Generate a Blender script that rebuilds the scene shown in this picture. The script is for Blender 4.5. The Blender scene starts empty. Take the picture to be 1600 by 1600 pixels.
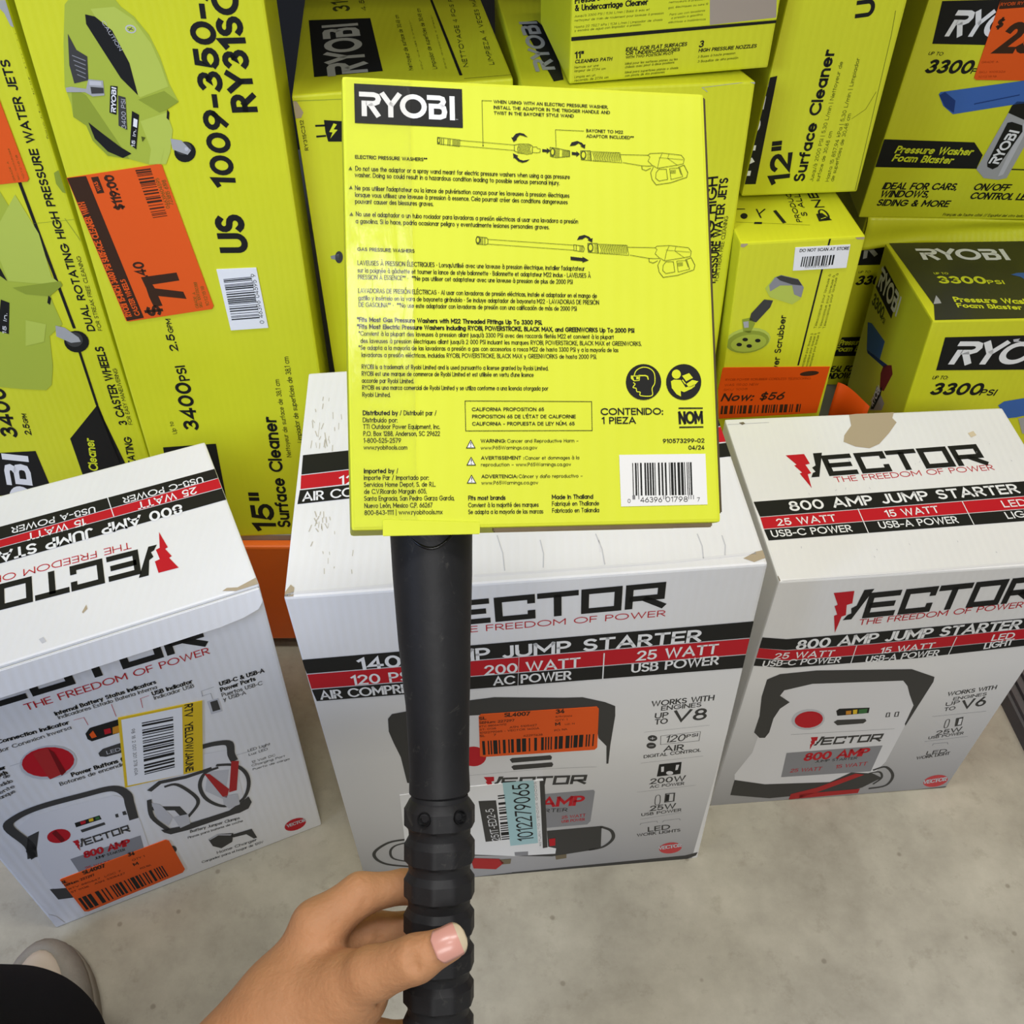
import bpy, bmesh, math, random
import numpy as np
from mathutils import Vector, Matrix
C = bpy.context.scene
COL = C.collection
# ---------------------------------------------------------------- camera
PITCH = 0.8172
cam = bpy.data.cameras.new('camera'); cam.sensor_width = 36; cam.lens = 1590/1600*36; cam.clip_start = .01
camo = bpy.data.objects.new('camera', cam); COL.objects.link(camo)
camo.location = (0, 0, 1.08); camo.rotation_euler = (math.pi/2-PITCH, 0, 0)
C.camera = camo
cam.dof.use_dof = False
# ---------------------------------------------------------------- world, lights, exposure
w = bpy.data.worlds.new('world'); C.world = w; w.use_nodes = True
bg = w.node_tree.nodes['Background']; bg.inputs[0].default_value = (.92, .95, 1.0, 1); bg.inputs[1].default_value = .13
def area(name, loc, size, power, color, target=None, sy=None):
    l = bpy.data.lights.new(name, 'AREA'); l.energy = power; l.color = color; l.size = size
    if sy: l.shape = 'RECTANGLE'; l.size_y = sy
    o = bpy.data.objects.new(name, l); COL.objects.link(o); o.location = loc
    d = Vector(target or (loc[0], loc[1], 0))-Vector(loc)
    o.rotation_euler = d.to_track_quat('-Z', 'Y').to_euler()
    return o
area('overhead_light', (-.6, .25, 4.6), 1.4, 49, (1, .985, .96), sy=.5)
area('overhead_light', (1.1, .25, 4.6), 1.4, 46, (1, .985, .96), sy=.5)
area('overhead_light', (.62, -1.35, 4.6), 1.2, 23, (1, .985, .96), sy=.16)  # narrow lamp added to put glare streaks on the carton tape
area('aisle_light', (.3, -3.0, 3.5), 2.2, 76, (1, .985, .965), (.2, .7, .4), sy=1.2)
area('skylight', (-3.0, -2.7, 2.6), 1.6, 150, (.48, .62, 1), (0, .5, .3), sy=1.4)
vs = C.view_settings; vs.view_transform = 'Standard'; vs.look = 'None'; vs.exposure = 0.0; vs.gamma = 1; vs.use_curve_mapping = False

CORNERS = {
 'B': {'bfl': [-0.1568, 0.4583, -0.0024], 'tfl': [-0.1681, 0.4664, 0.4907], 'bbl': [-0.1802, 0.7234, -0.0024], 'tbl': [-0.1854, 0.7264, 0.4907], 'bfr': [0.205, 0.4902, -0.0014], 'tfr': [0.1938, 0.4984, 0.4915], 'bbr': [0.1816, 0.7554, -0.0014], 'tbr': [0.1703, 0.7636, 0.4915]},
 'A': {'bfl': [-0.4793, 0.4133, 0.0001], 'tfl': [-0.479, 0.4139, 0.426], 'bbl': [-0.5571, 0.5918, 0.0001], 'tbl': [-0.5568, 0.5925, 0.426], 'bfr': [-0.2147, 0.5287, 0.0], 'tfr': [-0.2089, 0.5317, 0.426], 'bbr': [-0.2925, 0.7072, 0.0], 'tbr': [-0.2895, 0.7046, 0.426]},
 'C': {'bfl': [0.2266, 0.5524, -0.0006], 'tfl': [0.2268, 0.5485, 0.4088], 'bbl': [0.2105, 0.754, -0.0006], 'tbl': [0.2102, 0.7557, 0.4088], 'bfr': [0.5029, 0.5744, 0.0018], 'tfr': [0.5048, 0.5707, 0.4098], 'bbr': [0.4868, 0.776, 0.0018], 'tbr': [0.4899, 0.7719, 0.4098]},
 'G': {'bfl': [-0.3895, 0.7796, 0.2046], 'tfl': [-0.3925, 0.8594, 0.9504], 'bbl': [-0.3917, 0.8376, 0.2046], 'tbl': [-0.3947, 0.9171, 0.9442], 'bfr': [-0.194, 0.7871, 0.2046], 'tfr': [-0.1971, 0.8669, 0.9504], 'bbr': [-0.1963, 0.8451, 0.2046], 'tbr': [-0.1993, 0.9245, 0.9442]},
 'H': {'bfl': [-0.65, 0.792, 0.208], 'tfl': [-0.6531, 0.8546, 0.9554], 'bbl': [-0.6625, 1.0417, 0.208], 'tbl': [-0.6656, 1.1034, 0.9345], 'bfr': [-0.4003, 0.8045, 0.208], 'tfr': [-0.4034, 0.8671, 0.9554], 'bbr': [-0.4128, 1.0542, 0.208], 'tbr': [-0.4159, 1.1159, 0.9345]},
 'I1': {'bfl': [-0.1818, 0.8132, 0.207], 'tfl': [-0.1897, 0.8601, 0.6867], 'bbl': [-0.2197, 1.1386, 0.2071], 'tbl': [-0.2275, 1.1849, 0.6543], 'bfr': [0.0057, 0.8461, 0.207], 'tfr': [0.0011, 0.8937, 0.6872], 'bbr': [-0.0393, 1.1703, 0.207], 'tbr': [-0.0436, 1.2173, 0.6548]},
 'I2': {'bfl': [0.014, 0.8073, 0.207], 'tfl': [0.0098, 0.8535, 0.6939], 'bbl': [-0.0152, 1.126, 0.207], 'tbl': [-0.0194, 1.1711, 0.6636], 'bfr': [0.2148, 0.8258, 0.207], 'tfr': [0.2104, 0.8719, 0.694], 'bbr': [0.1357, 1.1399, 0.207], 'tbr': [0.1314, 1.1849, 0.6636]},
 'J': {'bfl': [0.0489, 0.8648, 0.6944], 'tfl': [0.0479, 0.8646, 0.8016], 'bbl': [0.0267, 0.9964, 0.6944], 'tbl': [0.0258, 0.9963, 0.8016], 'bfr': [0.2244, 0.8943, 0.6959], 'tfr': [0.2247, 0.8943, 0.8016], 'bbr': [0.2023, 1.026, 0.6959], 'tbr': [0.2026, 1.026, 0.8016]},
 'L': {'bfl': [0.2257, 0.8162, 0.207], 'tfl': [0.2135, 0.834, 0.5583], 'bbl': [0.2129, 0.9686, 0.207], 'tbl': [0.2007, 0.9862, 0.5502], 'bfr': [0.3345, 0.8254, 0.207], 'tfr': [0.3329, 0.8441, 0.5596], 'bbr': [0.3216, 0.9778, 0.207], 'tbr': [0.32, 0.9964, 0.5514]},
 'K': {'bfl': [0.2259, 0.9132, 0.5613], 'tfl': [0.2516, 0.9217, 1.012], 'bbl': [0.2145, 1.0929, 0.5613], 'tbl': [0.2402, 1.1014, 1.0092], 'bfr': [0.3416, 0.9206, 0.562], 'tfr': [0.3411, 0.9274, 1.012], 'bbr': [0.3302, 1.1002, 0.562], 'tbr': [0.3298, 1.107, 1.0092]},
 'M': {'bfl': [0.3972, 1.0446, 0.46], 'tfl': [0.3959, 1.0014, 0.8577], 'bbl': [0.4028, 1.2446, 0.46], 'tbl': [0.4016, 1.2002, 0.8793], 'bfr': [0.697, 1.0361, 0.46], 'tfr': [0.6958, 0.9929, 0.8577], 'bbr': [0.7027, 1.2361, 0.46], 'tbr': [0.7014, 1.1917, 0.8793]},
 'N': {'bfl': [0.4087, 1.05, 0.208], 'tfl': [0.4087, 1.05, 0.458], 'bbl': [0.4115, 1.25, 0.208], 'tbl': [0.4115, 1.25, 0.458], 'bfr': [0.7087, 1.0458, 0.208], 'tfr': [0.7087, 1.0458, 0.458], 'bbr': [0.7115, 1.2458, 0.208], 'tbr': [0.7115, 1.2458, 0.458]},
 'O': {'bfl': [0.4281, 0.83, 0.2079], 'tfl': [0.4275, 0.849, 0.4591], 'bbl': [0.4233, 0.9933, 0.2079], 'tbl': [0.4234, 1.0125, 0.4467], 'bfr': [0.7279, 0.8388, 0.2079], 'tfr': [0.7274, 0.8577, 0.4591], 'bbr': [0.7231, 1.0021, 0.2079], 'tbr': [0.7226, 1.0206, 0.4467]},
 'D': {'bfl': [-0.0644, 0.2731, 0.7778], 'bbl': [-0.0745, 0.3123, 0.7309], 'tfl': [-0.0699, 0.4159, 0.8983], 'tbl': [-0.08, 0.4551, 0.8513], 'bfr': [0.089, 0.293, 0.7613], 'bbr': [0.0789, 0.3322, 0.7143], 'tfr': [0.0835, 0.4357, 0.8817], 'tbr': [0.0734, 0.475, 0.8348]},
}
PRINTS = {
 'D_f': [
  ('p','k',1,[5.08,183.67,49.61,183.46,49.56,166.9,5.06,167.11],0),
  ('l','w',2,'ryobi',6.94,170.04,39.45,10.24,-0.0038,0,'r'),
  ('t','w',2,'TM',46.57,170.08,0.97,0.41,-0.0159,0,0),
  ('t','k',1,'WHEN USING WITH AN ELECTRIC PRESSURE WASHER,',62.84,178.09,49.43,1.43,-0.0025,0.02,0),
  ('t','k',1,'INSTALL THE ADAPTOR IN THE TRIGGER HANDLE AND',62.77,175.63,50.32,1.43,-0.0002,0.02,0),
  ('t','k',1,'TWIST IN THE BAYONET STYLE WAND',62.81,173.24,34.35,1.43,0.0054,0.02,0),
  ('t','k',1,'BAYONET TO M22',102.35,167.33,16.14,1.4,-0.0022,0.02,0),
  ('t','k',1,'ADAPTOR INCLUDED**',102.27,164.96,20.95,1.39,0.0041,0.02,0),
  ('t','k',1,'ELECTRIC PRESSURE WASHERS**',4.8,152.2,29.53,1.5,-0.0013,0.02,0),
  ('t','k',1,'GAS PRESSURE WASHERS',4.87,113.91,23.3,1.48,-0.0118,0.02,0),
  ('t','k',1,'Do not use the adaptor or a spray wand meant for electric pressure washers when using a gas pressure',4.81,147.21,89.75,1.98,-0.0056,0.008,0),
  ('t','k',1,'washer. Doing so could result in a hazardous condition leading to possible serious personal injury.',4.53,144.54,85.47,1.98,-0.0066,0.008,0),
  ('t','k',1,"Ne pas utiliser l'adaptateur ou la lance de pulvérisation conçus pour les laveuses à pression électriques",4.53,139.1,89.53,1.97,-0.0049,0.008,0),
  ('t','k',1,'lorsque vous utilisez une laveuse à pression à essence. Cela pourrait créer des conditions dangereuses',4.47,136.28,88.73,1.97,-0.005,0.008,0),
  ('t','k',1,'pouvant causer des blessures graves.',4.41,133.51,31.98,1.97,-0.0039,0.008,0),
  ('t','k',1,'No use el adaptador o un tubo rociador para lavadoras a presión eléctricas al usar una lavadora a presión',4.63,128.26,92.83,1.97,-0.0066,0.008,0),
  ('t','k',1,'a gasolina. Si lo hace, podría ocasionar peligro y eventualmente lesiones personales graves.',4.46,125.33,80.48,1.97,-0.0057,0.008,0),
  ('t','k',1,"LAVEUSES À PRESSION ÉLECTRIQUES • Lorsqu'utilisé avec une laveuse à pression électrique, installer l'adaptateur",4.86,108.03,94.74,1.96,-0.0059,0.008,0),
  ('t','k',1,'sur la poignée à gâchette et tourner la lance de style baïonnette • Baïonnette et adaptateur M22 inclus • LAVEUSES À',4.8,105.0,97.36,1.95,-0.0052,0.008,0),
  ('t','k',1,'PRESSION À ESSENCE** •  **Ne pas utiliser cet adaptateur avec une laveuse à pression de plus de 2000 PSI',4.85,102.2,89.39,1.95,-0.0058,0.008,0),
  ('t','k',1,'LAVADORAS DE PRESIÓN ELÉCTRICAS • Al usar con lavadoras de presión eléctricas, instale el adaptador en el mango de',4.89,96.6,99.62,1.95,-0.0069,0.008,0),
  ('t','k',1,'gatillo y insértelo en la vara de bayoneta girándolo • Se incluye adaptador de bayoneta M22 • LAVADORAS DE PRESIÓN',4.83,93.63,100.53,1.95,-0.0055,0.008,0),
  ('t','k',1,'DE GASOLINA** •  **No use este adaptador con lavadoras de presión con una calificación de más de 2000 PSI',4.93,90.84,90.68,1.95,-0.0061,0.008,0),
  ('t','k',1,'*Fits Most Gas Pressure Washers with M22 Threaded Fittings Up To 3300 PSI.',4.15,84.69,76.48,2.0,-0.006,0.03,0),
  ('t','k',1,'*Fits Most Electric Pressure Washers Including RYOBI, POWERSTROKE, BLACK MAX, and GREENWORKS Up To 2000 PSI',4.09,81.84,116.22,1.99,-0.0056,0.03,0),
  ('t','k',1,"*Convient à la plupart des laveuses à pression allant jusqu'à 3300 PSI avec des raccords filetés M22 et convient à la plupart",4.68,79.06,106.61,1.89,-0.0059,0.006,0),
  ('t','k',1,"des laveuses à pression électriques allant jusqu'à 2 000 PSI incluant les marques RYOBI, POWERSTROKE, BLACK MAX et GREENWORKS.",5.33,76.06,117.93,1.89,-0.0038,0.006,0),
  ('t','k',1,'*Se adapta a la mayoría de las lavadoras a presión a gas con accesorios a rosca M22 de hasta 3300 PSI y a la mayoría de las',4.56,73.27,108.48,1.89,-0.0036,0.006,0),
  ('t','k',1,'lavadoras a presión eléctricas, incluidas RYOBI, POWERSTROKE, BLACK MAX y GREENWORKS de hasta 2000 PSI.',5.64,70.33,97.85,1.88,-0.0035,0.006,0),
  ('t','k',1,'RYOBI is a trademark of Ryobi Limited and is used pursuantto a license granted by Ryobi Limited.',5.59,65.5,76.97,1.88,-0.0061,0.006,0),
  ('t','k',1,"RYOBI est une marque de commerce de Ryobi Limited et est utilisée en vertu d'une licence",5.53,62.67,70.77,1.88,-0.0055,0.006,0),
  ('t','k',1,'accorde par Ryobi Limited.',5.53,59.84,21.01,1.88,-0.01,0.006,0),
  ('t','k',1,'RYOBI es una marca comercial de Ryobi Limited y se utiliza conforme a una licencia otorgada por',5.63,57.01,76.66,1.88,-0.0057,0.006,0),
  ('t','k',1,'Ryobi Limited.',5.62,54.13,11.3,1.88,-0.0115,0.006,0),
  ('t','k',1,'/ Distribuét par /',20.49,46.54,14.98,1.99,-0.0084,0.006,0),
  ('t','k',1,'Distribuido por:',5.56,43.74,13.92,1.98,-0.0098,0.006,0),
  ('t','k',1,'TTI Outdoor Power Equipment, Inc.',5.61,41.04,31.1,1.97,-0.0069,0.006,0),
  ('t','k',1,'P.O. Box 1288, Anderson, SC 29622',5.66,38.22,30.98,1.97,-0.0081,0.006,0),
  ('t','k',1,'1-800-525-2579',5.71,35.41,15.06,1.97,-0.0092,0.006,0),
  ('t','k',1,'www.ryobitools.com',5.65,32.66,17.58,1.87,-0.0103,0.006,0),
  ('t','k',1,'/',18.62,22.91,0.66,1.97,-0.0141,0.006,0),
  ('t','k',1,'Importe Par / Importado por:',5.5,20.4,26.09,1.96,-0.0131,0.006,0),
  ('t','k',1,'Servicios Home Depot, S. de R.L.',5.44,17.6,28.9,1.96,-0.0106,0.006,0),
  ('t','k',1,'de C.V.Ricardo Margain 605,',5.48,14.81,25.14,1.96,-0.0108,0.006,0),
  ('t','k',1,'Santa Engracia, San Pedro Garza García,',5.42,12.01,36.38,1.96,-0.0124,0.006,0),
  ('t','k',1,'Nuevo León, Mexico C.P. 66267',5.47,9.11,27.38,1.96,-0.0096,0.006,0),
  ('t','k',1,'800-843-1111 | www.ryobitools.mx',5.41,6.27,31.47,1.96,-0.0085,0.006,0),
  ('t','k',1,'Convient à la majorité des marques',47.41,8.56,29.29,1.89,-0.0119,0.006,0),
  ('t','k',1,'Se adapta a la mayoría de las marcas',47.33,5.78,31.22,1.88,-0.0117,0.006,0),
  ('t','k',1,'Fabriqué en Thaïlande',82.31,8.44,20.09,1.91,-0.0081,0.006,0),
  ('t','k',1,'Fabricado en Tailandia',82.28,5.62,20.03,1.91,-0.0091,0.006,0),
  ('t','k',1,'Cancer and Reproductive Harm –',64.33,34.93,30.12,1.49,-0.0054,0.006,0),
  ('t','k',1,'www.P65Warnings.ca.gov',53.22,32.22,23.64,1.48,-0.0055,0.006,0),
  ('t','k',1,'Cancer et dommages à la',71.53,27.8,22.98,1.49,-0.0045,0.006,0),
  ('t','k',1,'reproduction – www.P65Warnings.ca.gov',53.14,25.27,37.79,1.48,-0.0085,0.006,0),
  ('t','k',1,'Cáncer y daño reproductivo –',68.67,20.23,27.03,1.48,-0.0065,0.006,0),
  ('t','k',1,'www.P65Warnings.ca.gov',53.1,17.78,23.66,1.47,-0.0088,0.006,0),
  ('t','k',1,'Distributed by',5.62,46.61,14.2,1.98,-0.0047,0.02,0),
  ('t','k',1,'Imported by',5.55,23.09,12.19,1.96,-0.0096,0.02,0),
  ('t','k',1,'Fits most brands',47.49,11.46,15.47,1.89,-0.0076,0.02,0),
  ('t','k',1,'Made in Thailand',82.35,11.21,17.59,1.91,-0.0054,0.02,0),
  ('t','k',1,'CALIFORNIA PROPOSITION 65',50.01,48.09,30.24,1.51,-0.004,0.02,0),
  ('t','k',1,"PROPOSITION 65 DE L'ÉTAT DE CALIFORNIE",50.04,45.11,43.6,1.51,-0.0052,0.02,0),
  ('t','k',1,'CALIFORNIA - PROPUESTA DE LEY NÚM. 65',49.95,42.13,43.11,1.51,-0.005,0.02,0),
  ('t','k',1,'WARNING:',53.3,35.03,10.41,1.48,-0.0092,0.02,0),
  ('t','k',1,'AVERTISSEMENT :',53.22,28.02,17.91,1.48,-0.0088,0.02,0),
  ('t','k',1,'ADVERTENCIA:',53.17,20.4,15.05,1.47,-0.0112,0.02,0),
  ('t','k',1,'CONTENIDO:',104.37,46.15,27.23,2.97,0.0017,0.02,0),
  ('t','k',1,'1 PIEZA',104.77,42.42,14.76,2.97,-0.0022,0.02,0),
  ('t','k',1,'910573299-02',131.02,34.09,18.44,1.85,0.0034,0.02,0),
  ('t','k',1,'04/24',142.2,31.14,7.14,1.86,0.006,0.02,0),
  ('p','od',1,[2.07,147.4,3.6,147.39,2.92,148.9],0),
  ('p','od',1,[2.07,139.48,3.6,139.47,2.92,140.97],0),
  ('p','od',1,[2.06,128.42,3.59,128.4,2.91,129.91],0),
  ('s','k',1,[47.31,52.32,100.64,51.91,100.46,39.69,47.25,39.96],0.26,0,1),
  ('p','k',1,[47.11,32.73,51.16,32.69,49.18,36.41],0),
  ('p','w',2,[47.68,33.07,50.6,33.04,49.16,35.74],0),
  ('p','k',3,[48.98,35.18,49.43,35.18,49.22,33.83,49.11,33.84],0),
  ('p','k',3,[49.35,33.44,49.29,33.3,49.15,33.25,49.01,33.31,48.96,33.44,49.02,33.58,49.16,33.64,49.3,33.58],0),
  ('p','k',1,[47.09,25.69,51.13,25.64,49.15,29.35],0),
  ('p','w',2,[47.66,26.02,50.58,25.98,49.13,28.68],0),
  ('p','k',3,[48.95,28.13,49.4,28.12,49.19,26.78,49.08,26.78],0),
  ('p','k',3,[49.32,26.39,49.26,26.25,49.12,26.19,48.99,26.25,48.93,26.39,48.99,26.53,49.13,26.58,49.27,26.53],0),
  ('p','k',1,[47.06,18.32,51.09,18.25,49.12,21.97],0),
  ('p','w',2,[47.63,18.64,50.54,18.6,49.1,21.3],0),
  ('p','k',3,[48.92,20.75,49.37,20.74,49.16,19.4,49.05,19.4],0),
  ('p','k',3,[49.29,19.01,49.23,18.87,49.09,18.82,48.95,18.88,48.9,19.02,48.96,19.15,49.1,19.21,49.24,19.15],0),
  ('p','k',1,[131.3,60.15,131.16,58.95,130.83,57.78,130.32,56.66,129.64,55.64,128.81,54.72,127.85,53.94,126.79,53.32,125.65,52.86,124.45,52.58,123.24,52.49,122.03,52.59,120.86,52.87,119.75,53.33,118.74,53.96,117.85,54.74,117.1,55.65,116.5,56.67,116.08,57.78,115.84,58.95,115.79,60.14,115.93,61.34,116.25,62.5,116.76,63.61,117.43,64.64,118.25,65.56,119.2,66.34,120.26,66.97,121.4,67.44,122.59,67.72,123.81,67.82,125.02,67.73,126.2,67.45,127.31,66.99,128.33,66.37,129.23,65.59,129.99,64.67,130.59,63.64,131.01,62.53,131.25,61.35],0),
  ('p','k',1,[149.07,60.16,148.92,58.95,148.59,57.77,148.07,56.65,147.39,55.62,146.55,54.7,145.59,53.91,144.51,53.28,143.36,52.82,142.16,52.54,140.94,52.45,139.72,52.55,138.55,52.83,137.44,53.3,136.42,53.93,135.53,54.71,134.77,55.63,134.18,56.66,133.75,57.78,133.52,58.95,133.47,60.15,133.61,61.36,133.94,62.53,134.45,63.65,135.13,64.68,135.95,65.6,136.91,66.39,137.98,67.03,139.13,67.5,140.33,67.78,141.55,67.88,142.77,67.79,143.95,67.51,145.07,67.05,146.09,66.42,147.0,65.64,147.76,64.71,148.36,63.68,148.78,62.56,149.02,61.38],0),
  ('s','y',2,[118.87,59.85,119.74,59.27,118.79,57.83,120.09,57.42,120.39,56.09,121.81,55.8,121.94,54.35,126.89,54.34,127.12,57.42,128.41,59.86,128.27,63.93,126.25,65.97,123.28,66.42,120.55,65.08,119.45,62.87],0.42,1,0),
  ('p','y',2,[118.03,62.87,122.08,62.87,121.75,60.67,119.25,60.43,117.98,61.59],0),
  ('p','k',3,[118.96,62.46,121.64,62.47,121.41,61.02,119.38,60.9],0),
  ('p','y',4,[120.27,62.29,121.46,62.29,121.3,61.25,120.23,61.25],0),
  ('s','y',2,[121.36,62.87,124.34,62.88,125.28,62.47,125.59,61.14],0.54,0,0),
  ('p','y',2,[140.05,63.49,139.93,62.88,139.62,62.32,139.16,61.88,138.6,61.6,137.98,61.5,137.37,61.6,136.82,61.88,136.4,62.32,136.14,62.87,136.06,63.48,136.19,64.1,136.49,64.65,136.95,65.09,137.51,65.37,138.13,65.47,138.75,65.38,139.29,65.1,139.71,64.66,139.97,64.1],0),
  ('p','y',2,[135.52,60.45,136.88,61.15,139.89,61.03,141.88,57.82,144.32,58.41,145.88,59.28,146.14,58.41,144.58,57.24,141.19,55.78,139.7,56.36,139.73,53.91,137.84,54.9,135.83,57.53],0),
  ('p','y',2,[140.56,62.79,143.76,63.97,145.38,61.92,142.29,60.45],0),
  ('p','y',2,[142.24,59.28,145.04,61.04,147.74,60.46,145.22,58.11,143.39,57.82],0),
  ('s','y',2,[140.62,61.04,141.94,59.28],0.54,0,0),
  ('p','k',1,[138.52,49.25,149.29,49.21,149.27,48.63,138.49,48.61],0),
  ('p','k',1,[138.5,41.1,149.26,41.15,149.24,40.57,138.53,40.46],0),
  ('t','k',1,'NOM',138.35,42.09,10.89,5.47,0.0153,0.03,0),
  ('p','w',1,[111.72,29.33,149.63,29.37,149.64,7.72,111.76,7.59],0),
  ('b','k',2,[117.26,25.82,144.03,25.83,143.95,11.87,117.1,12.06],42,3),
  ('p','g',2,[116.75,12.18,118.05,12.16,117.99,10.44,116.81,10.46],0),
  ('p','g',2,[117.35,12.34,117.76,12.33,117.76,10.56,117.34,10.57],0),
  ('p','g',2,[119.36,12.31,119.77,12.3,119.77,10.52,119.35,10.53],0),
  ('p','g',2,[130.17,12.12,130.58,12.11,130.57,10.32,130.16,10.33],0),
  ('p','g',2,[131.06,12.1,131.48,12.09,131.47,10.31,131.05,10.32],0),
  ('p','g',2,[141.24,11.92,141.66,11.91,141.65,10.12,141.23,10.13],0),
  ('p','g',2,[142.26,11.9,142.69,11.89,142.67,10.1,142.25,10.11],0),
  ('p','g',2,[143.35,11.88,143.77,11.88,143.76,10.08,143.34,10.09],0),
  ('t','k',2,'0',114.63,9.07,1.3,1.67,-0.0189,0,0),
  ('t','k',2,'46396',120.19,9.14,9.5,2.26,-0.0067,0,0),
  ('t','k',2,'01798',131.24,9.1,9.7,2.27,-0.0069,0,0),
  ('t','k',2,'7',145.16,9.07,1.21,1.69,0.0292,0,0),
  ('s','od',1,[99.58,159.12,103.74,159.29,103.89,155.04,99.75,155.3],0.24,0,1),
  ('p','od',1,[102.01,157.33,101.93,156.71,101.72,156.14,101.42,155.69,101.04,155.39,100.64,155.27,100.24,155.36,99.88,155.63,99.61,156.06,99.44,156.61,99.4,157.23,99.48,157.85,99.69,158.42,99.99,158.88,100.37,159.18,100.77,159.29,101.17,159.21,101.53,158.94,101.8,158.5,101.97,157.95],0),
  ('p','y',2,[101.48,157.31,101.42,156.91,101.3,156.54,101.12,156.25,100.9,156.06,100.66,155.98,100.42,156.04,100.22,156.21,100.05,156.49,99.96,156.85,99.93,157.25,99.98,157.65,100.11,158.02,100.29,158.31,100.51,158.51,100.75,158.58,100.98,158.53,101.19,158.35,101.35,158.07,101.45,157.71],0),
  ('s','od',1,[102.42,158.94,103.73,158.87],0.18,0,0),
  ('s','od',1,[102.4,158.29,103.7,158.22],0.18,0,0),
  ('s','od',1,[102.38,157.64,103.68,157.57],0.18,0,0),
  ('s','od',1,[102.35,156.99,103.66,156.92],0.18,0,0),
  ('s','od',1,[102.33,156.34,103.64,156.27],0.18,0,0),
  ('s','od',1,[102.31,155.69,103.61,155.62],0.18,0,0),
  ('s','od',1,[104.03,159.0,116.86,158.91,117.43,154.6,104.19,155.05],0.18,0,1),
  ('s','od',1,[104.91,158.74,105.54,156.4,105.13,154.73],0.24,0,0),
  ('s','od',1,[105.65,158.77,106.29,156.43,105.87,154.76],0.24,0,0),
  ('s','od',1,[106.4,158.8,107.03,156.46,106.62,154.79],0.24,0,0),
  ('s','od',1,[107.14,158.83,107.78,156.49,107.36,154.82],0.24,0,0),
  ('s','od',1,[107.89,158.86,108.52,156.52,108.11,154.85],0.24,0,0),
  ('s','od',1,[108.64,158.89,109.27,156.54,108.85,154.87],0.24,0,0),
  ('s','od',1,[109.38,158.91,110.02,156.57,109.6,154.9],0.24,0,0),
  ('s','od',1,[110.13,158.94,110.76,156.6,110.35,154.93],0.24,0,0),
  ('s','od',1,[110.88,158.97,111.51,156.63,111.09,154.96],0.24,0,0),
  ('s','od',1,[111.63,159.0,112.26,156.66,111.84,154.98],0.24,0,0),
  ('s','od',1,[112.37,159.03,113.01,156.69,112.59,155.01],0.24,0,0),
  ('s','od',1,[113.12,159.06,113.76,156.71,113.34,155.04],0.24,0,0),
  ('s','od',1,[113.87,159.09,114.51,156.74,114.09,155.07],0.24,0,0),
  ('s','od',1,[114.62,159.12,115.26,156.77,114.84,155.1],0.24,0,0),
  ('s','od',1,[115.37,159.15,116.01,156.8,115.59,155.12],0.24,0,0),
  ('s','od',1,[116.12,159.17,116.76,156.83,116.34,155.15],0.24,0,0),
  ('s','od',1,[116.83,158.13,129.2,158.37,130.14,159.12,135.62,159.57,144.14,158.94,145.43,157.31,144.91,155.19,142.13,154.49,133.23,152.8,131.45,153.8,128.72,153.59,126.3,153.62,117.91,154.73],0.21,0,0),
  ('s','od',1,[129.2,158.37,130.08,157.63,129.1,155.8,131.15,153.79],0.18,0,0),
  ('s','od',1,[135.62,159.57,134.3,156.89,133.23,152.8],0.18,0,0),
  ('s','od',1,[134.02,157.48,144.98,156.99],0.15,0,0),
  ('s','od',1,[138.66,159.33,137.97,157.33,142.13,154.49],0.15,0,0),
  ('s','od',1,[126.3,153.62,126.36,152.13,128.04,151.6,130.2,152.69],0.24,0,0),
  ('s','od',1,[131.43,153.21,130.12,150.78,130.62,147.82,132.35,145.5,138.77,146.61,146.21,149.25,146.78,151.37,145.2,154.6,142.71,153.62,143.8,150.36],0.24,0,0),
  ('s','od',1,[132.55,150.87,133.82,152.4,137.17,152.52,137.61,148.06,133.62,147.21,132.28,148.47],0.21,0,1),
  ('s','od',1,[138.71,152.87,143.31,153.34,144.38,149.49,139.13,148.11],0.18,0,1),
  ('s','od',1,[138.98,151.99,141.43,152.25],0.21,0,0),
  ('s','od',1,[138.96,151.39,141.41,151.66],0.21,0,0),
  ('s','od',1,[138.93,150.79,141.38,151.06],0.21,0,0),
  ('s','od',1,[101.3,119.27,105.44,119.37,105.59,115.16,101.47,115.48],0.24,0,1),
  ('p','od',1,[103.72,117.46,103.64,116.84,103.43,116.28,103.13,115.84,102.76,115.55,102.35,115.44,101.95,115.53,101.6,115.8,101.33,116.24,101.16,116.79,101.12,117.4,101.2,118.01,101.41,118.57,101.71,119.02,102.08,119.31,102.49,119.42,102.89,119.33,103.24,119.05,103.51,118.62,103.68,118.07],0),
  ('p','y',2,[103.19,117.44,103.14,117.05,103.02,116.69,102.84,116.4,102.62,116.21,102.38,116.14,102.14,116.2,101.93,116.38,101.77,116.66,101.68,117.01,101.65,117.41,101.7,117.81,101.82,118.17,102.0,118.46,102.22,118.65,102.46,118.71,102.7,118.66,102.91,118.48,103.07,118.2,103.17,117.84],0),
  ('s','od',1,[104.13,119.04,105.43,118.96],0.18,0,0),
  ('s','od',1,[104.11,118.4,105.41,118.31],0.18,0,0),
  ('s','od',1,[104.09,117.76,105.39,117.67],0.18,0,0),
  ('s','od',1,[104.06,117.11,105.36,117.03],0.18,0,0),
  ('s','od',1,[104.04,116.47,105.34,116.38],0.18,0,0),
  ('s','od',1,[104.02,115.83,105.32,115.74],0.18,0,0),
  ('s','od',1,[105.73,119.08,118.52,118.79,119.08,114.52,105.89,115.17],0.18,0,1),
  ('s','od',1,[106.61,118.81,107.24,116.48,106.83,114.84],0.24,0,0),
  ('s','od',1,[107.35,118.83,107.98,116.5,107.57,114.85],0.24,0,0),
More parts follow.
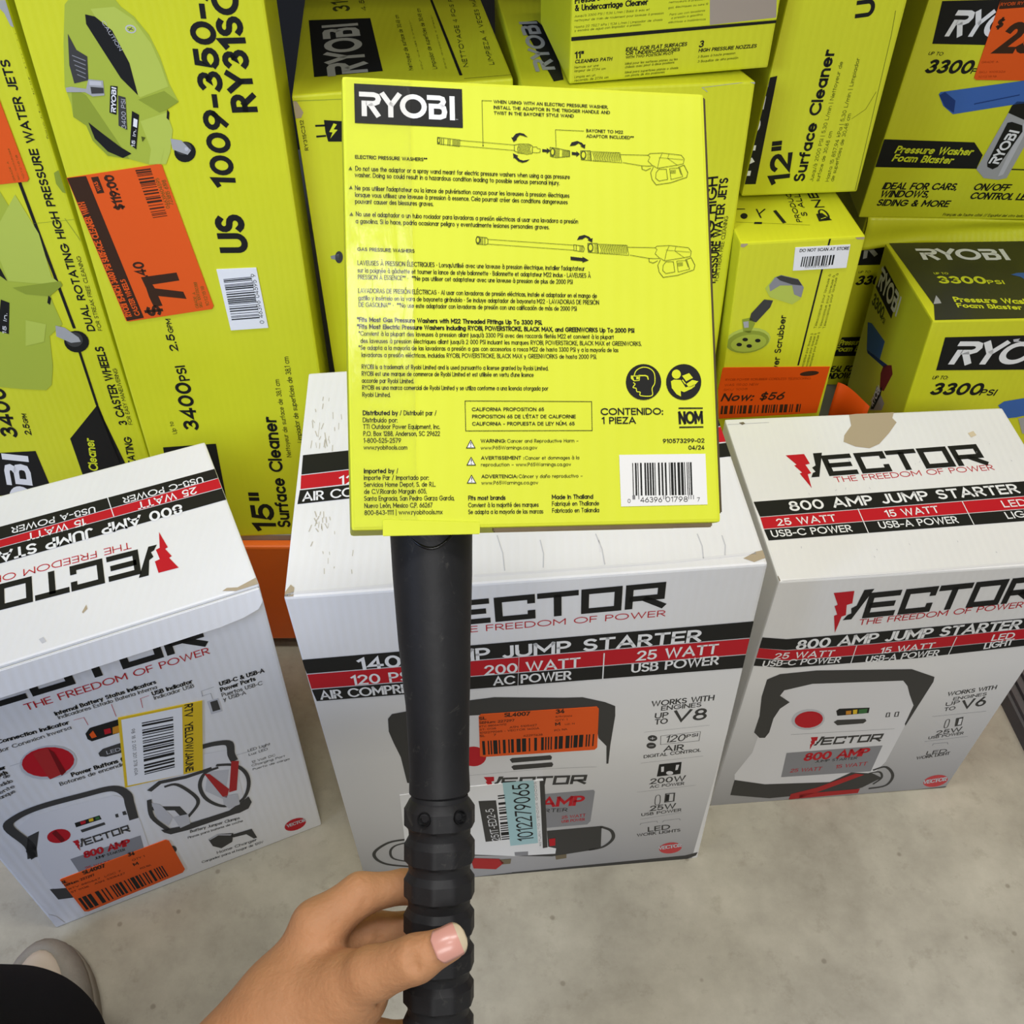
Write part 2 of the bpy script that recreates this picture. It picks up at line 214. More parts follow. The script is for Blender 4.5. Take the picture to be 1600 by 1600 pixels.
  ('s','od',1,[108.09,118.84,108.72,116.52,108.31,114.87],0.24,0,0),
  ('s','od',1,[108.84,118.86,109.47,116.53,109.05,114.88],0.24,0,0),
  ('s','od',1,[109.58,118.88,110.21,116.55,109.8,114.9],0.24,0,0),
  ('s','od',1,[110.32,118.9,110.95,116.57,110.54,114.92],0.24,0,0),
  ('s','od',1,[111.07,118.91,111.7,116.58,111.28,114.93],0.24,0,0),
  ('s','od',1,[111.81,118.93,112.44,116.6,112.03,114.95],0.24,0,0),
  ('s','od',1,[112.56,118.95,113.19,116.62,112.77,114.97],0.24,0,0),
  ('s','od',1,[113.3,118.97,113.93,116.63,113.52,114.98],0.24,0,0),
  ('s','od',1,[114.05,118.98,114.68,116.65,114.26,115.0],0.24,0,0),
  ('s','od',1,[114.79,119.0,115.43,116.67,115.01,115.01],0.24,0,0),
  ('s','od',1,[115.54,119.02,116.17,116.68,115.75,115.03],0.24,0,0),
  ('s','od',1,[116.29,119.04,116.92,116.7,116.5,115.05],0.24,0,0),
  ('s','od',1,[117.03,119.05,117.67,116.72,117.25,115.06],0.24,0,0),
  ('s','od',1,[117.78,119.07,118.41,116.73,118.0,115.08],0.24,0,0),
  ('s','od',1,[118.49,118.03,130.81,118.07,131.75,118.8,137.21,119.17,145.7,118.41,146.98,116.78,146.47,114.69,143.7,114.04,134.83,112.49,133.05,113.52,130.33,113.34,127.92,113.41,119.56,114.64],0.21,0,0),
  ('s','od',1,[130.81,118.07,131.69,117.33,130.72,115.53,132.75,113.51],0.18,0,0),
  ('s','od',1,[137.21,119.17,135.89,116.53,134.83,112.49],0.18,0,0),
  ('s','od',1,[135.61,117.12,146.54,116.47],0.15,0,0),
  ('s','od',1,[140.24,118.88,139.55,116.91,143.7,114.04],0.15,0,0),
  ('s','od',1,[127.92,113.41,127.99,111.94,129.65,111.38,131.8,112.43],0.24,0,0),
  ('s','od',1,[133.03,112.93,131.73,110.54,132.22,107.6,133.94,105.28,140.35,106.28,147.76,108.78,148.33,110.87,146.75,114.1,144.27,113.16,145.36,109.92],0.24,0,0),
  ('s','od',1,[134.15,110.59,135.42,112.09,138.76,112.16,139.19,107.73,135.22,106.95,133.88,108.22],0.21,0,1),
  ('s','od',1,[140.29,112.49,144.87,112.88,145.93,109.04,140.71,107.76],0.18,0,1),
  ('s','od',1,[140.56,111.6,143.0,111.83],0.21,0,0),
  ('s','od',1,[140.53,111.01,142.97,111.24],0.21,0,0),
  ('s','od',1,[140.51,110.42,142.95,110.64],0.21,0,0),
  ('s','od',1,[48.16,161.58,71.11,160.53],0.19,0,0),
  ('s','od',1,[48.1,159.26,71.04,158.19],0.19,0,0),
  ('s','od',1,[38.83,162.52,48.17,161.75,47.92,159.02,38.76,159.75],0.23,0,1),
  ('p','od',1,[39.98,161.13,39.94,160.68,39.84,160.28,39.69,159.95,39.51,159.74,39.32,159.66,39.13,159.72,38.96,159.92,38.83,160.24,38.75,160.63,38.73,161.08,38.77,161.52,38.87,161.93,39.02,162.26,39.2,162.47,39.39,162.55,39.58,162.48,39.75,162.29,39.88,161.97,39.96,161.57],0),
  ('p','y',2,[39.64,161.11,39.62,160.85,39.57,160.6,39.5,160.41,39.42,160.28,39.33,160.24,39.25,160.28,39.17,160.4,39.11,160.59,39.08,160.82,39.07,161.09,39.09,161.36,39.14,161.6,39.21,161.8,39.29,161.92,39.38,161.97,39.46,161.93,39.54,161.81,39.6,161.62,39.63,161.38],0),
  ('s','od',1,[40.51,162.11,40.39,159.4],0.28,0,0),
  ('s','od',1,[41.36,162.05,41.23,159.34],0.28,0,0),
  ('s','od',1,[43.23,161.92,43.1,159.2],0.28,0,0),
  ('s','od',1,[44.02,161.86,43.89,159.14],0.28,0,0),
  ('s','od',1,[45.32,161.77,45.2,159.05],0.28,0,0),
  ('s','od',1,[45.89,161.73,45.76,159.01],0.28,0,0),
  ('s','od',1,[46.46,161.69,46.33,158.97],0.28,0,0),
  ('s','od',1,[47.03,161.65,46.9,158.93],0.29,0,0),
  ('s','od',1,[47.59,161.61,47.46,158.89],0.29,0,0),
  ('s','od',1,[71.11,160.53,73.16,161.02,77.23,161.18,78.84,160.37,78.56,157.14,76.51,156.77,72.75,157.21,71.04,158.01],0.23,0,1),
  ('s','od',1,[73.03,160.78,72.4,158.94,72.8,157.09],0.26,0,0),
  ('s','od',1,[73.67,160.8,73.04,158.97,73.44,157.12],0.26,0,0),
  ('s','od',1,[74.31,160.83,73.67,158.99,74.08,157.14],0.26,0,0),
  ('s','od',1,[74.95,160.85,74.31,159.02,74.72,157.17],0.26,0,0),
  ('s','od',1,[75.59,160.88,74.95,159.04,75.36,157.19],0.26,0,0),
  ('s','od',1,[76.23,160.9,75.59,159.07,76.0,157.21],0.26,0,0),
  ('s','od',1,[76.87,160.93,76.23,159.09,76.64,157.24],0.26,0,0),
  ('s','od',1,[77.51,160.96,76.88,159.12,77.28,157.26],0.26,0,0),
  ('s','od',1,[78.16,160.98,77.52,159.14,77.93,157.29],0.26,0,0),
  ('s','od',1,[78.82,159.96,80.69,160.03,80.97,159.45,82.13,159.27,82.08,157.86,80.73,157.51,78.75,157.61],0.2,0,1),
  ('p','k',1,[83.0,159.24,85.05,159.03,84.9,159.84,86.5,158.62,84.81,157.26,85.01,157.97,82.97,158.01],0),
  ('s','od',1,[86.36,160.08,88.99,159.89,94.84,158.82,94.76,156.47,88.86,155.77,86.41,156.27],0.24,0,1),
  ('p','od',1,[88.52,158.11,88.45,157.51,88.28,156.96,88.03,156.52,87.73,156.24,87.4,156.13,87.08,156.21,86.79,156.47,86.57,156.89,86.44,157.43,86.41,158.03,86.48,158.63,86.65,159.17,86.89,159.61,87.2,159.9,87.53,160.01,87.85,159.92,88.14,159.66,88.36,159.24,88.49,158.7],0),
  ('p','y',2,[87.93,158.08,87.89,157.72,87.8,157.39,87.66,157.12,87.49,156.95,87.31,156.89,87.13,156.94,86.97,157.1,86.85,157.35,86.78,157.68,86.76,158.04,86.8,158.4,86.89,158.73,87.03,159.0,87.2,159.17,87.38,159.24,87.56,159.19,87.72,159.03,87.84,158.77,87.92,158.45],0),
  ('s','od',1,[88.69,159.76,88.51,155.99],0.24,0,0),
  ('s','od',1,[89.22,159.78,89.04,156.01],0.24,0,0),
  ('s','od',1,[89.75,159.8,89.57,156.03],0.24,0,0),
  ('s','od',1,[90.28,159.82,90.1,156.05],0.24,0,0),
  ('s','od',1,[91.79,159.12,91.63,156.23],0.24,0,0),
  ('s','od',1,[92.26,159.13,92.11,156.25],0.24,0,0),
  ('s','od',1,[92.73,159.15,92.58,156.27],0.24,0,0),
  ('s','od',1,[93.2,159.17,93.05,156.28],0.24,0,0),
  ('s','od',1,[93.68,159.19,93.52,156.3],0.24,0,0),
  ('s','od',1,[94.15,159.21,93.99,156.32],0.24,0,0),
  ('s','od',1,[94.62,159.23,94.47,156.34],0.24,0,0),
  ('p','k',1,[95.72,158.5,97.78,158.29,97.68,158.93,99.24,157.7,97.6,156.4,97.74,157.11,95.67,157.21],0),
  ('p','k',1,[70.86,161.8,69.88,163.8,70.45,163.65,71.83,165.34,73.59,165.83,75.32,165.49,77.02,163.98,75.01,164.6,73.56,164.89,72.36,163.61,72.16,162.73],0),
  ('p','k',1,[70.42,156.94,72.71,155.86,71.95,155.6,73.24,154.31,74.8,153.96,77.61,154.65,76.12,153.54,74.36,153.01,72.64,153.53,70.95,155.1,70.64,154.5],0),
  ('p','k',1,[94.92,161.0,95.86,162.63,98.24,163.32,100.29,162.57,100.98,161.78,101.76,162.04,101.51,160.08,99.53,161.19,100.14,161.51,98.8,162.34,97.29,161.39],0),
  ('p','k',1,[96.69,120.62,97.63,122.22,100.01,122.86,102.05,122.09,102.73,121.29,103.51,121.55,103.26,119.61,101.29,120.73,101.89,121.04,100.56,121.88,99.06,120.97],0),
  ('s','od',1,[57.82,159.53,57.91,179.02,62.11,179.05],0.22,0,0),
  ('p','od',1,[58.11,159.72,58.1,159.63,58.05,159.54,57.99,159.48,57.91,159.43,57.82,159.41,57.73,159.43,57.65,159.46,57.59,159.53,57.55,159.6,57.54,159.69,57.56,159.78,57.6,159.87,57.66,159.93,57.75,159.98,57.83,160.0,57.92,159.99,58.0,159.95,58.06,159.89,58.1,159.81],0),
  ('s','od',1,[89.01,160.36,88.95,167.82,101.36,167.76],0.21,0,0),
  ('s','od',1,[58.71,119.99,95.26,118.37],0.19,0,0),
  ('s','od',1,[58.65,117.98,95.19,116.21],0.19,0,0),
  ('s','od',1,[54.17,121.03,58.15,120.67,58.71,119.99,58.65,118.15,57.78,117.67,54.09,117.87],0.23,0,1),
  ('p','od',1,[55.61,119.52,55.55,118.98,55.39,118.5,55.15,118.11,54.86,117.86,54.54,117.77,54.22,117.85,53.94,118.08,53.73,118.46,53.6,118.94,53.56,119.47,53.63,120.0,53.78,120.48,54.02,120.87,54.31,121.12,54.63,121.22,54.95,121.14,55.23,120.9,55.44,120.53,55.58,120.05],0),
  ('p','y',2,[54.98,119.5,54.95,119.18,54.87,118.89,54.75,118.66,54.6,118.51,54.44,118.46,54.29,118.5,54.15,118.65,54.04,118.87,53.98,119.16,53.96,119.48,53.99,119.8,54.07,120.09,54.19,120.32,54.34,120.47,54.5,120.52,54.66,120.48,54.8,120.33,54.9,120.11,54.97,119.82],0),
  ('s','od',1,[55.88,120.84,55.79,117.74],0.29,0,0),
  ('s','od',1,[56.56,120.86,56.47,117.76],0.29,0,0),
  ('s','od',1,[57.48,120.88,57.39,117.78],0.29,0,0),
  ('s','od',1,[95.27,118.55,99.37,118.06,99.81,116.9,99.29,115.61,95.31,116.1],0.24,0,1),
  ('s','od',1,[96.32,118.28,96.24,115.89],0.24,0,0),
  ('s','od',1,[97.91,118.32,97.83,115.92],0.24,0,0),
  ('s','od',1,[98.5,118.33,98.42,115.94],0.24,0,0),
  ('s','od',1,[99.09,118.34,99.01,115.95],0.24,0,0),
  ('p','k',1,[93.63,113.44,98.9,112.92,98.81,113.5,101.52,111.98,98.72,110.93,98.86,111.52,93.7,111.93],0),
 ],
 'A_t': [
  ('p','k',1,[75.55,153.64,291.62,150.22,291.4,137.45,74.62,137.89],0),
  ('p','r',1,[74.57,137.11,291.39,136.54,291.65,123.5,74.08,128.87],0),
  ('p','k',1,[74.04,128.1,291.65,122.61,291.9,107.18,72.94,109.44],0),
  ('s','w',3,[194.8,153.33,196.51,125.84],0.77,0,0),
  ('t','w',2,'800 AMP JUMP STARTER',253.79,118.0,192.03,12.64,3.1115,0.02,0),
  ('t','w',2,'25 WATT',269.69,133.97,51.95,9.06,3.1242,0.01,0),
  ('t','w',2,'USB-C POWER',277.99,144.81,71.04,8.07,3.1171,0.01,0),
  ('t','w',2,'15 WATT',173.33,133.98,49.07,8.79,3.1184,0.01,0),
  ('t','w',2,'USB-A POWER',183.01,145.41,70.25,7.83,3.0995,0.01,0),
  ('t','r',1,'THE FREEDOM OF POWER',205.01,89.86,162.08,7.81,3.0876,0,0),
  ('l','k',1,'vector',209.0,78.75,141.78,28.3,3.0814,0,'r'),
  ('p','br',1,[156.63,28.53,160.89,35.08,161.08,30.18,157.29,27.05],0),
  ('p','br',1,[265.28,4.95,269.25,6.7,277.56,3.82,293.93,7.98,294.71,0.08,290.23,-3.45,279.92,-1.43],0),
  ('p','db',1,[122.99,-5.05,124.32,-0.08,156.3,0.66,180.91,-2.03,182.04,-5.52,155.59,-4.72,127.72,-6.01],0),
  ('p','lg',1,[121.8,14.56,125.16,15.38,127.03,10.0,123.68,9.19],0),
 ],
 'A_f': [
  ('l','k',1,'vector',64.61,380.14,176.18,33.26,-0.0398,0,'r'),
  ('t','r',1,'THE FREEDOM OF POWER',90.68,363.59,149.27,9.28,-0.0279,0,0),
  ('t','k',1,'Internal Battery Status Indicators',107.76,345.14,82.86,5.84,-0.02,0.015,0),
  ('t','k',1,'USB Indicator',183.34,328.56,34.71,6.14,-0.0244,0.015,0),
  ('t','k',1,'USB-C & USB-A',238.0,310.61,40.55,6.42,-0.0432,0.015,0),
  ('t','k',1,'Power Ports',237.12,301.78,32.04,6.51,-0.016,0.015,0),
  ('t','k',1,'Reverse Connection Indicator',33.73,335.8,80.54,5.86,-0.0932,0.015,0),
  ('t','k',1,'Circuit Breaker',22.07,299.48,30.02,6.2,-0.0867,0.015,0),
  ('t','k',1,'Power Switch',23.25,288.54,27.9,6.19,0.0286,0.015,0),
  ('t','k',1,'Power Buttons for USB and LED',92.96,253.14,88.26,6.78,-0.0768,0.015,0),
  ('t','dg',1,'Indicadores Estado Bateria Interna',108.53,339.28,80.87,5.32,-0.0369,0,0),
  ('t','dg',1,'Indicador USB',183.44,322.39,34.43,5.59,-0.0383,0,0),
  ('t','dg',1,'Puertos USB-C',236.66,293.98,36.82,5.93,-0.0613,0,0),
  ('t','dg',1,'y USB-A',236.57,286.92,20.72,6.0,-0.0482,0,0),
  ('t','dg',1,'Indicador Conexion Inversa',38.72,321.82,74.75,5.35,-0.0109,0,0),
  ('t','dg',1,'Botones de encendido para USB y LED',80.75,245.64,104.84,6.14,-0.0519,0,0),
  ('t','dg',1,'Interruptor de',21.56,288.67,29.85,5.72,-0.1633,0,0),
  ('t','dg',1,'encendido',28.49,273.95,22.19,5.68,0.065,0,0),
  ('t','dg',1,'fuente',29.98,263.12,19.96,5.58,0.1943,0,0),
  ('t','dg',1,'arranque',27.26,255.37,20.75,5.63,0.2013,0,0),
  ('t','dg',1,'LED Light',241.21,193.74,22.15,4.61,-0.0738,0,0),
  ('t','dg',1,'Luz LED',240.71,186.64,18.82,4.27,-0.0746,0,0),
  ('t','dg',1,'12 Volt DC',240.79,172.3,23.79,3.96,-0.0953,0,0),
  ('t','dg',1,'Charging Port',239.66,166.28,33.72,3.98,-0.1193,0,0),
  ('t','dg',1,'Puerto de carga',239.4,159.15,37.22,3.62,-0.1266,0,0),
  ('t','dg',1,'Battery Jumper Clamps',160.22,86.94,50.85,5.67,-0.1787,0,0),
  ('t','dg',1,'Pinzas para bateria de coche',155.78,77.33,56.9,4.44,-0.1219,0,0),
  ('t','dg',1,'Home Charger',175.05,24.91,43.27,5.73,-0.0964,0,0),
  ('t','dg',1,'Cargador para el hogar de 120V',157.11,17.71,66.8,4.81,-0.1027,0,0),
  ('p','lg',1,[104.07,276.88,101.2,269.59,96.48,263.88,90.37,260.36,83.5,259.39,76.6,261.08,70.37,265.22,65.44,271.36,62.29,278.83,61.16,286.9,62.15,294.76,65.11,301.7,69.74,307.07,75.61,310.39,82.17,311.38,88.82,309.92,94.94,306.14,99.96,300.34,103.37,293.06,104.8,284.98],0),
  ('p','r',2,[102.38,277.79,99.78,271.54,95.49,266.78,89.95,264.01,83.74,263.52,77.49,265.36,71.85,269.3,67.38,274.94,64.5,281.66,63.46,288.81,64.34,295.68,67.01,301.64,71.21,306.14,76.54,308.78,82.5,309.31,88.55,307.68,94.12,304.02,98.68,298.65,101.77,292.06,103.06,284.87],0),
  ('p','rd',3,[76.5,306.08,88.9,307.21,91.34,267.82,89.89,263.12,76.74,261.15,76.25,265.36],0),
  ('p','rk',4,[89.1,305.64,91.51,297.48,91.13,264.15,86.36,260.68],0),
  ('p','k',1,[120.86,308.03,126.23,313.99,157.63,312.11,154.33,292.98,122.34,294.5,120.17,299.57],0),
  ('p','o',2,[123.32,305.32,127.47,308.95,127.79,298.76,123.57,298.72],0),
  ('p','r',2,[135.55,305.37,140.78,304.41,139.7,297.27,134.36,297.96],0),
  ('p','ob',2,[142.59,304.29,149.91,304.1,147.96,293.59,140.28,294.73],0),
  ('p','dg',1,[122.06,274.44,126.96,278.5,146.55,278.1,144.31,262.79,126.01,265.28,121.8,268.98],0),
  ('t','lg',2,'LED',127.87,268.52,11.97,5.35,-0.1216,0,0),
  ('s','r',1,[118.13,331.71,126.29,330.54,126.29,318.48],0.44,0,0),
  ('s','r',1,[150.58,336.09,149.36,317.42],0.45,0,0),
  ('s','r',1,[180.94,330.71,173.56,330.54,171.84,316.94],0.47,0,0),
  ('s','g',1,[233.18,312.49,222.0,312.39,221.39,304.45],0.4,0,0),
  ('s','g',1,[220.37,305.07,228.64,304.87,228.55,295.46],0.4,0,0),
  ('p','lg',1,[223.24,295.22,233.21,294.34,232.7,273.09,222.56,274.06],0),
  ('p','dg',2,[225.44,292.79,231.81,292.38,231.48,276.78,224.68,277.45],0),
  ('s','g',1,[229.27,195.87,241.73,194.2],0.45,0,0),
  ('s','g',1,[55.68,298.99,65.16,298.46],0.35,0,0),
  ('p','ww',1,[30.26,205.51,44.72,215.06,79.48,210.75,115.86,201.62,125.51,185.74,124.28,142.39,119.12,89.58,111.35,50.6,104.02,30.69,22.54,72.24,23.03,112.6,31.04,155.79,34.98,179.71],0),
  ('s','dg',2,[24.42,147.56,29.24,171.08,24.41,210.3,33.86,221.66,55.56,225.25,91.86,219.9,117.3,213.85,125.4,196.48,123.59,178.59,120.12,150.29],8.54,1,0),
  ('p','dg',2,[33.12,185.71,43.5,188.11,27.31,147.38,22.7,145.31,23.45,162.36],0),
  ('p','r',2,[64.53,164.11,63.22,160.59,61.1,157.81,58.38,156.07,55.33,155.53,52.26,156.25,49.48,158.15,47.26,161.04,45.82,164.62,45.29,168.53,45.72,172.4,47.05,175.85,49.16,178.55,51.83,180.25,54.82,180.79,57.84,180.12,60.6,178.29,62.83,175.48,64.32,171.94,64.91,168.03],0),
  ('p','rk',3,[51.56,177.03,56.01,180.01,57.56,158.48,53.74,155.75],0),
  ('p','k',2,[73.1,180.18,95.3,178.16,95.08,170.4,72.06,172.17],0),
  ('p','r',3,[77.7,179.09,82.43,178.36,81.38,173.47,77.12,173.83],0),
  ('p','yb',3,[85.36,178.2,89.21,177.76,88.34,172.72,84.58,173.54],0),
  ('p','gn',3,[91.13,177.53,94.57,176.99,93.98,172.17,90.37,172.85],0),
  ('p','dg',2,[73.95,165.25,95.6,163.75,95.44,158.93,73.94,159.84],0),
  ('p','dg',2,[107.52,170.2,110.08,169.93,109.31,163.45,106.67,164.22],0),
  ('p','dg',2,[114.21,170.19,117.22,170.03,116.88,162.76,113.46,163.7],0),
  ('l','dg',3,'vector',69.76,135.62,42.25,12.81,-0.092,0,'r'),
  ('p','g',2,[51.26,121.58,117.74,117.42,114.68,93.38,99.46,56.05,52.56,88.21,50.69,92.44],0),
  ('t','r',3,'800 AMP',62.16,113.45,43.66,13.21,-0.1637,0.02,0),
  ('t','k',3,'JUMP STARTER',69.74,103.84,28.75,5.05,-0.1294,0,0),
  ('t','r',3,'25 WATT  15 WATT',56.82,91.94,50.54,5.98,-0.1777,0,0),
  ('p','dg',2,[19.0,80.82,32.78,71.46,106.24,39.37,98.8,19.2,73.15,24.13,19.41,55.56],0),
  ('p','dg',1,[141.37,65.47,140.7,63.53,139.78,62.05,138.68,61.2,137.52,61.04,136.41,61.6,135.46,62.83,134.77,64.59,134.39,66.71,134.38,68.99,134.72,71.19,135.38,73.11,136.3,74.57,137.39,75.41,138.54,75.57,139.64,75.02,140.59,73.82,141.29,72.08,141.67,69.97,141.7,67.69],0),
  ('p','ww',1,[158.43,219.56,202.34,216.67,223.7,209.92,225.99,179.44,221.48,111.96,202.96,98.19,148.84,113.15,140.32,147.76,144.33,179.94],0),
  ('s','dg',2,[204.13,229.35,216.82,226.59,227.69,219.2,225.92,200.25,226.52,187.45],7.28,1,0),
  ('s','dg',2,[144.46,188.41,156.61,196.21,179.7,189.71,204.5,188.51],5.56,0,0),
  ('s','dg',3,[209.31,191.33,225.05,180.11,232.54,157.61,230.01,132.94,219.52,113.46,201.61,113.39,189.02,136.92,187.62,164.61,196.16,184.03,210.38,186.39],3.82,1,0),
  ('s','dg',3,[158.29,186.52,169.66,182.3,179.68,153.02,178.97,135.61,165.34,118.67],3.68,1,0),
  ('s','dg',3,[140.77,174.02,135.78,142.29,143.3,108.18],4.33,1,0),
  ('s','dg',2,[138.73,157.99,159.91,141.39,163.51,120.13],6.61,0,0),
  ('p','lg',3,[141.09,167.21,147.57,159.98,152.62,128.83,145.23,116.1,139.21,134.96],0),
  ('p','lg',2,[199.68,185.69,218.88,176.07,204.08,125.34,190.53,153.65],0),
  ('p','rd',4,[223.73,189.42,230.27,184.8,218.21,135.03,210.72,136.17],0),
  ('p','rd',4,[196.16,184.03,200.71,180.73,211.91,142.0,206.81,127.82,203.41,132.69],0),
  ('p','lg',4,[203.41,132.69,218.0,128.4,215.98,106.88,204.63,106.34,201.48,118.13],0),
  ('p','lg',4,[152.62,128.83,166.71,124.57,164.43,105.23,154.27,103.96],0),
  ('p','dg',3,[137.01,113.35,153.82,106.71,203.8,102.27,226.58,115.01,227.61,102.57,222.27,92.51,212.74,90.45,208.4,91.49,159.78,94.61,143.16,98.67,138.52,106.37],0),
  ('p','dg',2,[173.54,60.89,184.55,64.27,198.77,54.98,194.24,38.31,181.55,33.51,174.62,44.65],0),
  ('s','lg',3,[174.5,60.08,184.37,63.41,196.17,53.59],2.02,0,0),
  ('p','dg',2,[194.91,53.12,217.58,49.58,219.39,27.54,215.87,27.88,210.4,42.78,197.02,46.27],0),
  ('p','r',1,[273.51,23.42,273.01,19.48,271.37,15.95,268.76,13.19,265.44,11.49,261.74,11.0,258.03,11.79,254.69,13.76,252.04,16.71,250.33,20.35,249.74,24.31,250.3,28.2,251.95,31.66,254.54,34.35,257.81,36.02,261.44,36.51,265.09,35.77,268.42,33.87,271.1,30.98,272.85,27.38],0),
  ('t','lg',2,'VECTOR',252.06,23.87,21.13,6.8,-0.0759,0.02,0),
  ('p','ww',1,[2.34,35.13,7.48,24.32,10.01,4.56,-0.17,3.43],0),
 ],
 'A_f#price_sticker#orange clearance sticker with barcode': [
  ('p','o',5,[32.16,91.67,34.06,92.46,136.15,92.35,138.74,87.71,139.12,20.33,135.64,15.34,35.86,10.04,32.45,13.43],0),
  ('b','k',6,[35.11,44.16,122.48,45.89,122.91,19.87,35.06,14.81],44,5),
  ('t','db',6,'SL',31.54,83.02,5.07,6.02,-0.1125,0.03,0),
  ('t','db',6,'SL4007',52.79,85.45,21.95,7.7,-0.0467,0.03,0),
  ('t','db',6,'34',97.39,87.5,6.92,7.78,-0.1421,0.03,0),
  ('t','db',6,'SBNum: 227297',32.15,76.23,29.46,4.74,-0.0124,0.01,0),
  ('t','db',6,'M',97.58,65.52,5.07,6.19,0.0227,0.03,0),
  ('t','db',6,'QTY 1',98.7,76.28,12.45,3.96,-0.0634,0,0),
  ('t','db',6,'RTV 880647  LOC 7',33.54,67.07,50.76,3.51,-0.0489,0,0),
  ('t','db',6,'ST 0138   ASN: 5105427',33.3,59.35,53.34,3.54,-0.0396,0,0),
  ('t','db',6,'PO: NA',101.25,54.44,10.98,3.62,-0.0403,0,0),
 ],
 'A_f#return_label#white label with yellow border and barcode': [
  ('p','yb',5,[150.19,315.15,219.65,299.22,196.5,192.17,189.93,193.57,127.35,208.81],0),
  ('p','w',6,[151.96,311.57,202.01,300.38,178.83,196.61,130.26,210.77],0),
  ('b','k',7,[165.95,297.91,147.49,217.34,174.34,212.19,191.78,291.24],36,7),
  ('t','k',6,'RTV  YELLOW/JAUNE',204.4,302.4,106.03,7.46,-1.7892,0.02,0),
  ('t','dg',7,'98 18 2 001 301 378 60A',155.7,293.88,72.71,3.04,-1.7907,0,0),
 ],
 'B_t': [
  ('p','k',1,[6.35,151.57,387.81,175.75,386.05,157.7,6.29,128.4],0),
  ('p','r',1,[6.09,127.34,385.76,156.53,384.2,137.45,6.42,111.65],0),
  ('p','k',1,[6.0,110.29,384.08,135.92,383.29,119.25,4.88,94.82],0),
  ('t','w',2,'120 PSI',37.67,113.05,53.11,10.78,0.0435,0.01,0),
  ('t','w',2,'AIR COMPRESSOR',8.66,97.22,101.94,10.5,0.0526,0.01,0),
  ('t','w',2,'1400 AMP JUMP STARTER',47.77,133.0,302.58,13.4,0.0638,0.01,0),
  ('s','ds',1,[30.49,71.86,30.07,66.78],0.3,0,0),
  ('s','ds',1,[35.32,62.94,35.48,59.54],0.37,0,0),
  ('s','ds',1,[23.79,169.24,23.41,159.74],0.52,0,0),
  ('s','ds',1,[31.6,184.29,31.95,179.45],0.55,0,0),
  ('s','ds',1,[46.77,186.58,46.24,180.49],0.62,0,0),
  ('s','ds',1,[30.65,161.76,30.6,154.13],0.55,0,0),
  ('s','ds',1,[46.9,173.67,47.45,169.27],0.34,0,0),
  ('s','ds',1,[63.08,161.42,63.07,155.05],0.42,0,0),
  ('s','ds',1,[31.3,35.53,31.42,29.76],0.33,0,0),
  ('s','ds',1,[47.89,153.75,48.63,147.22],0.34,0,0),
  ('s','ds',1,[16.38,166.33,17.24,159.51],0.35,0,0),
  ('s','ds',1,[20.52,225.73,20.06,220.26],0.65,0,0),
  ('s','ds',1,[36.31,26.67,36.08,24.75],0.55,0,0),
  ('s','ds',1,[50.16,41.93,49.68,35.85],0.46,0,0),
  ('s','ds',1,[62.33,168.41,61.85,161.51],0.5,0,0),
  ('s','ds',1,[35.14,189.57,35.16,180.97],0.41,0,0),
  ('s','ds',1,[18.28,182.28,18.07,172.79],0.34,0,0),
  ('s','ds',1,[28.7,25.43,28.97,19.92],0.44,0,0),
  ('s','ds',1,[36.86,200.66,37.48,193.9],0.45,0,0),
  ('s','ds',1,[27.34,173.46,26.81,168.0],0.45,0,0),
  ('s','ds',1,[25.66,223.78,25.4,219.16],0.4,0,0),
  ('s','ds',1,[27.37,168.92,28.15,164.04],0.41,0,0),
  ('s','ds',1,[14.05,209.81,14.84,205.56],0.62,0,0),
  ('s','ds',1,[25.97,84.92,26.46,77.51],0.53,0,0),
  ('s','ds',1,[30.93,78.72,31.67,74.87],0.57,0,0),
  ('s','ds',1,[19.85,165.42,19.65,158.36],0.44,0,0),
  ('s','ds',1,[23.73,167.49,24.63,158.56],0.53,0,0),
  ('s','ds',1,[63.59,63.97,63.23,56.03],0.29,0,0),
  ('s','ds',1,[26.96,42.74,27.5,40.09],0.51,0,0),
  ('s','ds',1,[31.98,41.86,32.33,38.7],0.38,0,0),
  ('s','ds',1,[62.91,166.78,62.24,158.58],0.34,0,0),
  ('s','ds',1,[49.31,22.5,49.75,18.3],0.52,0,0),
  ('s','ds',1,[45.6,201.74,46.37,194.21],0.49,0,0),
  ('s','ds',1,[48.75,72.15,49.03,67.23],0.56,0,0),
  ('s','ds',1,[18.66,191.58,18.53,182.27],0.37,0,0),
  ('s','ds',1,[63.53,166.34,62.82,156.63],0.37,0,0),
  ('s','ds',1,[29.54,204.07,29.98,195.22],0.49,0,0),
  ('s','ds',1,[22.7,80.26,21.54,76.74],0.77,0,0),
  ('s','ds',1,[17.22,71.24,15.42,64.05],0.62,0,0),
  ('s','ds',1,[27.44,71.79,29.73,66.3],0.58,0,0),
  ('s','ds',1,[23.62,84.9,23.26,80.89],0.65,0,0),
  ('s','ds',1,[28.05,78.65,28.79,72.34],0.66,0,0),
  ('s','ds',1,[20.59,67.18,22.85,63.35],0.73,0,0),
  ('s','ds',1,[24.79,71.74,25.78,64.3],0.53,0,0),
  ('s','ds',1,[21.16,76.75,19.91,69.56],0.65,0,0),
  ('s','ds',1,[22.99,74.26,22.59,67.39],0.43,0,0),
  ('s','ds',1,[18.95,78.3,21.57,71.91],0.82,0,0),
  ('s','ds',1,[18.87,53.48,17.55,48.62],0.76,0,0),
  ('s','ds',1,[19.07,85.73,20.74,79.35],0.77,0,0),
  ('s','ds',1,[25.02,69.73,25.12,65.94],0.55,0,0),
  ('s','ds',1,[25.34,78.3,25.73,72.8],0.59,0,0),
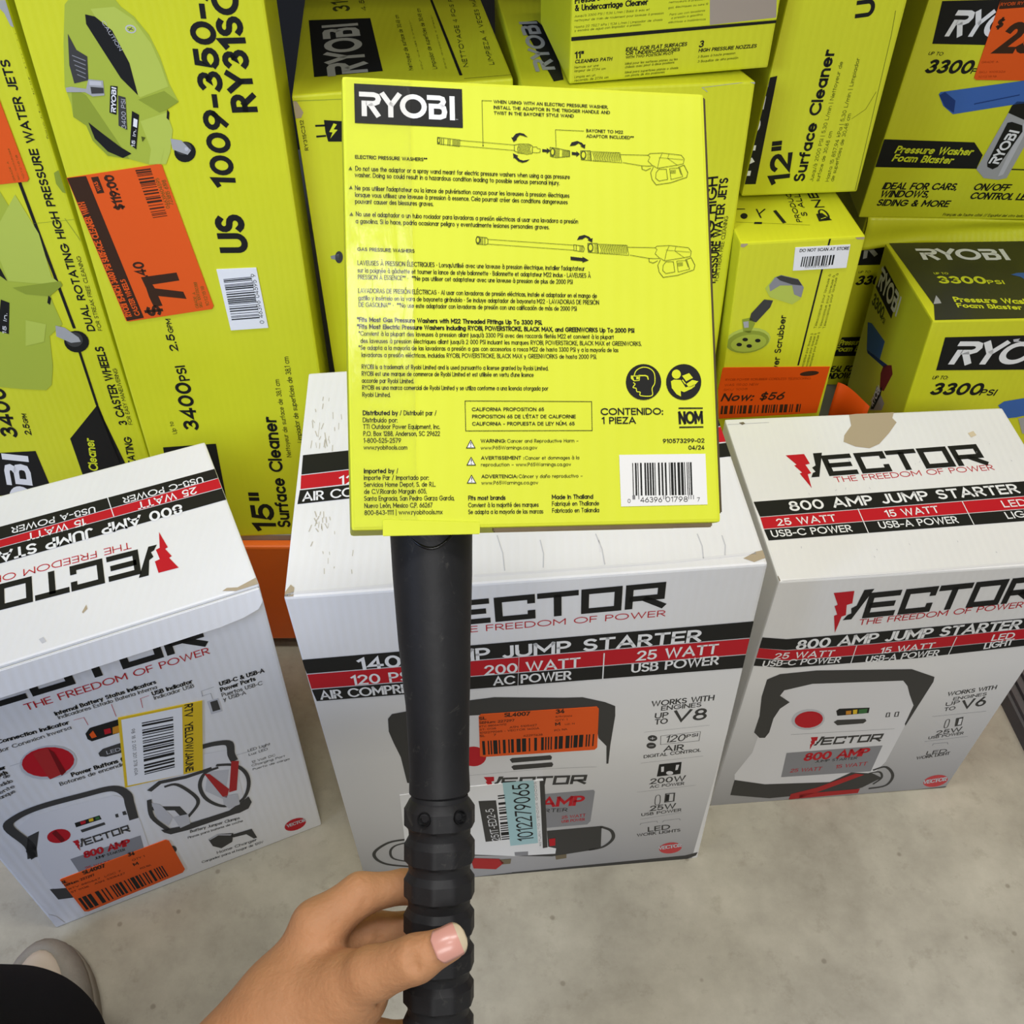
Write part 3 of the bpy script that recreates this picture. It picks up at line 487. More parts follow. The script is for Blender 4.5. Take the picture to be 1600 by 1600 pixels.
  ('s','ds',1,[20.72,216.32,20.2,209.08],0.69,0,0),
  ('s','ds',1,[15.27,180.95,17.24,173.7],0.66,0,0),
  ('s','ds',1,[22.01,190.23,20.3,182.75],0.62,0,0),
  ('s','ds',1,[24.44,171.02,25.2,164.92],0.75,0,0),
  ('s','ds',1,[23.5,178.22,24.35,170.94],0.68,0,0),
  ('s','ds',1,[12.32,195.75,14.29,191.76],0.48,0,0),
  ('s','ds',1,[12.13,194.49,13.07,184.97],0.66,0,0),
  ('s','ds',1,[12.95,168.97,12.32,159.64],0.51,0,0),
  ('s','ds',1,[24.31,169.27,26.19,160.6],0.68,0,0),
  ('s','ds',1,[20.25,173.72,19.05,169.45],0.6,0,0),
  ('s','ww',1,[0.58,1.44,7.2,3.75,38.86,3.82,82.09,4.92],2.27,0,0),
  ('s','ww',1,[140.83,8.26,200.01,7.74,294.12,8.4,356.75,11.42],2.08,0,0),
  ('p','br',1,[-1.63,0.77,4.45,11.92,7.36,8.71,6.96,-0.01],0),
  ('p','br',1,[346.03,6.8,357.06,12.64,367.09,14.24,365.07,6.62,353.26,2.45],0),
  ('s','lg',1,[161.24,47.17,164.17,28.66,164.23,10.97],0.84,0,0),
  ('s','lg',1,[194.09,39.38,195.16,25.08,193.42,11.37],0.83,0,0),
  ('s','lg',1,[237.71,41.87,240.37,25.69,240.16,10.2],0.84,0,0),
  ('s','lg',1,[316.39,34.76,317.47,21.88,315.72,9.53],0.84,0,0),
  ('s','lg',1,[335.09,31.45,335.33,21.06,332.75,11.1],0.84,0,0),
  ('s','ww',1,[239.16,35.31,238.73,22.7],1.19,0,0),
 ],
 'B_f': [
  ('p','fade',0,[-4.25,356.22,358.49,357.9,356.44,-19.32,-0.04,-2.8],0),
  ('l','k',1,'vector',112.08,445.57,167.35,29.31,0.034,0,'r'),
  ('t','r',1,'THE FREEDOM OF POWER',108.7,435.42,172.25,7.81,0.017,0,0),
  ('p','k',1,[-7.87,416.32,356.44,423.26,357.04,401.59,-6.32,397.35],0),
  ('p','r',1,[-6.27,396.07,357.26,400.31,357.66,379.08,-5.71,376.11],0),
  ('p','k',1,[-5.65,374.78,357.61,377.79,358.26,359.26,-4.0,358.01],0),
  ('s','w',3,[234.84,395.59,235.8,358.51],1.03,0,0),
  ('s','w',3,[116.56,391.38,116.41,356.25],1.01,0,0),
  ('t','w',2,'1400 AMP JUMP STARTER',35.23,396.67,279.0,16.5,0.0168,0.02,0),
  ('t','w',2,'120 PSI',27.5,376.98,50.95,13.7,0.0062,0.01,0),
  ('t','w',2,'AIR COMPRESSOR',-0.45,359.79,105.46,12.76,0.0108,0.01,0),
  ('t','w',2,'200 WATT',136.34,376.75,79.46,13.81,0.0196,0.01,0),
  ('t','w',2,'AC POWER',143.21,361.25,65.74,12.87,0.0048,0.01,0),
  ('t','w',2,'25 WATT',262.58,381.04,68.11,13.87,0.0267,0.01,0),
  ('t','w',2,'USB POWER',259.52,364.36,74.21,12.96,0.0391,0.01,0),
  ('t','dg',1,'WORKS WITH',281.9,310.44,55.86,8.68,0.0428,0.01,0),
  ('t','dg',1,'ENGINES',291.24,302.82,36.16,7.25,0.0374,0.01,0),
  ('t','dg',1,'UP',286.68,290.61,12.31,8.94,0.0277,0.01,0),
  ('t','dg',1,'TO',287.66,280.53,11.96,9.09,0.0336,0.01,0),
  ('t','dg',1,'V8',303.54,282.47,31.06,18.99,0.0019,0.01,0),
  ('t','dg',1,'AIR',300.68,232.39,19.26,10.36,0.0259,0.01,0),
  ('t','dg',1,'DIGITAL CONTROL',282.82,223.39,54.42,5.87,0.0749,0.01,0),
  ('t','dg',1,'200W',293.3,173.4,35.12,10.68,0.0327,0.01,0),
  ('t','dg',1,'AC POWER',294.04,165.5,34.19,5.74,0.0389,0.01,0),
  ('t','dg',1,'25W',298.44,118.51,26.6,10.9,0.0557,0.01,0),
  ('t','dg',1,'USB POWER',290.71,109.06,41.24,6.24,0.0909,0.01,0),
  ('t','dg',1,'LED',300.64,73.3,23.68,10.9,0.0923,0.01,0),
  ('t','dg',1,'WORK LIGHTS',289.83,64.51,46.27,6.62,0.0768,0.01,0),
  ('s','g',1,[279.17,269.24,339.34,272.61],0.3,0,0),
  ('s','g',1,[280.96,214.99,340.52,218.91],0.31,0,0),
  ('s','g',1,[281.8,159.64,340.54,164.21],0.33,0,0),
  ('s','g',1,[289.96,102.38,332.4,110.34],0.34,0,0),
  ('p','dg',1,[292.6,257.26,292.54,255.67,292.04,254.29,291.15,253.26,289.95,252.7,288.57,252.65,287.14,253.11,285.81,254.05,284.69,255.37,283.92,256.93,283.54,258.59,283.61,260.18,284.12,261.55,285.01,262.56,286.2,263.12,287.56,263.17,288.98,262.71,290.31,261.78,291.43,260.48,292.21,258.92],0),
  ('p','dg',1,[292.65,244.56,292.59,242.93,292.09,241.53,291.19,240.49,289.98,239.91,288.59,239.86,287.15,240.33,285.8,241.29,284.67,242.64,283.89,244.23,283.51,245.93,283.58,247.55,284.09,248.94,284.99,249.97,286.19,250.54,287.57,250.59,289.0,250.12,290.35,249.17,291.47,247.84,292.27,246.25],0),
  ('s','ww',2,[285.68,258.01,290.45,257.85],0.76,0,0),
  ('s','ww',2,[287.85,260.14,288.28,255.71],0.76,0,0),
  ('s','ww',2,[285.82,245.3,290.34,245.19],0.77,0,0),
  ('s','dg',1,[295.53,260.65,332.17,262.91,332.74,246.95,296.76,245.62],0.46,0,1),
  ('t','dg',1,'120',300.53,248.39,18.42,11.79,0.0324,0,0.1),
  ('t','dg',1,'PSI',319.86,253.81,10.71,5.65,0.1105,0.02,0.1),
  ('p','k',1,[299.12,210.14,320.64,211.2,322.01,188.69,299.07,187.18],0),
  ('p','ww',2,[301.46,205.36,304.23,205.52,304.92,195.9,302.45,195.69],0),
  ('p','ww',2,[315.74,206.68,318.82,206.79,318.34,197.38,316.1,196.54],0),
  ('p','ww',2,[314.57,191.98,314.52,190.87,314.14,189.92,313.45,189.23,312.53,188.86,311.46,188.85,310.36,189.2,309.32,189.88,308.46,190.82,307.85,191.92,307.56,193.08,307.61,194.19,308.0,195.13,308.69,195.82,309.61,196.18,310.67,196.19,311.77,195.84,312.8,195.17,313.66,194.24,314.27,193.14],0),
  ('s','dg',1,[302.1,148.34,306.11,148.63,307.28,132.24,302.93,131.66],0.83,1,1),
  ('s','dg',1,[311.78,151.53,320.31,151.72,321.31,135.44,312.42,134.64],1.5,0,1),
  ('p','k',1,[312.45,149.83,315.66,149.94,316.32,136.27,312.78,135.89],0),
  ('s','g',1,[291.03,90.13,291.57,93.5,308.1,95.79,309.31,92.12],0.69,0,0),
  ('s','g',1,[314.36,91.93,315.37,95.21,331.46,96.88,333.06,93.16],0.69,0,0),
  ('p','rl',1,[341.74,32.51,341.83,28.42,340.68,24.62,338.41,21.49,335.24,19.35,331.47,18.41,327.5,18.77,323.71,20.39,320.48,23.1,318.14,26.64,316.91,30.64,316.89,34.71,318.08,38.45,320.36,41.51,323.51,43.6,327.21,44.51,331.12,44.17,334.86,42.6,338.07,39.96,340.45,36.48],0),
  ('t','lg',2,'VECTOR',316.41,29.46,25.26,8.51,0.1134,0.02,0),
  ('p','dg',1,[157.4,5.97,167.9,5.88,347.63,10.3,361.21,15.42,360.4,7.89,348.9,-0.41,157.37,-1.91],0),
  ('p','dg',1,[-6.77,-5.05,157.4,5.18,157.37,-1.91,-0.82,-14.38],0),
  ('p','ww',1,[67.29,319.08,78.56,322.48,143.65,330.72,183.76,328.89,186.33,259.86,188.3,190.36,190.36,119.72,182.52,97.2,124.38,75.99,74.74,77.98,61.78,210.79],0),
  ('p','dg',2,[51.89,323.75,55.93,330.61,71.14,333.4,122.02,342.18,143.87,344.02,203.02,335.29,219.72,333.76,239.81,323.69,249.46,316.16,250.52,300.85,249.94,277.48,249.35,253.23,249.59,219.26,247.74,219.55,245.77,251.0,237.49,265.9,234.96,284.92,226.25,314.36,200.84,315.38,121.22,318.99,78.22,317.53,73.66,292.56,66.48,272.36,67.71,209.83,59.79,214.07,57.61,260.07,53.3,285.03,50.75,303.68],0),
  ('p','r',2,[134.94,249.66,134.24,244.4,132.46,239.8,129.75,236.33,126.38,234.34,122.71,234.05,119.09,235.48,115.89,238.48,113.44,242.74,111.97,247.82,111.62,253.21,112.4,258.39,114.22,262.86,116.91,266.2,120.2,268.1,123.79,268.38,127.32,267.03,130.48,264.16,132.95,260.04,134.49,255.05],0),
  ('p','dg',2,[156.21,240.8,158.44,243.27,194.06,242.62,195.63,239.57,194.99,234.85,158.41,234.79],0),
  ('p','dg',2,[157.63,227.75,159.88,230.28,195.86,229.87,197.16,225.93,196.05,221.77,159.85,221.62],0),
  ('s','g',2,[117.7,218.06,182.49,219.53,238.85,215.11],0.3,0,0),
  ('l','dg',2,'vector',147.47,192.72,82.48,16.42,-0.0911,0,'r'),
  ('p','g',2,[192.56,171.18,238.14,171.5,239.58,168.14,238.24,107.99,235.25,101.67,138.16,101.66,133.26,174.74],0),
  ('t','r',3,'1400 AMP',133.48,149.3,95.97,19.71,-0.068,0.02,0),
  ('t','k',3,'JUMP STARTER',142.0,138.05,71.68,7.17,-0.0702,0,0),
  ('t','r',3,'25 WATT',208.31,118.28,24.47,6.09,0.0327,0,0),
  ('t','r',3,'USB POWER',208.57,109.77,23.79,5.49,0.0396,0,0),
  ('p','dg',2,[53.69,104.75,108.42,93.09,195.78,94.83,250.52,95.53,252.44,48.76,243.29,43.05,200.5,36.11,117.03,53.7,57.69,70.33],0),
  ('s','dg',2,[249.78,93.93,261.33,83.15,264.25,64.82,255.04,48.28,239.82,43.7],3.76,1,0),
  ('s','dg',1,[50.23,101.9,32.09,98.24,16.65,81.61,15.86,65.45,26.08,50.55,48.79,40.54],3.57,1,0),
  ('s','dg',1,[49.69,95.02,37.88,90.14,31.96,78.75,33.79,62.05,49.63,51.63],2.61,1,0),
  ('p','rd',3,[113.49,48.8,143.9,41.18,148.91,30.78,140.11,17.13,116.09,23.72],0),
  ('p','dt',3,[143.87,39.3,156.69,38.75,155.77,27.56,147.15,27.31],0),
  ('p','r',4,[196.16,77.17,202.85,77.74,203.28,61.48,197.36,60.75],0),
  ('p','dt',3,[203.91,37.35,215.92,38.84,216.24,29.36,205.03,27.69],0),
  ('s','ww',4,[164.99,408.21,163.67,347.32],0.39,0,0),
 ],
 'B_f#price_sticker#orange clearance sticker with barcode': [
  ('p','o',5,[129.76,316.54,131.66,320.02,233.12,317.91,235.01,314.4,237.15,250.9,234.83,247.09,132.74,250.0,129.13,251.94],0),
  ('b','k',6,[131.54,277.45,234.38,274.41,234.61,254.04,131.81,253.75],50,9),
  ('t','db',6,'SL',130.03,311.46,6.31,5.03,0.0593,0.03,0),
  ('t','db',6,'SL4007',151.75,313.45,22.72,6.52,-0.0294,0.03,0),
  ('t','db',6,'34',196.99,312.15,7.89,7.07,0.02,0.03,0),
  ('t','db',6,'SBNum: 227297',129.87,305.64,30.96,3.81,-0.0102,0.01,0),
  ('t','db',6,'RTV: 880647X12',129.72,300.01,24.03,2.83,0.0176,0,0),
  ('t','db',6,'ST: 0138',130.0,294.8,14.48,2.85,0.0352,0,0),
  ('t','db',6,'ASN: 5105427',156.54,294.87,24.2,3.11,0.0173,0,0),
  ('t','db',6,'1012279065 - VECTOR 1400A',129.86,289.6,53.1,3.13,0.0032,0,0),
  ('t','db',6,'8/9/2024',196.86,306.35,14.91,2.55,-0.0381,0,0),
  ('t','db',6,'QTY: 1',197.02,300.19,10.67,3.1,0.0268,0,0),
  ('t','db',6,'M',197.21,292.93,4.59,5.23,0.0841,0.03,0),
  ('t','db',6,'UZ: N',205.8,293.01,8.6,2.61,0.0082,0,0),
  ('t','db',6,'PO: NA',196.73,283.85,11.55,3.19,0.0842,0,0),
  ('t','db',6,'SL    7',129.72,284.36,14.58,3.42,-0.0012,0.01,0),
  ('t','db',6,'42297638',168.69,279.19,17.33,3.19,-0.0233,0,0),
 ],
 'B_f#shipping_label#white label with teal number strip': [
  ('p','w',5,[51.01,192.98,117.01,198.26,188.13,200.04,195.7,59.23,204.32,53.98,203.76,42.98,159.28,45.75,117.15,57.36,47.47,66.79],0),
  ('p','tl',6,[149.1,201.2,178.91,200.91,184.86,71.36,156.01,70.17],0),
  ('t','k',7,'1012279065',180.23,80.06,117.2,16.59,1.6197,0.0,0),
  ('p','dg',6,[125.35,169.8,142.48,168.51,146.14,84.48,130.39,83.8],0),
  ('t','w',7,'251T-ED2-5',145.31,84.63,68.64,8.29,1.6501,0,0),
  ('b','k',6,[144.18,177.6,146.94,82.56,155.25,82.82,151.17,178.0],30,4),
  ('p','dg',6,[184.62,198.5,189.23,198.66,195.19,59.33,190.12,58.44],0),
  ('t','dg',6,'RETURN TO VENDOR GOODS',188.84,64.13,133.62,2.18,1.6276,0,0),
  ('p','g',6,[160.16,54.84,174.57,53.99,174.64,44.72,160.65,46.61],0),
 ],
 'C_t': [
  ('l','k',1,'vector',80.03,121.06,154.5,27.35,0.0222,0,'r'),
  ('t','r',1,'THE FREEDOM OF POWER',83.14,112.24,153.81,7.2,0.0252,0,0),
  ('p','k',1,[1.18,93.95,266.09,99.31,264.23,81.21,2.51,75.21],0),
  ('p','r',1,[2.51,74.41,264.27,80.38,262.38,65.75,2.16,60.49],0),
  ('p','k',1,[2.16,59.71,262.23,64.96,260.31,50.93,3.08,46.5],0),
  ('s','w',3,[93.05,77.63,93.17,47.25],0.78,0,0),
  ('s','w',3,[190.53,79.07,190.1,49.63],0.79,0,0),
  ('t','w',2,'800 AMP JUMP STARTER',31.77,79.48,216.58,12.17,0.0231,0.02,0),
  ('t','w',2,'25 WATT',15.48,62.78,54.49,8.48,0.0233,0.01,0),
  ('t','w',2,'USB-C POWER',7.21,49.73,72.97,8.33,0.0126,0.01,0),
  ('t','w',2,'15 WATT',115.82,65.02,49.89,8.52,0.0349,0.01,0),
  ('t','w',2,'USB-A POWER',105.5,51.94,72.46,8.4,0.0147,0.01,0),
  ('t','w',2,'LED',225.62,67.99,22.85,8.62,0.0238,0.01,0),
  ('t','w',2,'LIGHT',223.12,54.01,33.67,8.37,0.0435,0.01,0),
  ('p','br',1,[124.35,203.71,133.38,204.58,171.31,206.29,165.39,195.44,167.49,188.86,154.87,174.13,140.45,159.89,129.2,154.74,116.53,158.23,107.18,165.73,110.59,174.71,121.59,187.92],0),
  ('s','ww',1,[2.71,-0.21,63.13,1.24,139.14,2.19,216.16,3.63],2.2,0,0),
  ('p','dt',1,[-6.01,2.17,1.07,6.36,1.61,-0.84,-5.68,-3.78],0),
  ('s','lg',1,[62.14,67.67,60.47,66.51],0.29,0,0),
  ('s','lg',1,[246.38,151.63,245.64,150.55],0.47,0,0),
  ('s','lg',1,[154.99,118.04,153.0,115.58],0.56,0,0),
  ('s','lg',1,[165.64,130.57,164.98,129.64],0.34,0,0),
  ('s','lg',1,[257.49,127.43,257.53,126.12],0.71,0,0),
  ('s','lg',1,[83.91,172.89,84.08,172.22],0.43,0,0),
  ('s','lg',1,[29.75,37.45,29.23,35.21],0.5,0,0),
  ('s','lg',1,[168.39,32.61,168.22,30.7],0.44,0,0),
  ('s','lg',1,[79.4,96.8,77.94,95.32],0.74,0,0),
  ('s','lg',1,[94.34,29.03,94.91,27.65],0.63,0,0),
  ('s','lg',1,[229.82,142.26,229.1,139.79],0.61,0,0),
  ('s','lg',1,[203.69,95.78,203.84,93.39],0.34,0,0),
  ('s','lg',1,[103.66,133.29,101.5,130.6],0.32,0,0),
  ('s','lg',1,[111.99,103.63,112.6,100.94],0.39,0,0),
  ('s','lg',1,[54.38,100.84,54.82,98.67],0.32,0,0),
  ('s','lg',1,[191.53,122.23,191.52,121.33],0.46,0,0),
  ('s','lg',1,[124.94,33.13,125.16,30.91],0.32,0,0),
  ('s','lg',1,[104.0,141.03,104.66,138.27],0.81,0,0),
  ('s','lg',1,[39.59,71.46,38.41,70.5],0.65,0,0),
  ('s','lg',1,[89.5,21.24,90.01,19.45],0.47,0,0),
  ('s','lg',1,[81.36,103.07,79.47,101.53],0.55,0,0),
  ('s','lg',1,[171.52,133.79,169.78,131.69],0.47,0,0),
  ('s','lg',1,[90.46,104.98,89.43,102.33],0.46,0,0),
  ('s','lg',1,[196.71,17.5,197.46,16.12],0.63,0,0),
  ('s','lg',1,[1.17,199.56,42.57,199.29],0.64,0,0),
  ('p','dt',1,[12.75,201.14,17.29,202.04,18.81,199.36,15.19,197.76],0),
  ('p','ob2',1,[231.26,167.76,237.7,170.35,238.42,164.05,232.01,161.48],0),
 ],
 'C_f': [
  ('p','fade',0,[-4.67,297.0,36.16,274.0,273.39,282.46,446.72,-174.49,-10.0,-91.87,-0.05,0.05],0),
  ('l','k',1,'vector',90.84,348.03,154.78,36.79,0.053,0,'r'),
  ('t','r',1,'THE FREEDOM OF POWER',89.91,337.38,149.12,8.92,0.0672,0,0),
  ('p','k',1,[-6.8,331.51,26.56,323.52,106.75,324.78,255.28,330.19,261.39,314.09,111.47,306.53,29.95,306.02,-4.93,314.39],0),
  ('p','r',1,[-4.93,314.39,30.16,304.95,111.74,305.46,261.8,313.02,267.94,296.83,115.94,289.21,33.3,288.75,-5.39,298.84],0),
  ('p','k',1,[-5.21,297.77,33.51,287.66,116.23,288.11,268.35,295.74,272.4,285.06,161.27,276.47,35.8,275.86,-6.33,285.84],0),
  ('s','w',3,[96.34,305.59,98.03,270.58],0.85,0,0),
  ('s','w',3,[190.79,308.07,191.99,278.09],0.86,0,0),
  ('t','w',2,'800 AMP JUMP STARTER',38.29,305.0,210.14,15.63,0.0392,0.02,0),
  ('t','w',2,'25 WATT',20.32,292.14,57.03,10.02,-0.0303,0.01,0),
  ('t','w',2,'USB-C POWER',11.03,280.79,75.29,10.2,-0.0294,0.01,0),
  ('t','w',2,'15 WATT',122.38,288.42,51.41,10.35,0.0501,0.01,0),
  ('t','w',2,'USB-A POWER',111.53,275.43,70.34,10.52,0.0403,0.01,0),
  ('t','w',2,'LED',227.14,296.82,21.42,10.41,0.076,0.01,0),
  ('t','w',2,'LIGHT',224.28,283.79,27.38,10.81,0.1395,0.01,0),
  ('p','ww',1,[47.35,216.26,36.86,237.18,65.8,252.41,157.67,244.37,174.65,222.95,185.37,193.64,186.11,147.31,186.02,74.37,178.73,46.22,132.3,33.47,21.66,46.07,17.73,71.38,29.31,116.7,30.16,152.22,39.3,189.04],0),
  ('p','dg',2,[32.1,147.58,24.37,159.54,24.54,191.09,20.33,227.74,20.23,258.29,31.39,266.12,66.7,267.89,162.37,258.0,190.01,240.98,191.54,232.37,188.95,189.07,186.68,149.4,184.93,153.96,183.8,189.77,173.6,211.29,166.67,227.89,159.33,238.45,128.52,240.53,67.45,244.65,41.26,236.6,38.74,227.24,51.1,213.77,43.36,202.78,40.09,184.8,40.63,157.21,37.96,146.73],0),
  ('p','lg',2,[94.51,178.39,95.43,171.91,94.56,165.92,91.97,161.05,87.91,157.78,82.78,156.47,77.11,157.25,71.46,160.03,66.42,164.53,62.49,170.28,60.04,176.68,59.28,183.1,60.29,188.93,62.92,193.62,66.93,196.73,71.92,197.97,77.43,197.25,82.94,194.61,87.93,190.31,91.92,184.72],0),
  ('p','r',3,[92.39,178.73,93.13,173.58,92.37,168.77,90.18,164.79,86.78,162.05,82.49,160.82,77.76,161.24,73.05,163.26,68.85,166.66,65.57,171.11,63.53,176.14,62.9,181.26,63.75,185.98,65.97,189.84,69.34,192.48,73.54,193.66,78.17,193.27,82.78,191.34,86.95,188.05,90.26,183.71],0),
  ('p','k',2,[103.49,190.48,105.96,194.24,137.72,191.95,139.29,181.44,106.92,180.51],0),
  ('p','ob',3,[113.87,189.06,119.44,189.12,120.73,181.92,115.59,181.8],0),
  ('p','yb',3,[120.98,190.14,125.39,190.35,127.03,181.88,123.06,181.6],0),
  ('p','gn',3,[127.01,190.13,135.84,190.57,136.96,181.76,128.66,181.66],0),
  ('p','dg',2,[105.85,168.48,108.82,172.29,138.75,170.22,141.03,165.67,138.72,161.32,111.36,161.33],0),
  ('s','dg',2,[159.17,178.7,162.11,178.71,163.52,170.99,160.1,171.04],1.18,0,1),
  ('s','dg',2,[168.21,178.7,171.5,179.08,172.73,170.55,169.31,170.6],1.19,0,1),
  ('s','g',2,[64.88,149.4,176.28,145.23],0.48,0,0),
  ('l','dg',2,'vector',101.7,122.31,65.88,15.66,-0.0164,0,'r'),
  ('p','g',2,[67.76,110.95,172.53,111.44,174.17,54.34,72.13,56.98],0),
  ('t','r',3,'800 AMP',89.69,89.96,71.39,17.46,0.0203,0.02,0),
  ('t','k',3,'JUMP STARTER',103.99,84.47,46.57,5.42,0.0212,0,0),
  ('t','r',3,'25 WATT',79.99,66.53,35.26,7.98,-0.0172,0,0),
  ('t','r',3,'15 WATT',130.69,67.42,34.82,8.13,0.0549,0,0),
  ('p','dg',2,[19.68,58.83,56.39,43.04,131.7,36.09,151.83,55.36,178.06,48.8,191.12,36.78,173.79,16.6,148.84,5.02,92.54,8.97,67.66,7.8,20.23,23.39],0),
  ('p','rd',3,[91.54,1.23,91.48,14.36,119.17,25.38,157.56,52.0,168.45,47.82,134.69,22.88,104.05,1.82],0),
  ('p','rd',3,[101.84,12.68,171.84,14.33,171.9,3.89,104.05,1.82],0),
  ('s','dg',2,[176.07,56.51,189.39,61.78,203.21,39.89,201.31,17.35,182.36,12.64],3.36,1,0),
  ('s','dg',2,[172.93,49.6,184.83,51.21,191.12,36.78,184.85,22.55],2.6,1,0),
  ('t','dg',1,'WORKS WITH',214.64,202.64,48.91,7.83,0.1384,0.01,0),
  ('t','dg',1,'ENGINES',223.63,193.36,33.53,6.21,0.1581,0.01,0),
  ('t','dg',1,'UP',219.02,182.94,14.13,7.69,0.1883,0.01,0),
  ('t','dg',1,'TO',220.47,173.19,11.43,7.29,0.1573,0.01,0),
  ('t','dg',1,'V6',237.73,174.16,25.08,18.28,0.1991,0.01,0),
  ('t','dg',1,'25W',226.88,123.86,27.17,9.8,0.1879,0.01,0),
  ('t','dg',1,'USB POWER',220.79,116.65,37.31,5.9,0.1468,0.01,0),
  ('t','dg',1,'LED',228.69,82.2,22.45,8.14,0.1035,0.01,0),
  ('t','dg',1,'WORK LIGHT',220.47,72.97,36.44,6.79,0.1659,0.01,0),
  ('s','g',1,[211.06,164.39,267.57,167.14],0.48,0,0),
  ('s','g',1,[218.48,112.45,264.57,117.07],0.5,0,0),
  ('s','dg',1,[229.17,154.2,232.51,154.59,234.65,140.43,231.27,140.04],0.98,1,1),
  ('p','dg',1,[238.63,157.16,246.07,159.11,249.38,141.84,242.43,140.2],0),
  ('p','ww',2,[242.54,155.76,245.64,156.18,247.81,143.8,244.68,143.38],0),
  ('s','g',1,[229.95,102.08,229.88,106.22,245.26,106.71,246.97,102.8],0.76,0,0),
  ('p','rl',1,[272.3,22.23,273.41,17.74,273.12,13.3,271.45,9.33,268.56,6.25,264.72,4.36,260.32,3.86,255.8,4.79,251.62,7.07,248.19,10.46,245.85,14.61,244.81,19.11,245.18,23.52,246.9,27.41,249.79,30.42,253.58,32.25,257.9,32.74,262.34,31.84,266.47,29.63,269.9,26.33],0),
  ('t','lg',2,'VECTOR',245.57,12.86,26.9,9.6,0.1694,0.02,0),
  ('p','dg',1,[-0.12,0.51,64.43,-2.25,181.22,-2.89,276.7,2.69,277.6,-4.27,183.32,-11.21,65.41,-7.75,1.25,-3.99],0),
 ],
 'G_f': [
  ('p','pg',1,[38.97,567.19,45.78,573.35,77.59,572.93,82.32,565.01,90.71,557.74,99.39,543.88,104.23,527.23,107.16,504.98,111.76,490.84,99.86,484.26,101.6,467.52,95.67,448.97,89.51,438.03,74.53,437.94,58.97,443.02,41.21,446.21,31.83,459.54,29.88,472.47,21.07,479.88,22.31,490.59,20.98,504.65,29.81,538.34],0),
  ('p','pl',2,[58.28,563.76,77.26,565.08,90.12,555.35,99.58,537.3,103.57,520.49,105.89,503.26,80.73,494.91,79.38,496.69,78.62,522.58,71.04,547.55,60.17,558.17],0),
  ('p','pd',2,[78.53,493.18,101.56,499.84,111.76,490.84,99.86,484.26,93.97,482.21],0),
  ('p','pl',2,[76.02,475.29,99.38,482.12,101.6,467.52,95.67,448.97,89.51,438.03,74.53,437.94,79.48,451.16],0),
  ('p','pl',3,[79.48,451.16,90.55,450.96,84.85,438.12,74.53,437.94],0),
  ('p','pd',2,[26.27,504.57,36.71,497.41,58.97,443.02,41.21,446.21,31.83,459.54,29.88,472.47,21.07,479.88],0),
  ('p','k',3,[52.98,559.87,60.17,558.17,71.04,547.55,78.62,522.58,79.38,496.69,68.63,510.79,59.03,534.6,51.86,552.68],0),
  ('p','k',3,[32.42,475.15,42.42,464.9,54.18,453.52,61.98,447.71,53.65,444.07,42.19,449.98,34.16,461.35],0),
  ('p','dg',3,[35.34,545.63,38.73,533.24,46.0,528.13,41.79,509.51,29.64,507.11,29.71,521.65],0),
  ('s','g',4,[34.11,529.15,43.87,524.8],0.69,0,0),
  ('s','g',4,[34.11,525.46,42.95,521.44],0.69,0,0),
  ('s','g',4,[34.11,521.75,42.02,518.06],0.7,0,0),
  ('s','g',4,[34.12,518.02,41.09,514.67],0.7,0,0),
  ('s','g',4,[34.12,514.27,40.15,511.25],0.7,0,0),
  ('p','gs',4,[21.61,503.78,26.27,504.57,38.14,502.63,42.03,510.36,53.67,508.97,51.8,497.16,41.8,496.44,36.54,500.04,26.81,500.2,21.5,500.29],0),
  ('p','lg',5,[42.58,509.15,52.08,508.3,51.56,505.02,41.64,505.7],0),
  ('p','dg',5,[42.15,504.31,52.52,503.27,51.73,498.91,41.53,498.73],0),
  ('p','k',4,[58.63,504.91,64.33,504.29,57.51,481.04,52.22,482.93],0),
  ('l','w',5,'ryobi',57.34,482.49,21.41,3.83,1.2965,0,'r'),
  ('p','dg',4,[63.0,496.97,68.61,495.11,63.36,468.21,57.02,471.98],0),
  ('t','lg',5,'3400 PSI',62.68,469.14,24.83,3.56,1.3478,0,0),
  ('p','k',4,[71.27,484.04,76.42,480.71,66.96,451.4,62.63,455.61],0),
  ('t','w',5,'15 in.',66.12,453.3,15.56,2.82,1.252,0.02,0),
  ('p','w',5,[71.26,478.1,74.16,476.59,71.99,469.89,69.08,471.4],0),
  ('p','lg',3,[89.99,547.16,89.28,546.32,88.25,545.69,87.0,545.33,85.66,545.28,84.35,545.54,83.22,546.09,82.36,546.87,81.86,547.81,81.77,548.81,82.1,549.77,82.81,550.61,83.84,551.23,85.09,551.59,86.42,551.64,87.72,551.38,88.85,550.84,89.72,550.06,90.22,549.13,90.31,548.13],0),
  ('p','pl',4,[89.08,547.46,88.57,546.89,87.82,546.48,86.89,546.26,85.88,546.25,84.89,546.47,84.0,546.88,83.32,547.44,82.91,548.11,82.8,548.8,83.01,549.47,83.51,550.04,84.27,550.45,85.19,550.67,86.2,550.68,87.19,550.46,88.07,550.06,88.75,549.5,89.17,548.83,89.28,548.13],0),
  ('s','dg',5,[83.84,549.31,88.24,547.62],0.51,0,0),
  ('s','dg',5,[84.39,547.36,87.38,549.75],0.51,0,0),
  ('p','od',4,[73.86,462.48,77.3,461.49,73.67,457.84],0),
  ('t','lg',4,'CAUTION',64.2,554.11,23.93,2.97,-1.1901,0,0),
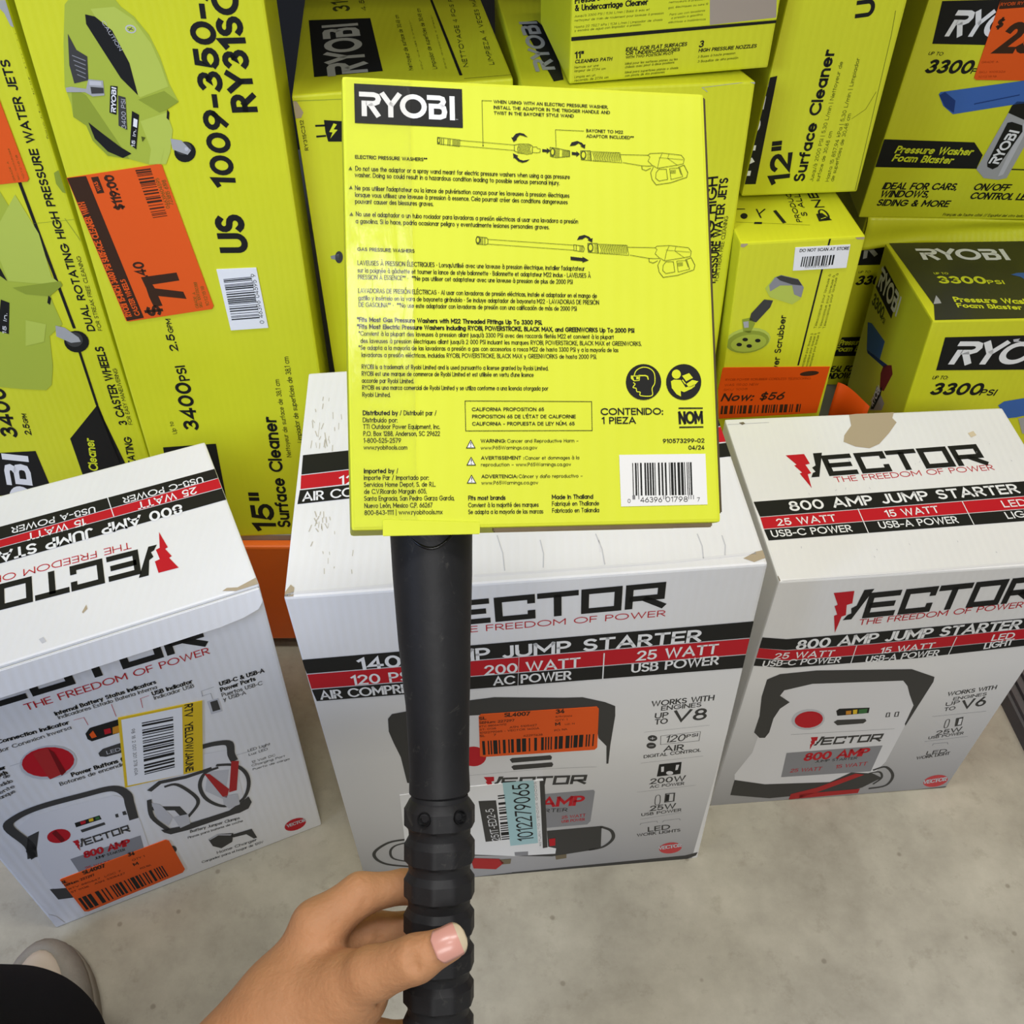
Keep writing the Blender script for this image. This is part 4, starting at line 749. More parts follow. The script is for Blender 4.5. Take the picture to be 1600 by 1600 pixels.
  ('p','k',2,[117.24,448.19,116.21,445.39,114.37,442.88,111.89,440.89,109.02,439.64,106.05,439.25,103.27,439.75,100.95,441.1,99.33,443.16,98.57,445.73,98.73,448.54,99.79,451.32,101.65,453.8,104.11,455.75,106.95,456.97,109.89,457.36,112.64,456.87,114.94,455.55,116.56,453.52,117.36,450.99],0),
  ('p','dg',3,[114.38,451.45,113.68,449.72,112.35,448.16,110.53,446.94,108.4,446.17,106.16,445.93,104.04,446.25,102.25,447.09,100.97,448.37,100.31,449.97,100.35,451.72,101.07,453.45,102.41,454.99,104.22,456.2,106.34,456.96,108.56,457.19,110.66,456.88,112.44,456.05,113.73,454.78,114.4,453.2],0),
  ('p','gs',4,[98.15,460.18,107.0,458.53,113.44,449.58,109.87,445.86,104.71,447.86,97.93,450.82],0),
  ('p','lg',5,[111.68,450.94,111.49,450.42,111.15,449.95,110.71,449.58,110.19,449.35,109.66,449.28,109.16,449.37,108.75,449.62,108.46,450.0,108.32,450.48,108.35,451.0,108.55,451.52,108.88,451.99,109.33,452.36,109.84,452.59,110.37,452.66,110.87,452.57,111.28,452.32,111.57,451.94,111.71,451.46],0),
  ('p','k',3,[100.88,484.79,102.08,482.07,100.14,475.77,98.73,477.61],0),
  ('t','k',1,'1009-350-388',146.35,415.41,206.31,20.73,1.5176,0.05,0),
  ('t','k',1,'US',147.05,352.64,37.65,26.67,1.5544,0.05,0),
  ('t','k',1,'RY31SC15',176.34,481.14,122.52,21.78,1.5802,0.05,0),
  ('t','k',1,'Up to',36.43,148.26,16.07,4.8,1.6624,0,0),
  ('t','k',1,'3400',60.6,152.29,59.61,16.1,1.5329,0.04,0),
  ('t','k',1,'PSI',63.4,214.45,18.14,10.3,1.6596,0.02,0),
  ('t','k',1,'2.5',59.64,249.45,19.22,8.38,1.6066,0.03,0),
  ('t','k',1,'GPM',59.21,269.85,15.6,5.15,1.5517,0.02,0),
  ('t','k',1,'15"',119.25,7.32,57.04,26.08,1.5177,0.04,0),
  ('t','k',1,'Surface Cleaner',136.28,12.32,154.25,14.87,1.5283,0.03,0),
  ('t','k',1,'Nettoyeur de surface de 38,1 cm',151.39,113.33,99.83,5.17,1.5534,0,0),
  ('t','k',1,'Limpiador de superficies de 38,1 cm',166.15,132.67,107.05,5.58,1.5681,0,0),
  ('p','k',1,[17.33,130.89,74.05,133.94,70.88,55.13,10.07,51.01],0),
  ('s','od',1,[196.74,568.19,225.39,472.65,225.27,427.25],0.51,0,0),
 ],
 'G_f#price_sticker#orange price sticker reading $71.40': [
  ('p','o',5,[0.63,427.38,82.99,438.16,85.61,437.34,103.66,298.5,101.43,295.51,19.68,283.92,16.76,284.7],0),
  ('p','db',6,[1.0,427.37,17.96,428.99,34.73,287.8,17.79,284.68],0),
  ('t','o',7,'RYOBI 15-INCH 3400 PSI SURFACE CLEANER WITH',23.81,289.59,116.91,6.21,1.6883,0.02,0),
  ('t','o',7,'CASTER WHEELS',32.06,290.63,39.07,5.24,1.7001,0.02,0),
  ('p','db',6,[21.9,427.64,28.36,428.38,29.87,413.47,23.34,412.72],0),
  ('t','o',7,'WAS',27.93,415.72,8.5,3.63,1.7551,0.02,0),
  ('t','db',6,'$119.00',44.03,397.52,32.41,8.96,1.6437,0.04,0),
  ('s','db',7,[37.47,398.56,35.33,429.54],1.02,0,0),
  ('b','db',6,[61.71,433.33,66.98,387.73,80.29,389.46,75.38,434.78],40,6),
  ('t','od',6,'04639604595',84.33,398.03,28.28,3.6,1.7079,0,0),
  ('t','od',6,'723815 6198',88.0,401.11,23.16,3.85,1.6536,0.0,0),
  ('t','db',6,'$',54.01,290.07,11.53,15.53,1.6634,0.04,0),
  ('p','db',6,[42.12,330.7,76.17,334.84,77.07,326.57,51.07,322.99,52.39,318.93,78.15,314.75,79.7,307.06,53.68,310.78,55.44,300.45,46.9,299.12,44.87,309.98,44.31,319.13],0),
  ('t','db',6,'.40',48.8,330.54,16.28,10.62,1.6355,0.03,0),
  ('t','od',6,'GRADE: A',89.52,296.99,16.98,3.13,1.5817,0,0),
  ('t','od',6,'SKU 1009350388',93.27,297.42,27.07,3.13,1.5867,0,0),
  ('t','od',6,'10121518',100.08,299.32,21.08,3.18,1.6541,0,0),
 ],
 'G_f#barcode_label#white barcode label': [
  ('p','w',5,[113.73,336.95,150.96,337.85,152.01,273.49,115.26,271.56],0),
  ('b','k',6,[118.27,326.79,118.14,281.59,145.62,283.26,145.0,328.84],42,8),
  ('t','k',6,'0 46396 04595 9',149.01,278.39,53.28,4.25,1.5725,0,0),
 ],
 'H_f': [
  ('p','pg',2,[179.76,401.5,192.15,404.22,197.71,380.27,203.72,349.97,205.36,323.03,204.62,290.37,206.75,266.04,190.13,252.94,182.94,218.56,174.69,194.9,167.19,188.4,142.52,190.73,121.66,194.26,113.2,208.0],0),
  ('p','pl',3,[204.41,400.83,213.66,362.75,212.02,318.24,219.39,308.75,170.31,314.97,169.33,359.73],0),
  ('p','pd',4,[172.08,307.96,218.73,313.42,219.39,308.75,203.69,297.53,182.0,300.61],0),
  ('p','pl',4,[172.91,272.12,191.12,266.58,182.96,246.9,163.46,242.53],0),
  ('p','k',4,[165.86,337.82,169.31,315.0,161.32,324.42],0),
  ('p','k',4,[156.69,295.54,163.68,291.74,151.53,256.81,141.92,260.88],0),
  ('t','w',5,'15 in.',149.02,256.9,24.62,3.57,1.2105,0.02,0),
  ('p','k',4,[203.03,298.74,204.61,295.13,201.24,288.1,199.49,290.55],0),
  ('p','k',3,[225.86,242.38,223.59,238.74,220.42,235.78,216.68,233.78,212.73,232.96,208.96,233.4,205.76,235.05,203.44,237.74,202.23,241.21,202.24,245.1,203.46,249.03,205.76,252.61,208.92,255.51,212.62,257.45,216.51,258.25,220.22,257.83,223.39,256.23,225.71,253.6,226.97,250.19,227.02,246.33],0),
  ('p','dg',4,[220.96,246.0,219.41,243.55,217.24,241.55,214.68,240.21,211.97,239.67,209.39,239.97,207.19,241.09,205.59,242.92,204.74,245.27,204.73,247.9,205.54,250.57,207.11,253.0,209.27,254.97,211.81,256.29,214.49,256.82,217.04,256.53,219.23,255.43,220.84,253.63,221.71,251.31,221.75,248.68],0),
  ('p','gs',5,[199.7,265.0,207.75,262.25,218.18,250.64,218.87,245.56,208.98,244.65,196.84,252.65],0),
  ('s','k',1,[212.11,412.78,216.82,260.73],3.01,0,0),
  ('s','k',1,[214.32,252.03,213.46,167.16],2.74,0,0),
  ('s','k',1,[213.46,167.16,217.66,87.57],2.45,0,0),
  ('p','k',1,[172.89,124.26,213.46,167.16,223.9,74.85,171.67,58.28],0),
  ('t','y',2,'Surface Cleaner',182.84,28.49,95.9,10.19,1.4124,0.02,0),
  ('p','k',1,[74.07,107.69,131.3,109.09,131.96,53.74,52.2,44.61],0),
  ('l','w',2,'ryobi',91.72,-49.83,155.23,27.68,1.3803,0,'r'),
  ('t','k',1,'3400',119.58,128.03,64.95,17.72,1.4789,0.04,0),
  ('t','k',1,'2.5',134.24,130.92,14.53,7.0,1.4601,0.03,0),
  ('t','k',1,'GPM',135.67,146.24,12.86,5.06,1.4479,0.02,0),
  ('t','k',1,'DUAL ROTATING HIGH PRESSURE WATER JETS',236.57,257.05,259.95,7.96,1.5677,0.025,0),
  ('t','k',1,'FOR STREAK FREE CLEANING',243.23,257.32,81.45,3.96,1.5524,0.005,0),
  ('t','k',1,'3 CASTER WHEELS',238.51,139.91,99.07,9.05,1.5645,0.025,0),
  ('t','k',1,'FOR EASY MANEUVERING',243.87,140.26,71.96,4.26,1.5484,0.005,0),
  ('t','k',1,'DUAL ROTATING',228.73,36.16,87.87,8.33,1.4645,0.025,0),
  ('t','k',1,"Français de l'autre côté // Español del otro lado",251.23,450.85,88.57,3.26,1.5599,0,0),
  ('p','pd',1,[244.69,419.92,255.83,425.58,253.92,399.49,246.89,401.72,243.59,409.93],0),
  ('p','gs',1,[245.21,562.26,255.3,562.08,251.01,541.1,247.27,542.81,245.38,552.63,243.07,555.9],0),
  ('s','pd',1,[200.78,371.71,260.91,376.36],0.39,0,0),
  ('s','pd',1,[241.5,376.92,254.61,339.57],0.58,0,0),
 ],
 'H_f#price_sticker#orange sticker corner at left edge': [
  ('p','o',5,[218.15,513.1,218.93,483.99,221.54,415.54,219.4,412.99,194.37,410.84,182.87,410.54],0),
  ('t','od',6,'GRADE: A',209.61,413.85,17.85,1.61,1.613,0,0),
  ('t','od',6,'SKU 1009350388',213.69,414.74,28.44,1.39,1.5747,0,0),
  ('t','od',6,'10121518',218.34,415.62,21.66,1.59,1.5787,0,0),
 ],
 'I1_t': [
  ('p','k',1,[19.92,219.37,82.27,211.54,82.1,45.04,20.52,43.1],0),
  ('l','gl',2,'ryobi',68.98,41.01,156.39,36.42,1.573,0,'r'),
  ('t','od2',1,'3100',64.18,243.6,94.99,18.24,1.6047,0.03,0),
  ('t','od2',1,'4.5',80.81,239.43,41.44,5.51,1.5882,0.02,0),
  ('t','od2',1,'Nettoyeur de surface de 30,48 cm',109.54,41.5,174.41,4.36,1.5597,0.01,0),
  ('t','od2',1,'Limpiador de superficies de 30,48 cm',130.89,39.42,194.32,4.39,1.5459,0.01,0),
  ('t','od2',1,'pour laveuses à pression',118.33,41.21,152.91,1.79,1.5493,0,0),
  ('t','od2',1,'para lavadoras a presión',139.63,38.53,169.02,1.8,1.5377,0,0),
  ('s','k',1,[150.97,288.67,149.53,17.16],2.61,0,0),
  ('t','od2',1,'NETTOYAGE 4 FOIS PLUS RAPIDE',159.39,38.66,335.88,4.77,1.5077,0.015,0),
  ('t','od2',1,'LIMPIEZA 4 VECES MÁS RÁPIDA',183.27,39.05,310.07,4.84,1.5058,0.015,0),
  ('s','k',1,[151.18,8.05,198.74,8.39],0.58,0,0),
 ],
 'I1_f': [
  ('s','pd',1,[-2.23,489.13,42.55,487.05],0.36,0,0),
  ('s','pd',1,[-1.31,477.62,72.9,474.87],0.55,0,0),
  ('p','k',1,[148.81,488.85,153.56,488.5,154.28,483.51,150.49,484.16],0),
  ('t','k',1,'RY31SC312',7.95,433.93,26.89,3.25,1.5976,0.01,0),
  ('p','k',1,[24.87,459.4,38.75,457.35,48.14,456.59,45.95,438.52,26.04,440.19,24.75,448.97],0),
  ('s','k',1,[16.7,454.96,26.09,454.58],1.68,0,0),
  ('s','k',1,[16.29,445.44,24.85,445.5],1.69,0,0),
  ('p','y',2,[32.89,455.92,28.13,448.69,30.91,448.08,28.31,442.9,35.53,450.0,32.2,450.65,35.58,454.76],0),
  ('p','dg',1,[24.93,328.11,24.5,326.19,23.76,324.49,22.77,323.19,21.62,322.4,20.45,322.21,19.35,322.64,18.44,323.65,17.8,325.13,17.51,326.93,17.58,328.89,18.02,330.8,18.76,332.48,19.75,333.77,20.89,334.55,22.05,334.73,23.15,334.31,24.05,333.32,24.69,331.86,24.99,330.06],0),
  ('p','g',1,[13.26,330.47,21.68,331.85,20.82,325.14,13.88,327.46],0),
  ('p','br',1,[-3.81,479.28,4.1,476.84,8.21,467.28,5.66,462.82,0.04,462.7,-3.48,475.59],0),
 ],
 'I2_t': [
  ('p','k',1,[16.14,192.13,32.8,196.57,42.41,150.57,37.35,22.88,28.43,19.54],0),
  ('l','gl',2,'ryobi',33.58,45.79,147.93,18.07,1.5781,0,'r'),
 ],
 'I2_f': [
  ('t','k',1,'DUAL ROTATING HIGH',189.69,234.52,171.61,10.18,1.6324,0.025,0),
  ('t','k',1,'PRESSURE WATER JETS',190.29,296.22,107.68,8.35,1.5823,0.025,0),
  ('t','k',1,'FOR STREAK FREE CLEANING',192.82,298.44,67.78,3.76,1.5548,0.005,0),
  ('s','od',1,[69.86,489.72,151.18,491.92,201.0,493.59],0.56,0,0),
  ('s','gs',1,[159.91,481.97,154.71,485.82,199.72,489.49],0.48,0,0),
  ('p','k',1,[150.72,495.89,154.49,495.74,157.93,490.58,155.13,490.33],0),
  ('p','gs',1,[194.15,495.11,201.5,490.32,202.49,486.3,197.05,488.33,192.77,491.56],0),
 ],
 'J_f': [
  ('p','y',1,[-3.51,59.18,-15.54,76.66,-16.41,117.72,167.51,106.62,179.04,41.21,-1.07,39.73],0),
  ('p','k',3,[-1.07,39.73,177.63,40.61,178.07,38.27,-0.97,36.57],0),
  ('p','sn',2,[119.39,40.8,110.69,103.79,167.82,100.28,177.23,42.75],0),
  ('p','k',2,[-18.95,70.3,-3.83,69.25,-1.64,40.48,-13.32,56.49],0),
  ('t','k',2,'Pressure Washer Water Broom',2.53,65.81,77.33,5.05,0.0562,0.03,0),
  ('t','k',2,'& Undercarriage Cleaner',2.74,60.08,61.16,5.08,0.0122,0.03,0),
  ('t','od',2,"Jusqu'à 3300 PSI | 11,36 L/min | Balai à eau et",2.56,55.35,63.05,1.88,0.015,0.005,0.15),
  ('t','od',2,'nettoyeur de train de roulement pour laveuse à pression',2.68,51.92,75.24,1.89,0.0077,0.005,0.15),
  ('t','od',2,'Hasta 22 752,7 kPa | 11,36 L/min | Limpiador de chasis',2.88,46.74,74.65,1.91,0.008,0.005,0.15),
  ('t','od',2,'y escoba de agua con limpiador a presión',2.98,43.79,56.3,1.92,0.0158,0.005,0.15),
  ('t','od',2,'nettoyeurs à pression',81.65,60.77,30.31,1.72,0.0142,0.005,0.15),
  ('t','od',2,'gaz, électriques ou sans fil',81.55,56.52,33.72,1.73,0.0207,0.005,0.15),
  ('t','od',2,'Para uso con lavadoras',83.26,50.91,30.3,1.76,0.0424,0.005,0.15),
  ('t','od',2,'a presión a gasolina,',84.87,48.03,27.23,1.76,0.0426,0.005,0.15),
  ('t','od',2,'eléctricas o inalámbricas',82.81,44.7,32.23,1.76,0.0138,0.005,0.15),
  ('t','k',1,'11"',4.17,21.56,7.81,5.81,0.0372,0.03,0),
  ('t','k',1,'CLEANING PATH',4.32,17.56,32.21,3.1,-0.0,0.025,0.15),
  ('t','k',1,'IDEAL FOR FLAT SURFACES',47.89,24.28,53.34,3.27,0.011,0.025,0.15),
  ('t','k',1,'OR UNDERCARRIAGES',48.13,21.01,47.28,3.1,-0.0009,0.025,0.15),
  ('t','k',1,'WITH TWO POSTION PIVOT',48.35,18.09,41.63,2.2,0.0093,0.02,0.15),
  ('t','k',1,'3',111.78,22.61,4.19,5.86,0.0098,0.03,0.15),
  ('t','k',1,'HIGH PRESSURE NOZZLES',112.3,18.57,51.61,3.14,0.0008,0.025,0.15),
  ('t','od',1,'Nettoie sur une',4.11,13.2,21.0,2.03,0.016,0.005,0.15),
  ('t','od',1,'largeur de 27,94 cm',4.22,10.26,27.11,2.03,0.001,0.005,0.15),
  ('t','od',1,'Limpia en un',4.41,5.06,18.31,2.06,0.0199,0.005,0.15),
  ('t','od',1,'recorrido de 27,94 cm',4.52,2.08,29.74,2.07,0.0184,0.005,0.15),
  ('t','od',1,'Idéal pour les surfaces planes ou les',48.16,12.98,46.21,2.04,0.0084,0.005,0.15),
  ('t','od',1,'châssis avec pivot à deux positions',48.38,10.02,43.41,2.05,0.0182,0.005,0.15),
  ('t','od',1,'Ideal para superficies planas o chasis',48.72,5.55,47.09,2.06,0.0064,0.005,0.15),
  ('t','od',1,'con pivote de dos posiciones',48.94,2.55,35.04,2.08,0.0149,0.005,0.15),
  ('t','od',1,'3 Buses à haute pression',112.15,13.81,33.46,2.06,0.0209,0.005,0.15),
  ('t','od',1,'3 Boquillas de alta presión',112.68,9.71,36.14,2.07,0.0135,0.005,0.15),
 ],
 'K_f': [
  ('p','k',1,[-31.99,108.62,14.46,118.21,12.29,12.86,-25.14,13.46],0),
  ('l','w',2,'ryobi',5.11,19.61,94.09,30.92,1.5414,0,'r'),
  ('t','k',1,'12"',45.39,12.81,44.82,21.04,1.6485,0.045,0),
  ('t','k',1,'Surface Cleaner',60.05,13.7,126.01,11.19,1.5486,0.035,0),
  ('t','k',1,'3000',6.32,134.12,48.97,10.59,1.5309,0.03,0),
  ('t','k',1,'U',90.31,167.61,14.59,16.49,1.6641,0.05,0),
  ('t','od',1,"Jusqu'à 2000 PSI | 5,30 L/min | Nettoyeur de",68.85,13.35,115.57,3.63,1.5408,0.0,0),
  ('t','od',1,'surface de 30,48 cm',75.02,13.1,50.92,3.65,1.5288,0.0,0),
  ('t','od',1,'Hasta 15 857,94 kPa | 5,30 L/min | Limpiador',84.72,12.7,118.82,3.64,1.5509,0.0,0),
  ('t','od',1,'de superficies de 30,48 cm',89.66,12.5,67.99,3.65,1.5493,0.0,0),
  ('s','od',1,[108.76,171.44,110.39,150.65,113.51,2.17],0.39,0,0),
  ('s','od',1,[109.71,100.51,103.87,84.21,92.67,75.36],0.33,0,0),
 ],
 'L_t': [
  ('s','od',1,[5.57,39.9,74.1,26.3],0.38,0,0),
  ('t','k',1,'ONE+',97.86,33.55,73.35,9.81,1.5368,0.03,0),
  ('t','k',1,'S ALL',77.4,43.87,45.63,6.16,1.4614,0.03,0),
  ('t','k',1,'PRODUCTS',68.62,32.84,77.16,5.35,1.4836,0.03,0),
  ('p','k',1,[46.62,57.51,50.06,59.18,53.12,33.39,49.47,32.21],0),
  ('s','k',1,[31.64,63.32,31.54,53.08,39.97,62.38,31.54,53.08,31.39,45.01],1.56,0,0),
  ('p','k',1,[19.58,50.37,18.98,48.69,18.1,47.21,17.03,46.09,15.88,45.42,14.74,45.27,13.75,45.66,12.99,46.54,12.53,47.84,12.42,49.42,12.67,51.14,13.27,52.83,14.14,54.32,15.22,55.46,16.38,56.14,17.52,56.29,18.52,55.9,19.29,55.0,19.75,53.69,19.84,52.09],0),
  ('s','k',1,[12.85,65.44,20.6,64.56],1.56,0,0),
  ('p','k',1,[86.23,46.93,92.59,48.25,97.86,33.55,84.7,32.23],0),
  ('s','y',2,[88.02,36.65,93.74,39.22],0.96,0,0),
  ('p','k',1,[23.07,37.95,30.29,37.14,29.27,33.29,21.69,34.14],0),
 ],
 'L_f': [
  ('s','k',1,[74.92,353.7,73.92,315.56,72.2,207.74],1.75,0,0),
  ('p','pl',1,[28.1,313.69,34.55,315.96,52.35,310.17,59.32,299.83,58.75,287.5,51.74,282.22,28.04,291.51,21.28,301.95],0),
  ('p','g',2,[29.09,313.64,34.55,315.96,52.26,310.62,59.7,300.93,59.31,289.74,51.58,293.55,47.64,303.82,35.65,304.48,26.85,298.3,24.69,305.09],0),
  ('p','dg',3,[30.0,314.02,34.63,315.52,52.35,310.17,57.65,303.26,47.43,304.93,34.64,310.05],0),
  ('p','dg',2,[22.39,289.57,31.66,287.91,30.03,280.04,18.73,263.34,11.19,266.12,11.92,274.2],0),
  ('p','pd',2,[3.87,267.72,12.67,269.52,17.9,262.21,14.69,250.59,7.1,253.43],0),
  ('p','pl',1,[36.49,245.0,36.76,240.21,34.76,235.6,30.65,231.62,24.83,228.68,17.89,227.08,10.51,226.97,3.45,228.38,-2.59,231.15,-7.02,235.0,-9.4,239.54,-9.53,244.32,-7.41,248.86,-3.26,252.75,2.5,255.6,9.31,257.15,16.54,257.26,23.49,255.92,29.49,253.24,33.98,249.48],0),
  ('p','pd',2,[35.39,243.13,35.57,238.87,33.62,234.75,29.7,231.19,24.2,228.54,17.67,227.07,10.76,226.94,4.15,228.14,-1.48,230.57,-5.58,233.97,-7.76,238.0,-7.82,242.25,-5.77,246.32,-1.82,249.81,3.63,252.38,10.05,253.81,16.84,253.95,23.35,252.79,28.95,250.44,33.1,247.11],0),
  ('p','pg',3,[32.88,241.19,32.94,237.92,31.23,234.75,27.9,231.99,23.28,229.92,17.83,228.75,12.09,228.59,6.63,229.46,1.99,231.27,-1.36,233.84,-3.11,236.91,-3.09,240.17,-1.32,243.31,2.02,246.03,6.61,248.06,11.99,249.21,17.66,249.37,23.06,248.53,27.68,246.76,31.06,244.23],0),
  ('p','k',4,[8.29,237.76,8.25,237.09,7.94,236.5,7.37,236.05,6.6,235.79,5.72,235.74,4.8,235.9,3.94,236.27,3.22,236.79,2.71,237.43,2.47,238.12,2.51,238.79,2.83,239.38,3.4,239.83,4.16,240.09,5.05,240.14,5.96,239.98,6.82,239.62,7.54,239.09,8.04,238.45],0),
  ('p','k',4,[18.98,235.4,18.95,234.72,18.63,234.13,18.07,233.68,17.3,233.42,16.41,233.37,15.49,233.53,14.63,233.9,13.9,234.43,13.39,235.07,13.14,235.76,13.18,236.43,13.49,237.02,14.06,237.47,14.83,237.73,15.71,237.79,16.63,237.62,17.49,237.26,18.22,236.73,18.73,236.09],0),
  ('p','k',4,[26.86,241.45,26.83,240.78,26.52,240.19,25.95,239.75,25.19,239.49,24.31,239.43,23.39,239.6,22.53,239.96,21.8,240.49,21.29,241.12,21.04,241.81,21.07,242.48,21.38,243.06,21.94,243.51,22.7,243.77,23.58,243.82,24.5,243.66,25.36,243.3,26.09,242.77,26.6,242.14],0),
  ('p','k',4,[13.57,243.47,13.54,242.81,13.22,242.22,12.65,241.78,11.89,241.51,11.01,241.46,10.1,241.63,9.24,241.99,8.52,242.51,8.01,243.15,7.77,243.83,7.8,244.5,8.12,245.08,8.69,245.52,9.45,245.78,10.33,245.83,11.24,245.67,12.1,245.31,12.81,244.79,13.32,244.16],0),
  ('p','gs',3,[5.33,264.83,10.69,265.45,11.9,257.87,7.46,257.66],0),
  ('t','k',1,'Power Scrubber',52.8,188.56,81.3,6.96,1.6246,0.02,0.1),
  ('t','od',1,'Télescopique pour laveuse à',82.03,252.47,61.49,2.6,1.5366,0,0),
  ('t','od',1,'Télescopique pour laveuse à',87.24,252.15,60.45,2.59,1.5521,0,0),
  ('t','od',1,'Télescopique pour laveuse à',91.42,251.9,62.72,2.58,1.5729,0,0),
  ('t','od',1,'Télescopique pour laveuse à',78.01,199.75,46.91,2.7,1.5252,0,0),
  ('t','od',1,'Télescopique pour laveuse à',82.32,199.47,46.95,2.69,1.5414,0,0),
  ('t','od',1,'Télescopique pour laveuse à',86.12,201.77,45.62,2.68,1.5468,0,0),
  ('p','k',1,[-20.61,255.1,-13.28,253.47,-13.5,225.69,-16.29,223.4],0),
  ('p','br',1,[-17.88,353.25,-7.52,353.75,-3.2,350.43,-6.55,347.49,-16.31,349.03],0),
  ('p','br',1,[97.61,353.59,108.07,354.1,108.1,349.96,101.27,350.3],0),
 ],
 'L_f#barcode_label#white label reading DO NOT SCAN AT STORE': [
  ('p','w',5,[42.72,344.96,95.66,345.38,97.38,320.82,45.09,320.38],0),
  ('t','dg',6,'DO NOT SCAN AT STORE',47.51,340.1,47.8,3.4,0.0011,0.02,0),
  ('b','k',6,[51.4,335.04,83.34,335.49,83.74,324.79,51.55,324.35],30,11),
  ('t','dg',6,'1001726 000001',55.8,322.61,23.45,2.19,0.011,0,0),
 ],
 'L_f#price_sticker#orange clearance sticker reading Now: $56': [
  ('p','o2',5,[-7.64,209.13,-6.55,210.32,106.46,204.26,104.94,143.7,-2.73,143.12,-8.56,182.29],0),
  ('t','db',6,'Now: $56',-4.26,166.72,67.98,10.61,-0.0375,0.03,0.2),
  ('b','db',6,[-2.34,160.71,87.48,157.16,88.09,146.26,-1.84,149.33],44,12),
  ('p','db',6,[96.06,197.75,95.84,196.76,94.66,195.81,92.63,194.99,89.94,194.39,86.86,194.06,83.7,194.04,80.76,194.33,78.34,194.89,76.66,195.68,75.9,196.62,76.13,197.61,77.32,198.55,79.35,199.37,82.03,199.97,85.1,200.29,88.25,200.32,91.18,200.03,93.6,199.47,95.29,198.68],0),
  ('t','od3',6,'RYOBI POWER SCRUBBER CORDLESS TELESCOPING',-2.7,193.54,91.44,2.83,-0.0465,0,0),
  ('t','od3',6,'WAS 119.00 NEW',-2.77,186.58,36.51,3.12,-0.0386,0,0),
  ('t','od3',6,'SKU 1008',-2.99,180.61,25.74,2.63,-0.0168,0,0),
 ],
 'M_f': [
  ('p','k',1,[13.02,248.05,105.33,251.55,124.4,204.9,17.15,206.1],0),
  ('l','w',2,'ryobi',24.39,213.83,82.84,25.82,-0.003,0.25,'r'),
  ('t','k',1,'UP TO',16.56,194.55,14.36,3.59,-0.0256,0.01,0.2),
  ('t','k',1,'3300',18.26,175.53,46.25,14.75,-0.0073,0.05,0.2),
  ('t','k',1,'PSI',64.72,175.57,19.04,5.93,-0.0067,0.03,0.2),
  ('p','k',1,[0.02,100.81,96.8,98.5,111.05,83.38,110.33,67.02,-0.54,67.44],0),
  ('s','k',1,[-10.56,76.05,-0.54,67.44,113.17,67.07,169.85,65.78],1.51,0,0),
  ('t','y',2,'Pressure Washer',15.85,84.47,82.83,8.89,-0.0207,0.03,0.2),
  ('t','y',2,'Foam Blaster',15.62,74.28,65.4,8.98,-0.0342,0.03,0.2),
  ('t','k',1,'IDEAL FOR CARS,',15.37,38.43,82.16,9.1,0.003,0.03,0.2),
  ('t','k',1,'WINDOWS,',15.4,28.01,54.26,9.25,0.0087,0.03,0.2),
  ('t','k',1,'SIDING & MORE',15.02,16.73,80.91,8.89,-0.0058,0.03,0.2),
  ('t','k',1,'ON/OFF',115.52,38.98,39.63,9.03,-0.012,0.03,0.2),
  ('t','k',1,'CONTROL LEVER',115.71,27.42,79.68,9.18,-0.0119,0.03,0.2),
  ('t','k',1,"Français de l'autre côté // Español del otro lado, 3300",93.89,4.51,102.71,3.81,-0.0054,0,0.2),
  ('p','bl',2,[41.03,152.92,41.98,155.46,119.77,168.75,134.95,170.47,145.06,145.57,124.39,143.31,62.85,130.91,49.71,140.29],0),
  ('p','bd',3,[41.88,151.96,46.31,155.9,60.29,146.35,63.21,132.52,51.84,139.33],0),
  ('s','bd',3,[80.49,142.7,83.72,143.73],1.26,0,0),
  ('s','bd',3,[83.79,143.54,87.02,144.56],1.26,0,0),
  ('s','bd',3,[87.09,144.37,90.32,145.4],1.25,0,0),
  ('s','bd',3,[90.39,145.2,93.61,146.23],1.25,0,0),
  ('s','bd',3,[93.68,146.03,96.9,147.06],1.25,0,0),
  ('s','bd',3,[96.97,146.86,100.18,147.89],1.25,0,0),
  ('s','bd',3,[100.26,147.69,103.46,148.71],1.25,0,0),
  ('s','bd',3,[103.54,148.52,106.74,149.54],1.25,0,0),
  ('s','bd',3,[106.81,149.35,110.01,150.36],1.25,0,0),
  ('s','bd',3,[110.08,150.17,113.27,151.19],1.25,0,0),
  ('s','bd',3,[113.35,151.0,116.53,152.01],1.25,0,0),
  ('s','bd',3,[116.61,151.82,119.79,152.83],1.25,0,0),
  ('s','bd',3,[119.86,152.64,123.04,153.65],1.24,0,0),
  ('p','k',2,[119.78,141.28,123.25,146.25,145.06,145.57,153.92,123.74,138.61,125.55,119.22,133.32],0),
  ('p','gs',3,[119.22,133.32,138.61,125.55,153.92,123.74,147.15,55.39,138.44,53.0,122.33,54.98,110.34,65.92],0),
  ('p','lg',4,[139.41,123.53,146.67,123.64,141.65,59.77,136.77,57.46],0),
  ('p','k',5,[122.54,122.27,126.69,123.35,139.19,119.46,142.0,112.31,132.23,69.58,127.78,66.2,120.89,69.39,118.89,74.83],0),
  ('l','w',6,'ryobi',131.41,71.76,41.27,11.45,1.3797,0,'r'),
 ],
 'M_f#price_sticker#orange price sticker starting $23': [
  ('p','o',7,[67.28,249.48,65.19,259.37,101.31,261.38,138.84,169.57,72.65,169.64,70.22,171.5],0),
  ('p','db',8,[67.09,248.64,65.19,259.37,101.31,261.38,108.04,244.91,68.64,241.45],0),
  ('t','o',9,'RYOBI RY31FB01',68.66,244.48,35.18,3.09,0.0824,0.01,0),
  ('t','db',8,'$',71.6,222.28,6.63,10.56,0.0642,0.04,0.15),
  ('t','db',8,'23',79.95,197.51,36.94,31.8,0.0124,0.06,0.15),
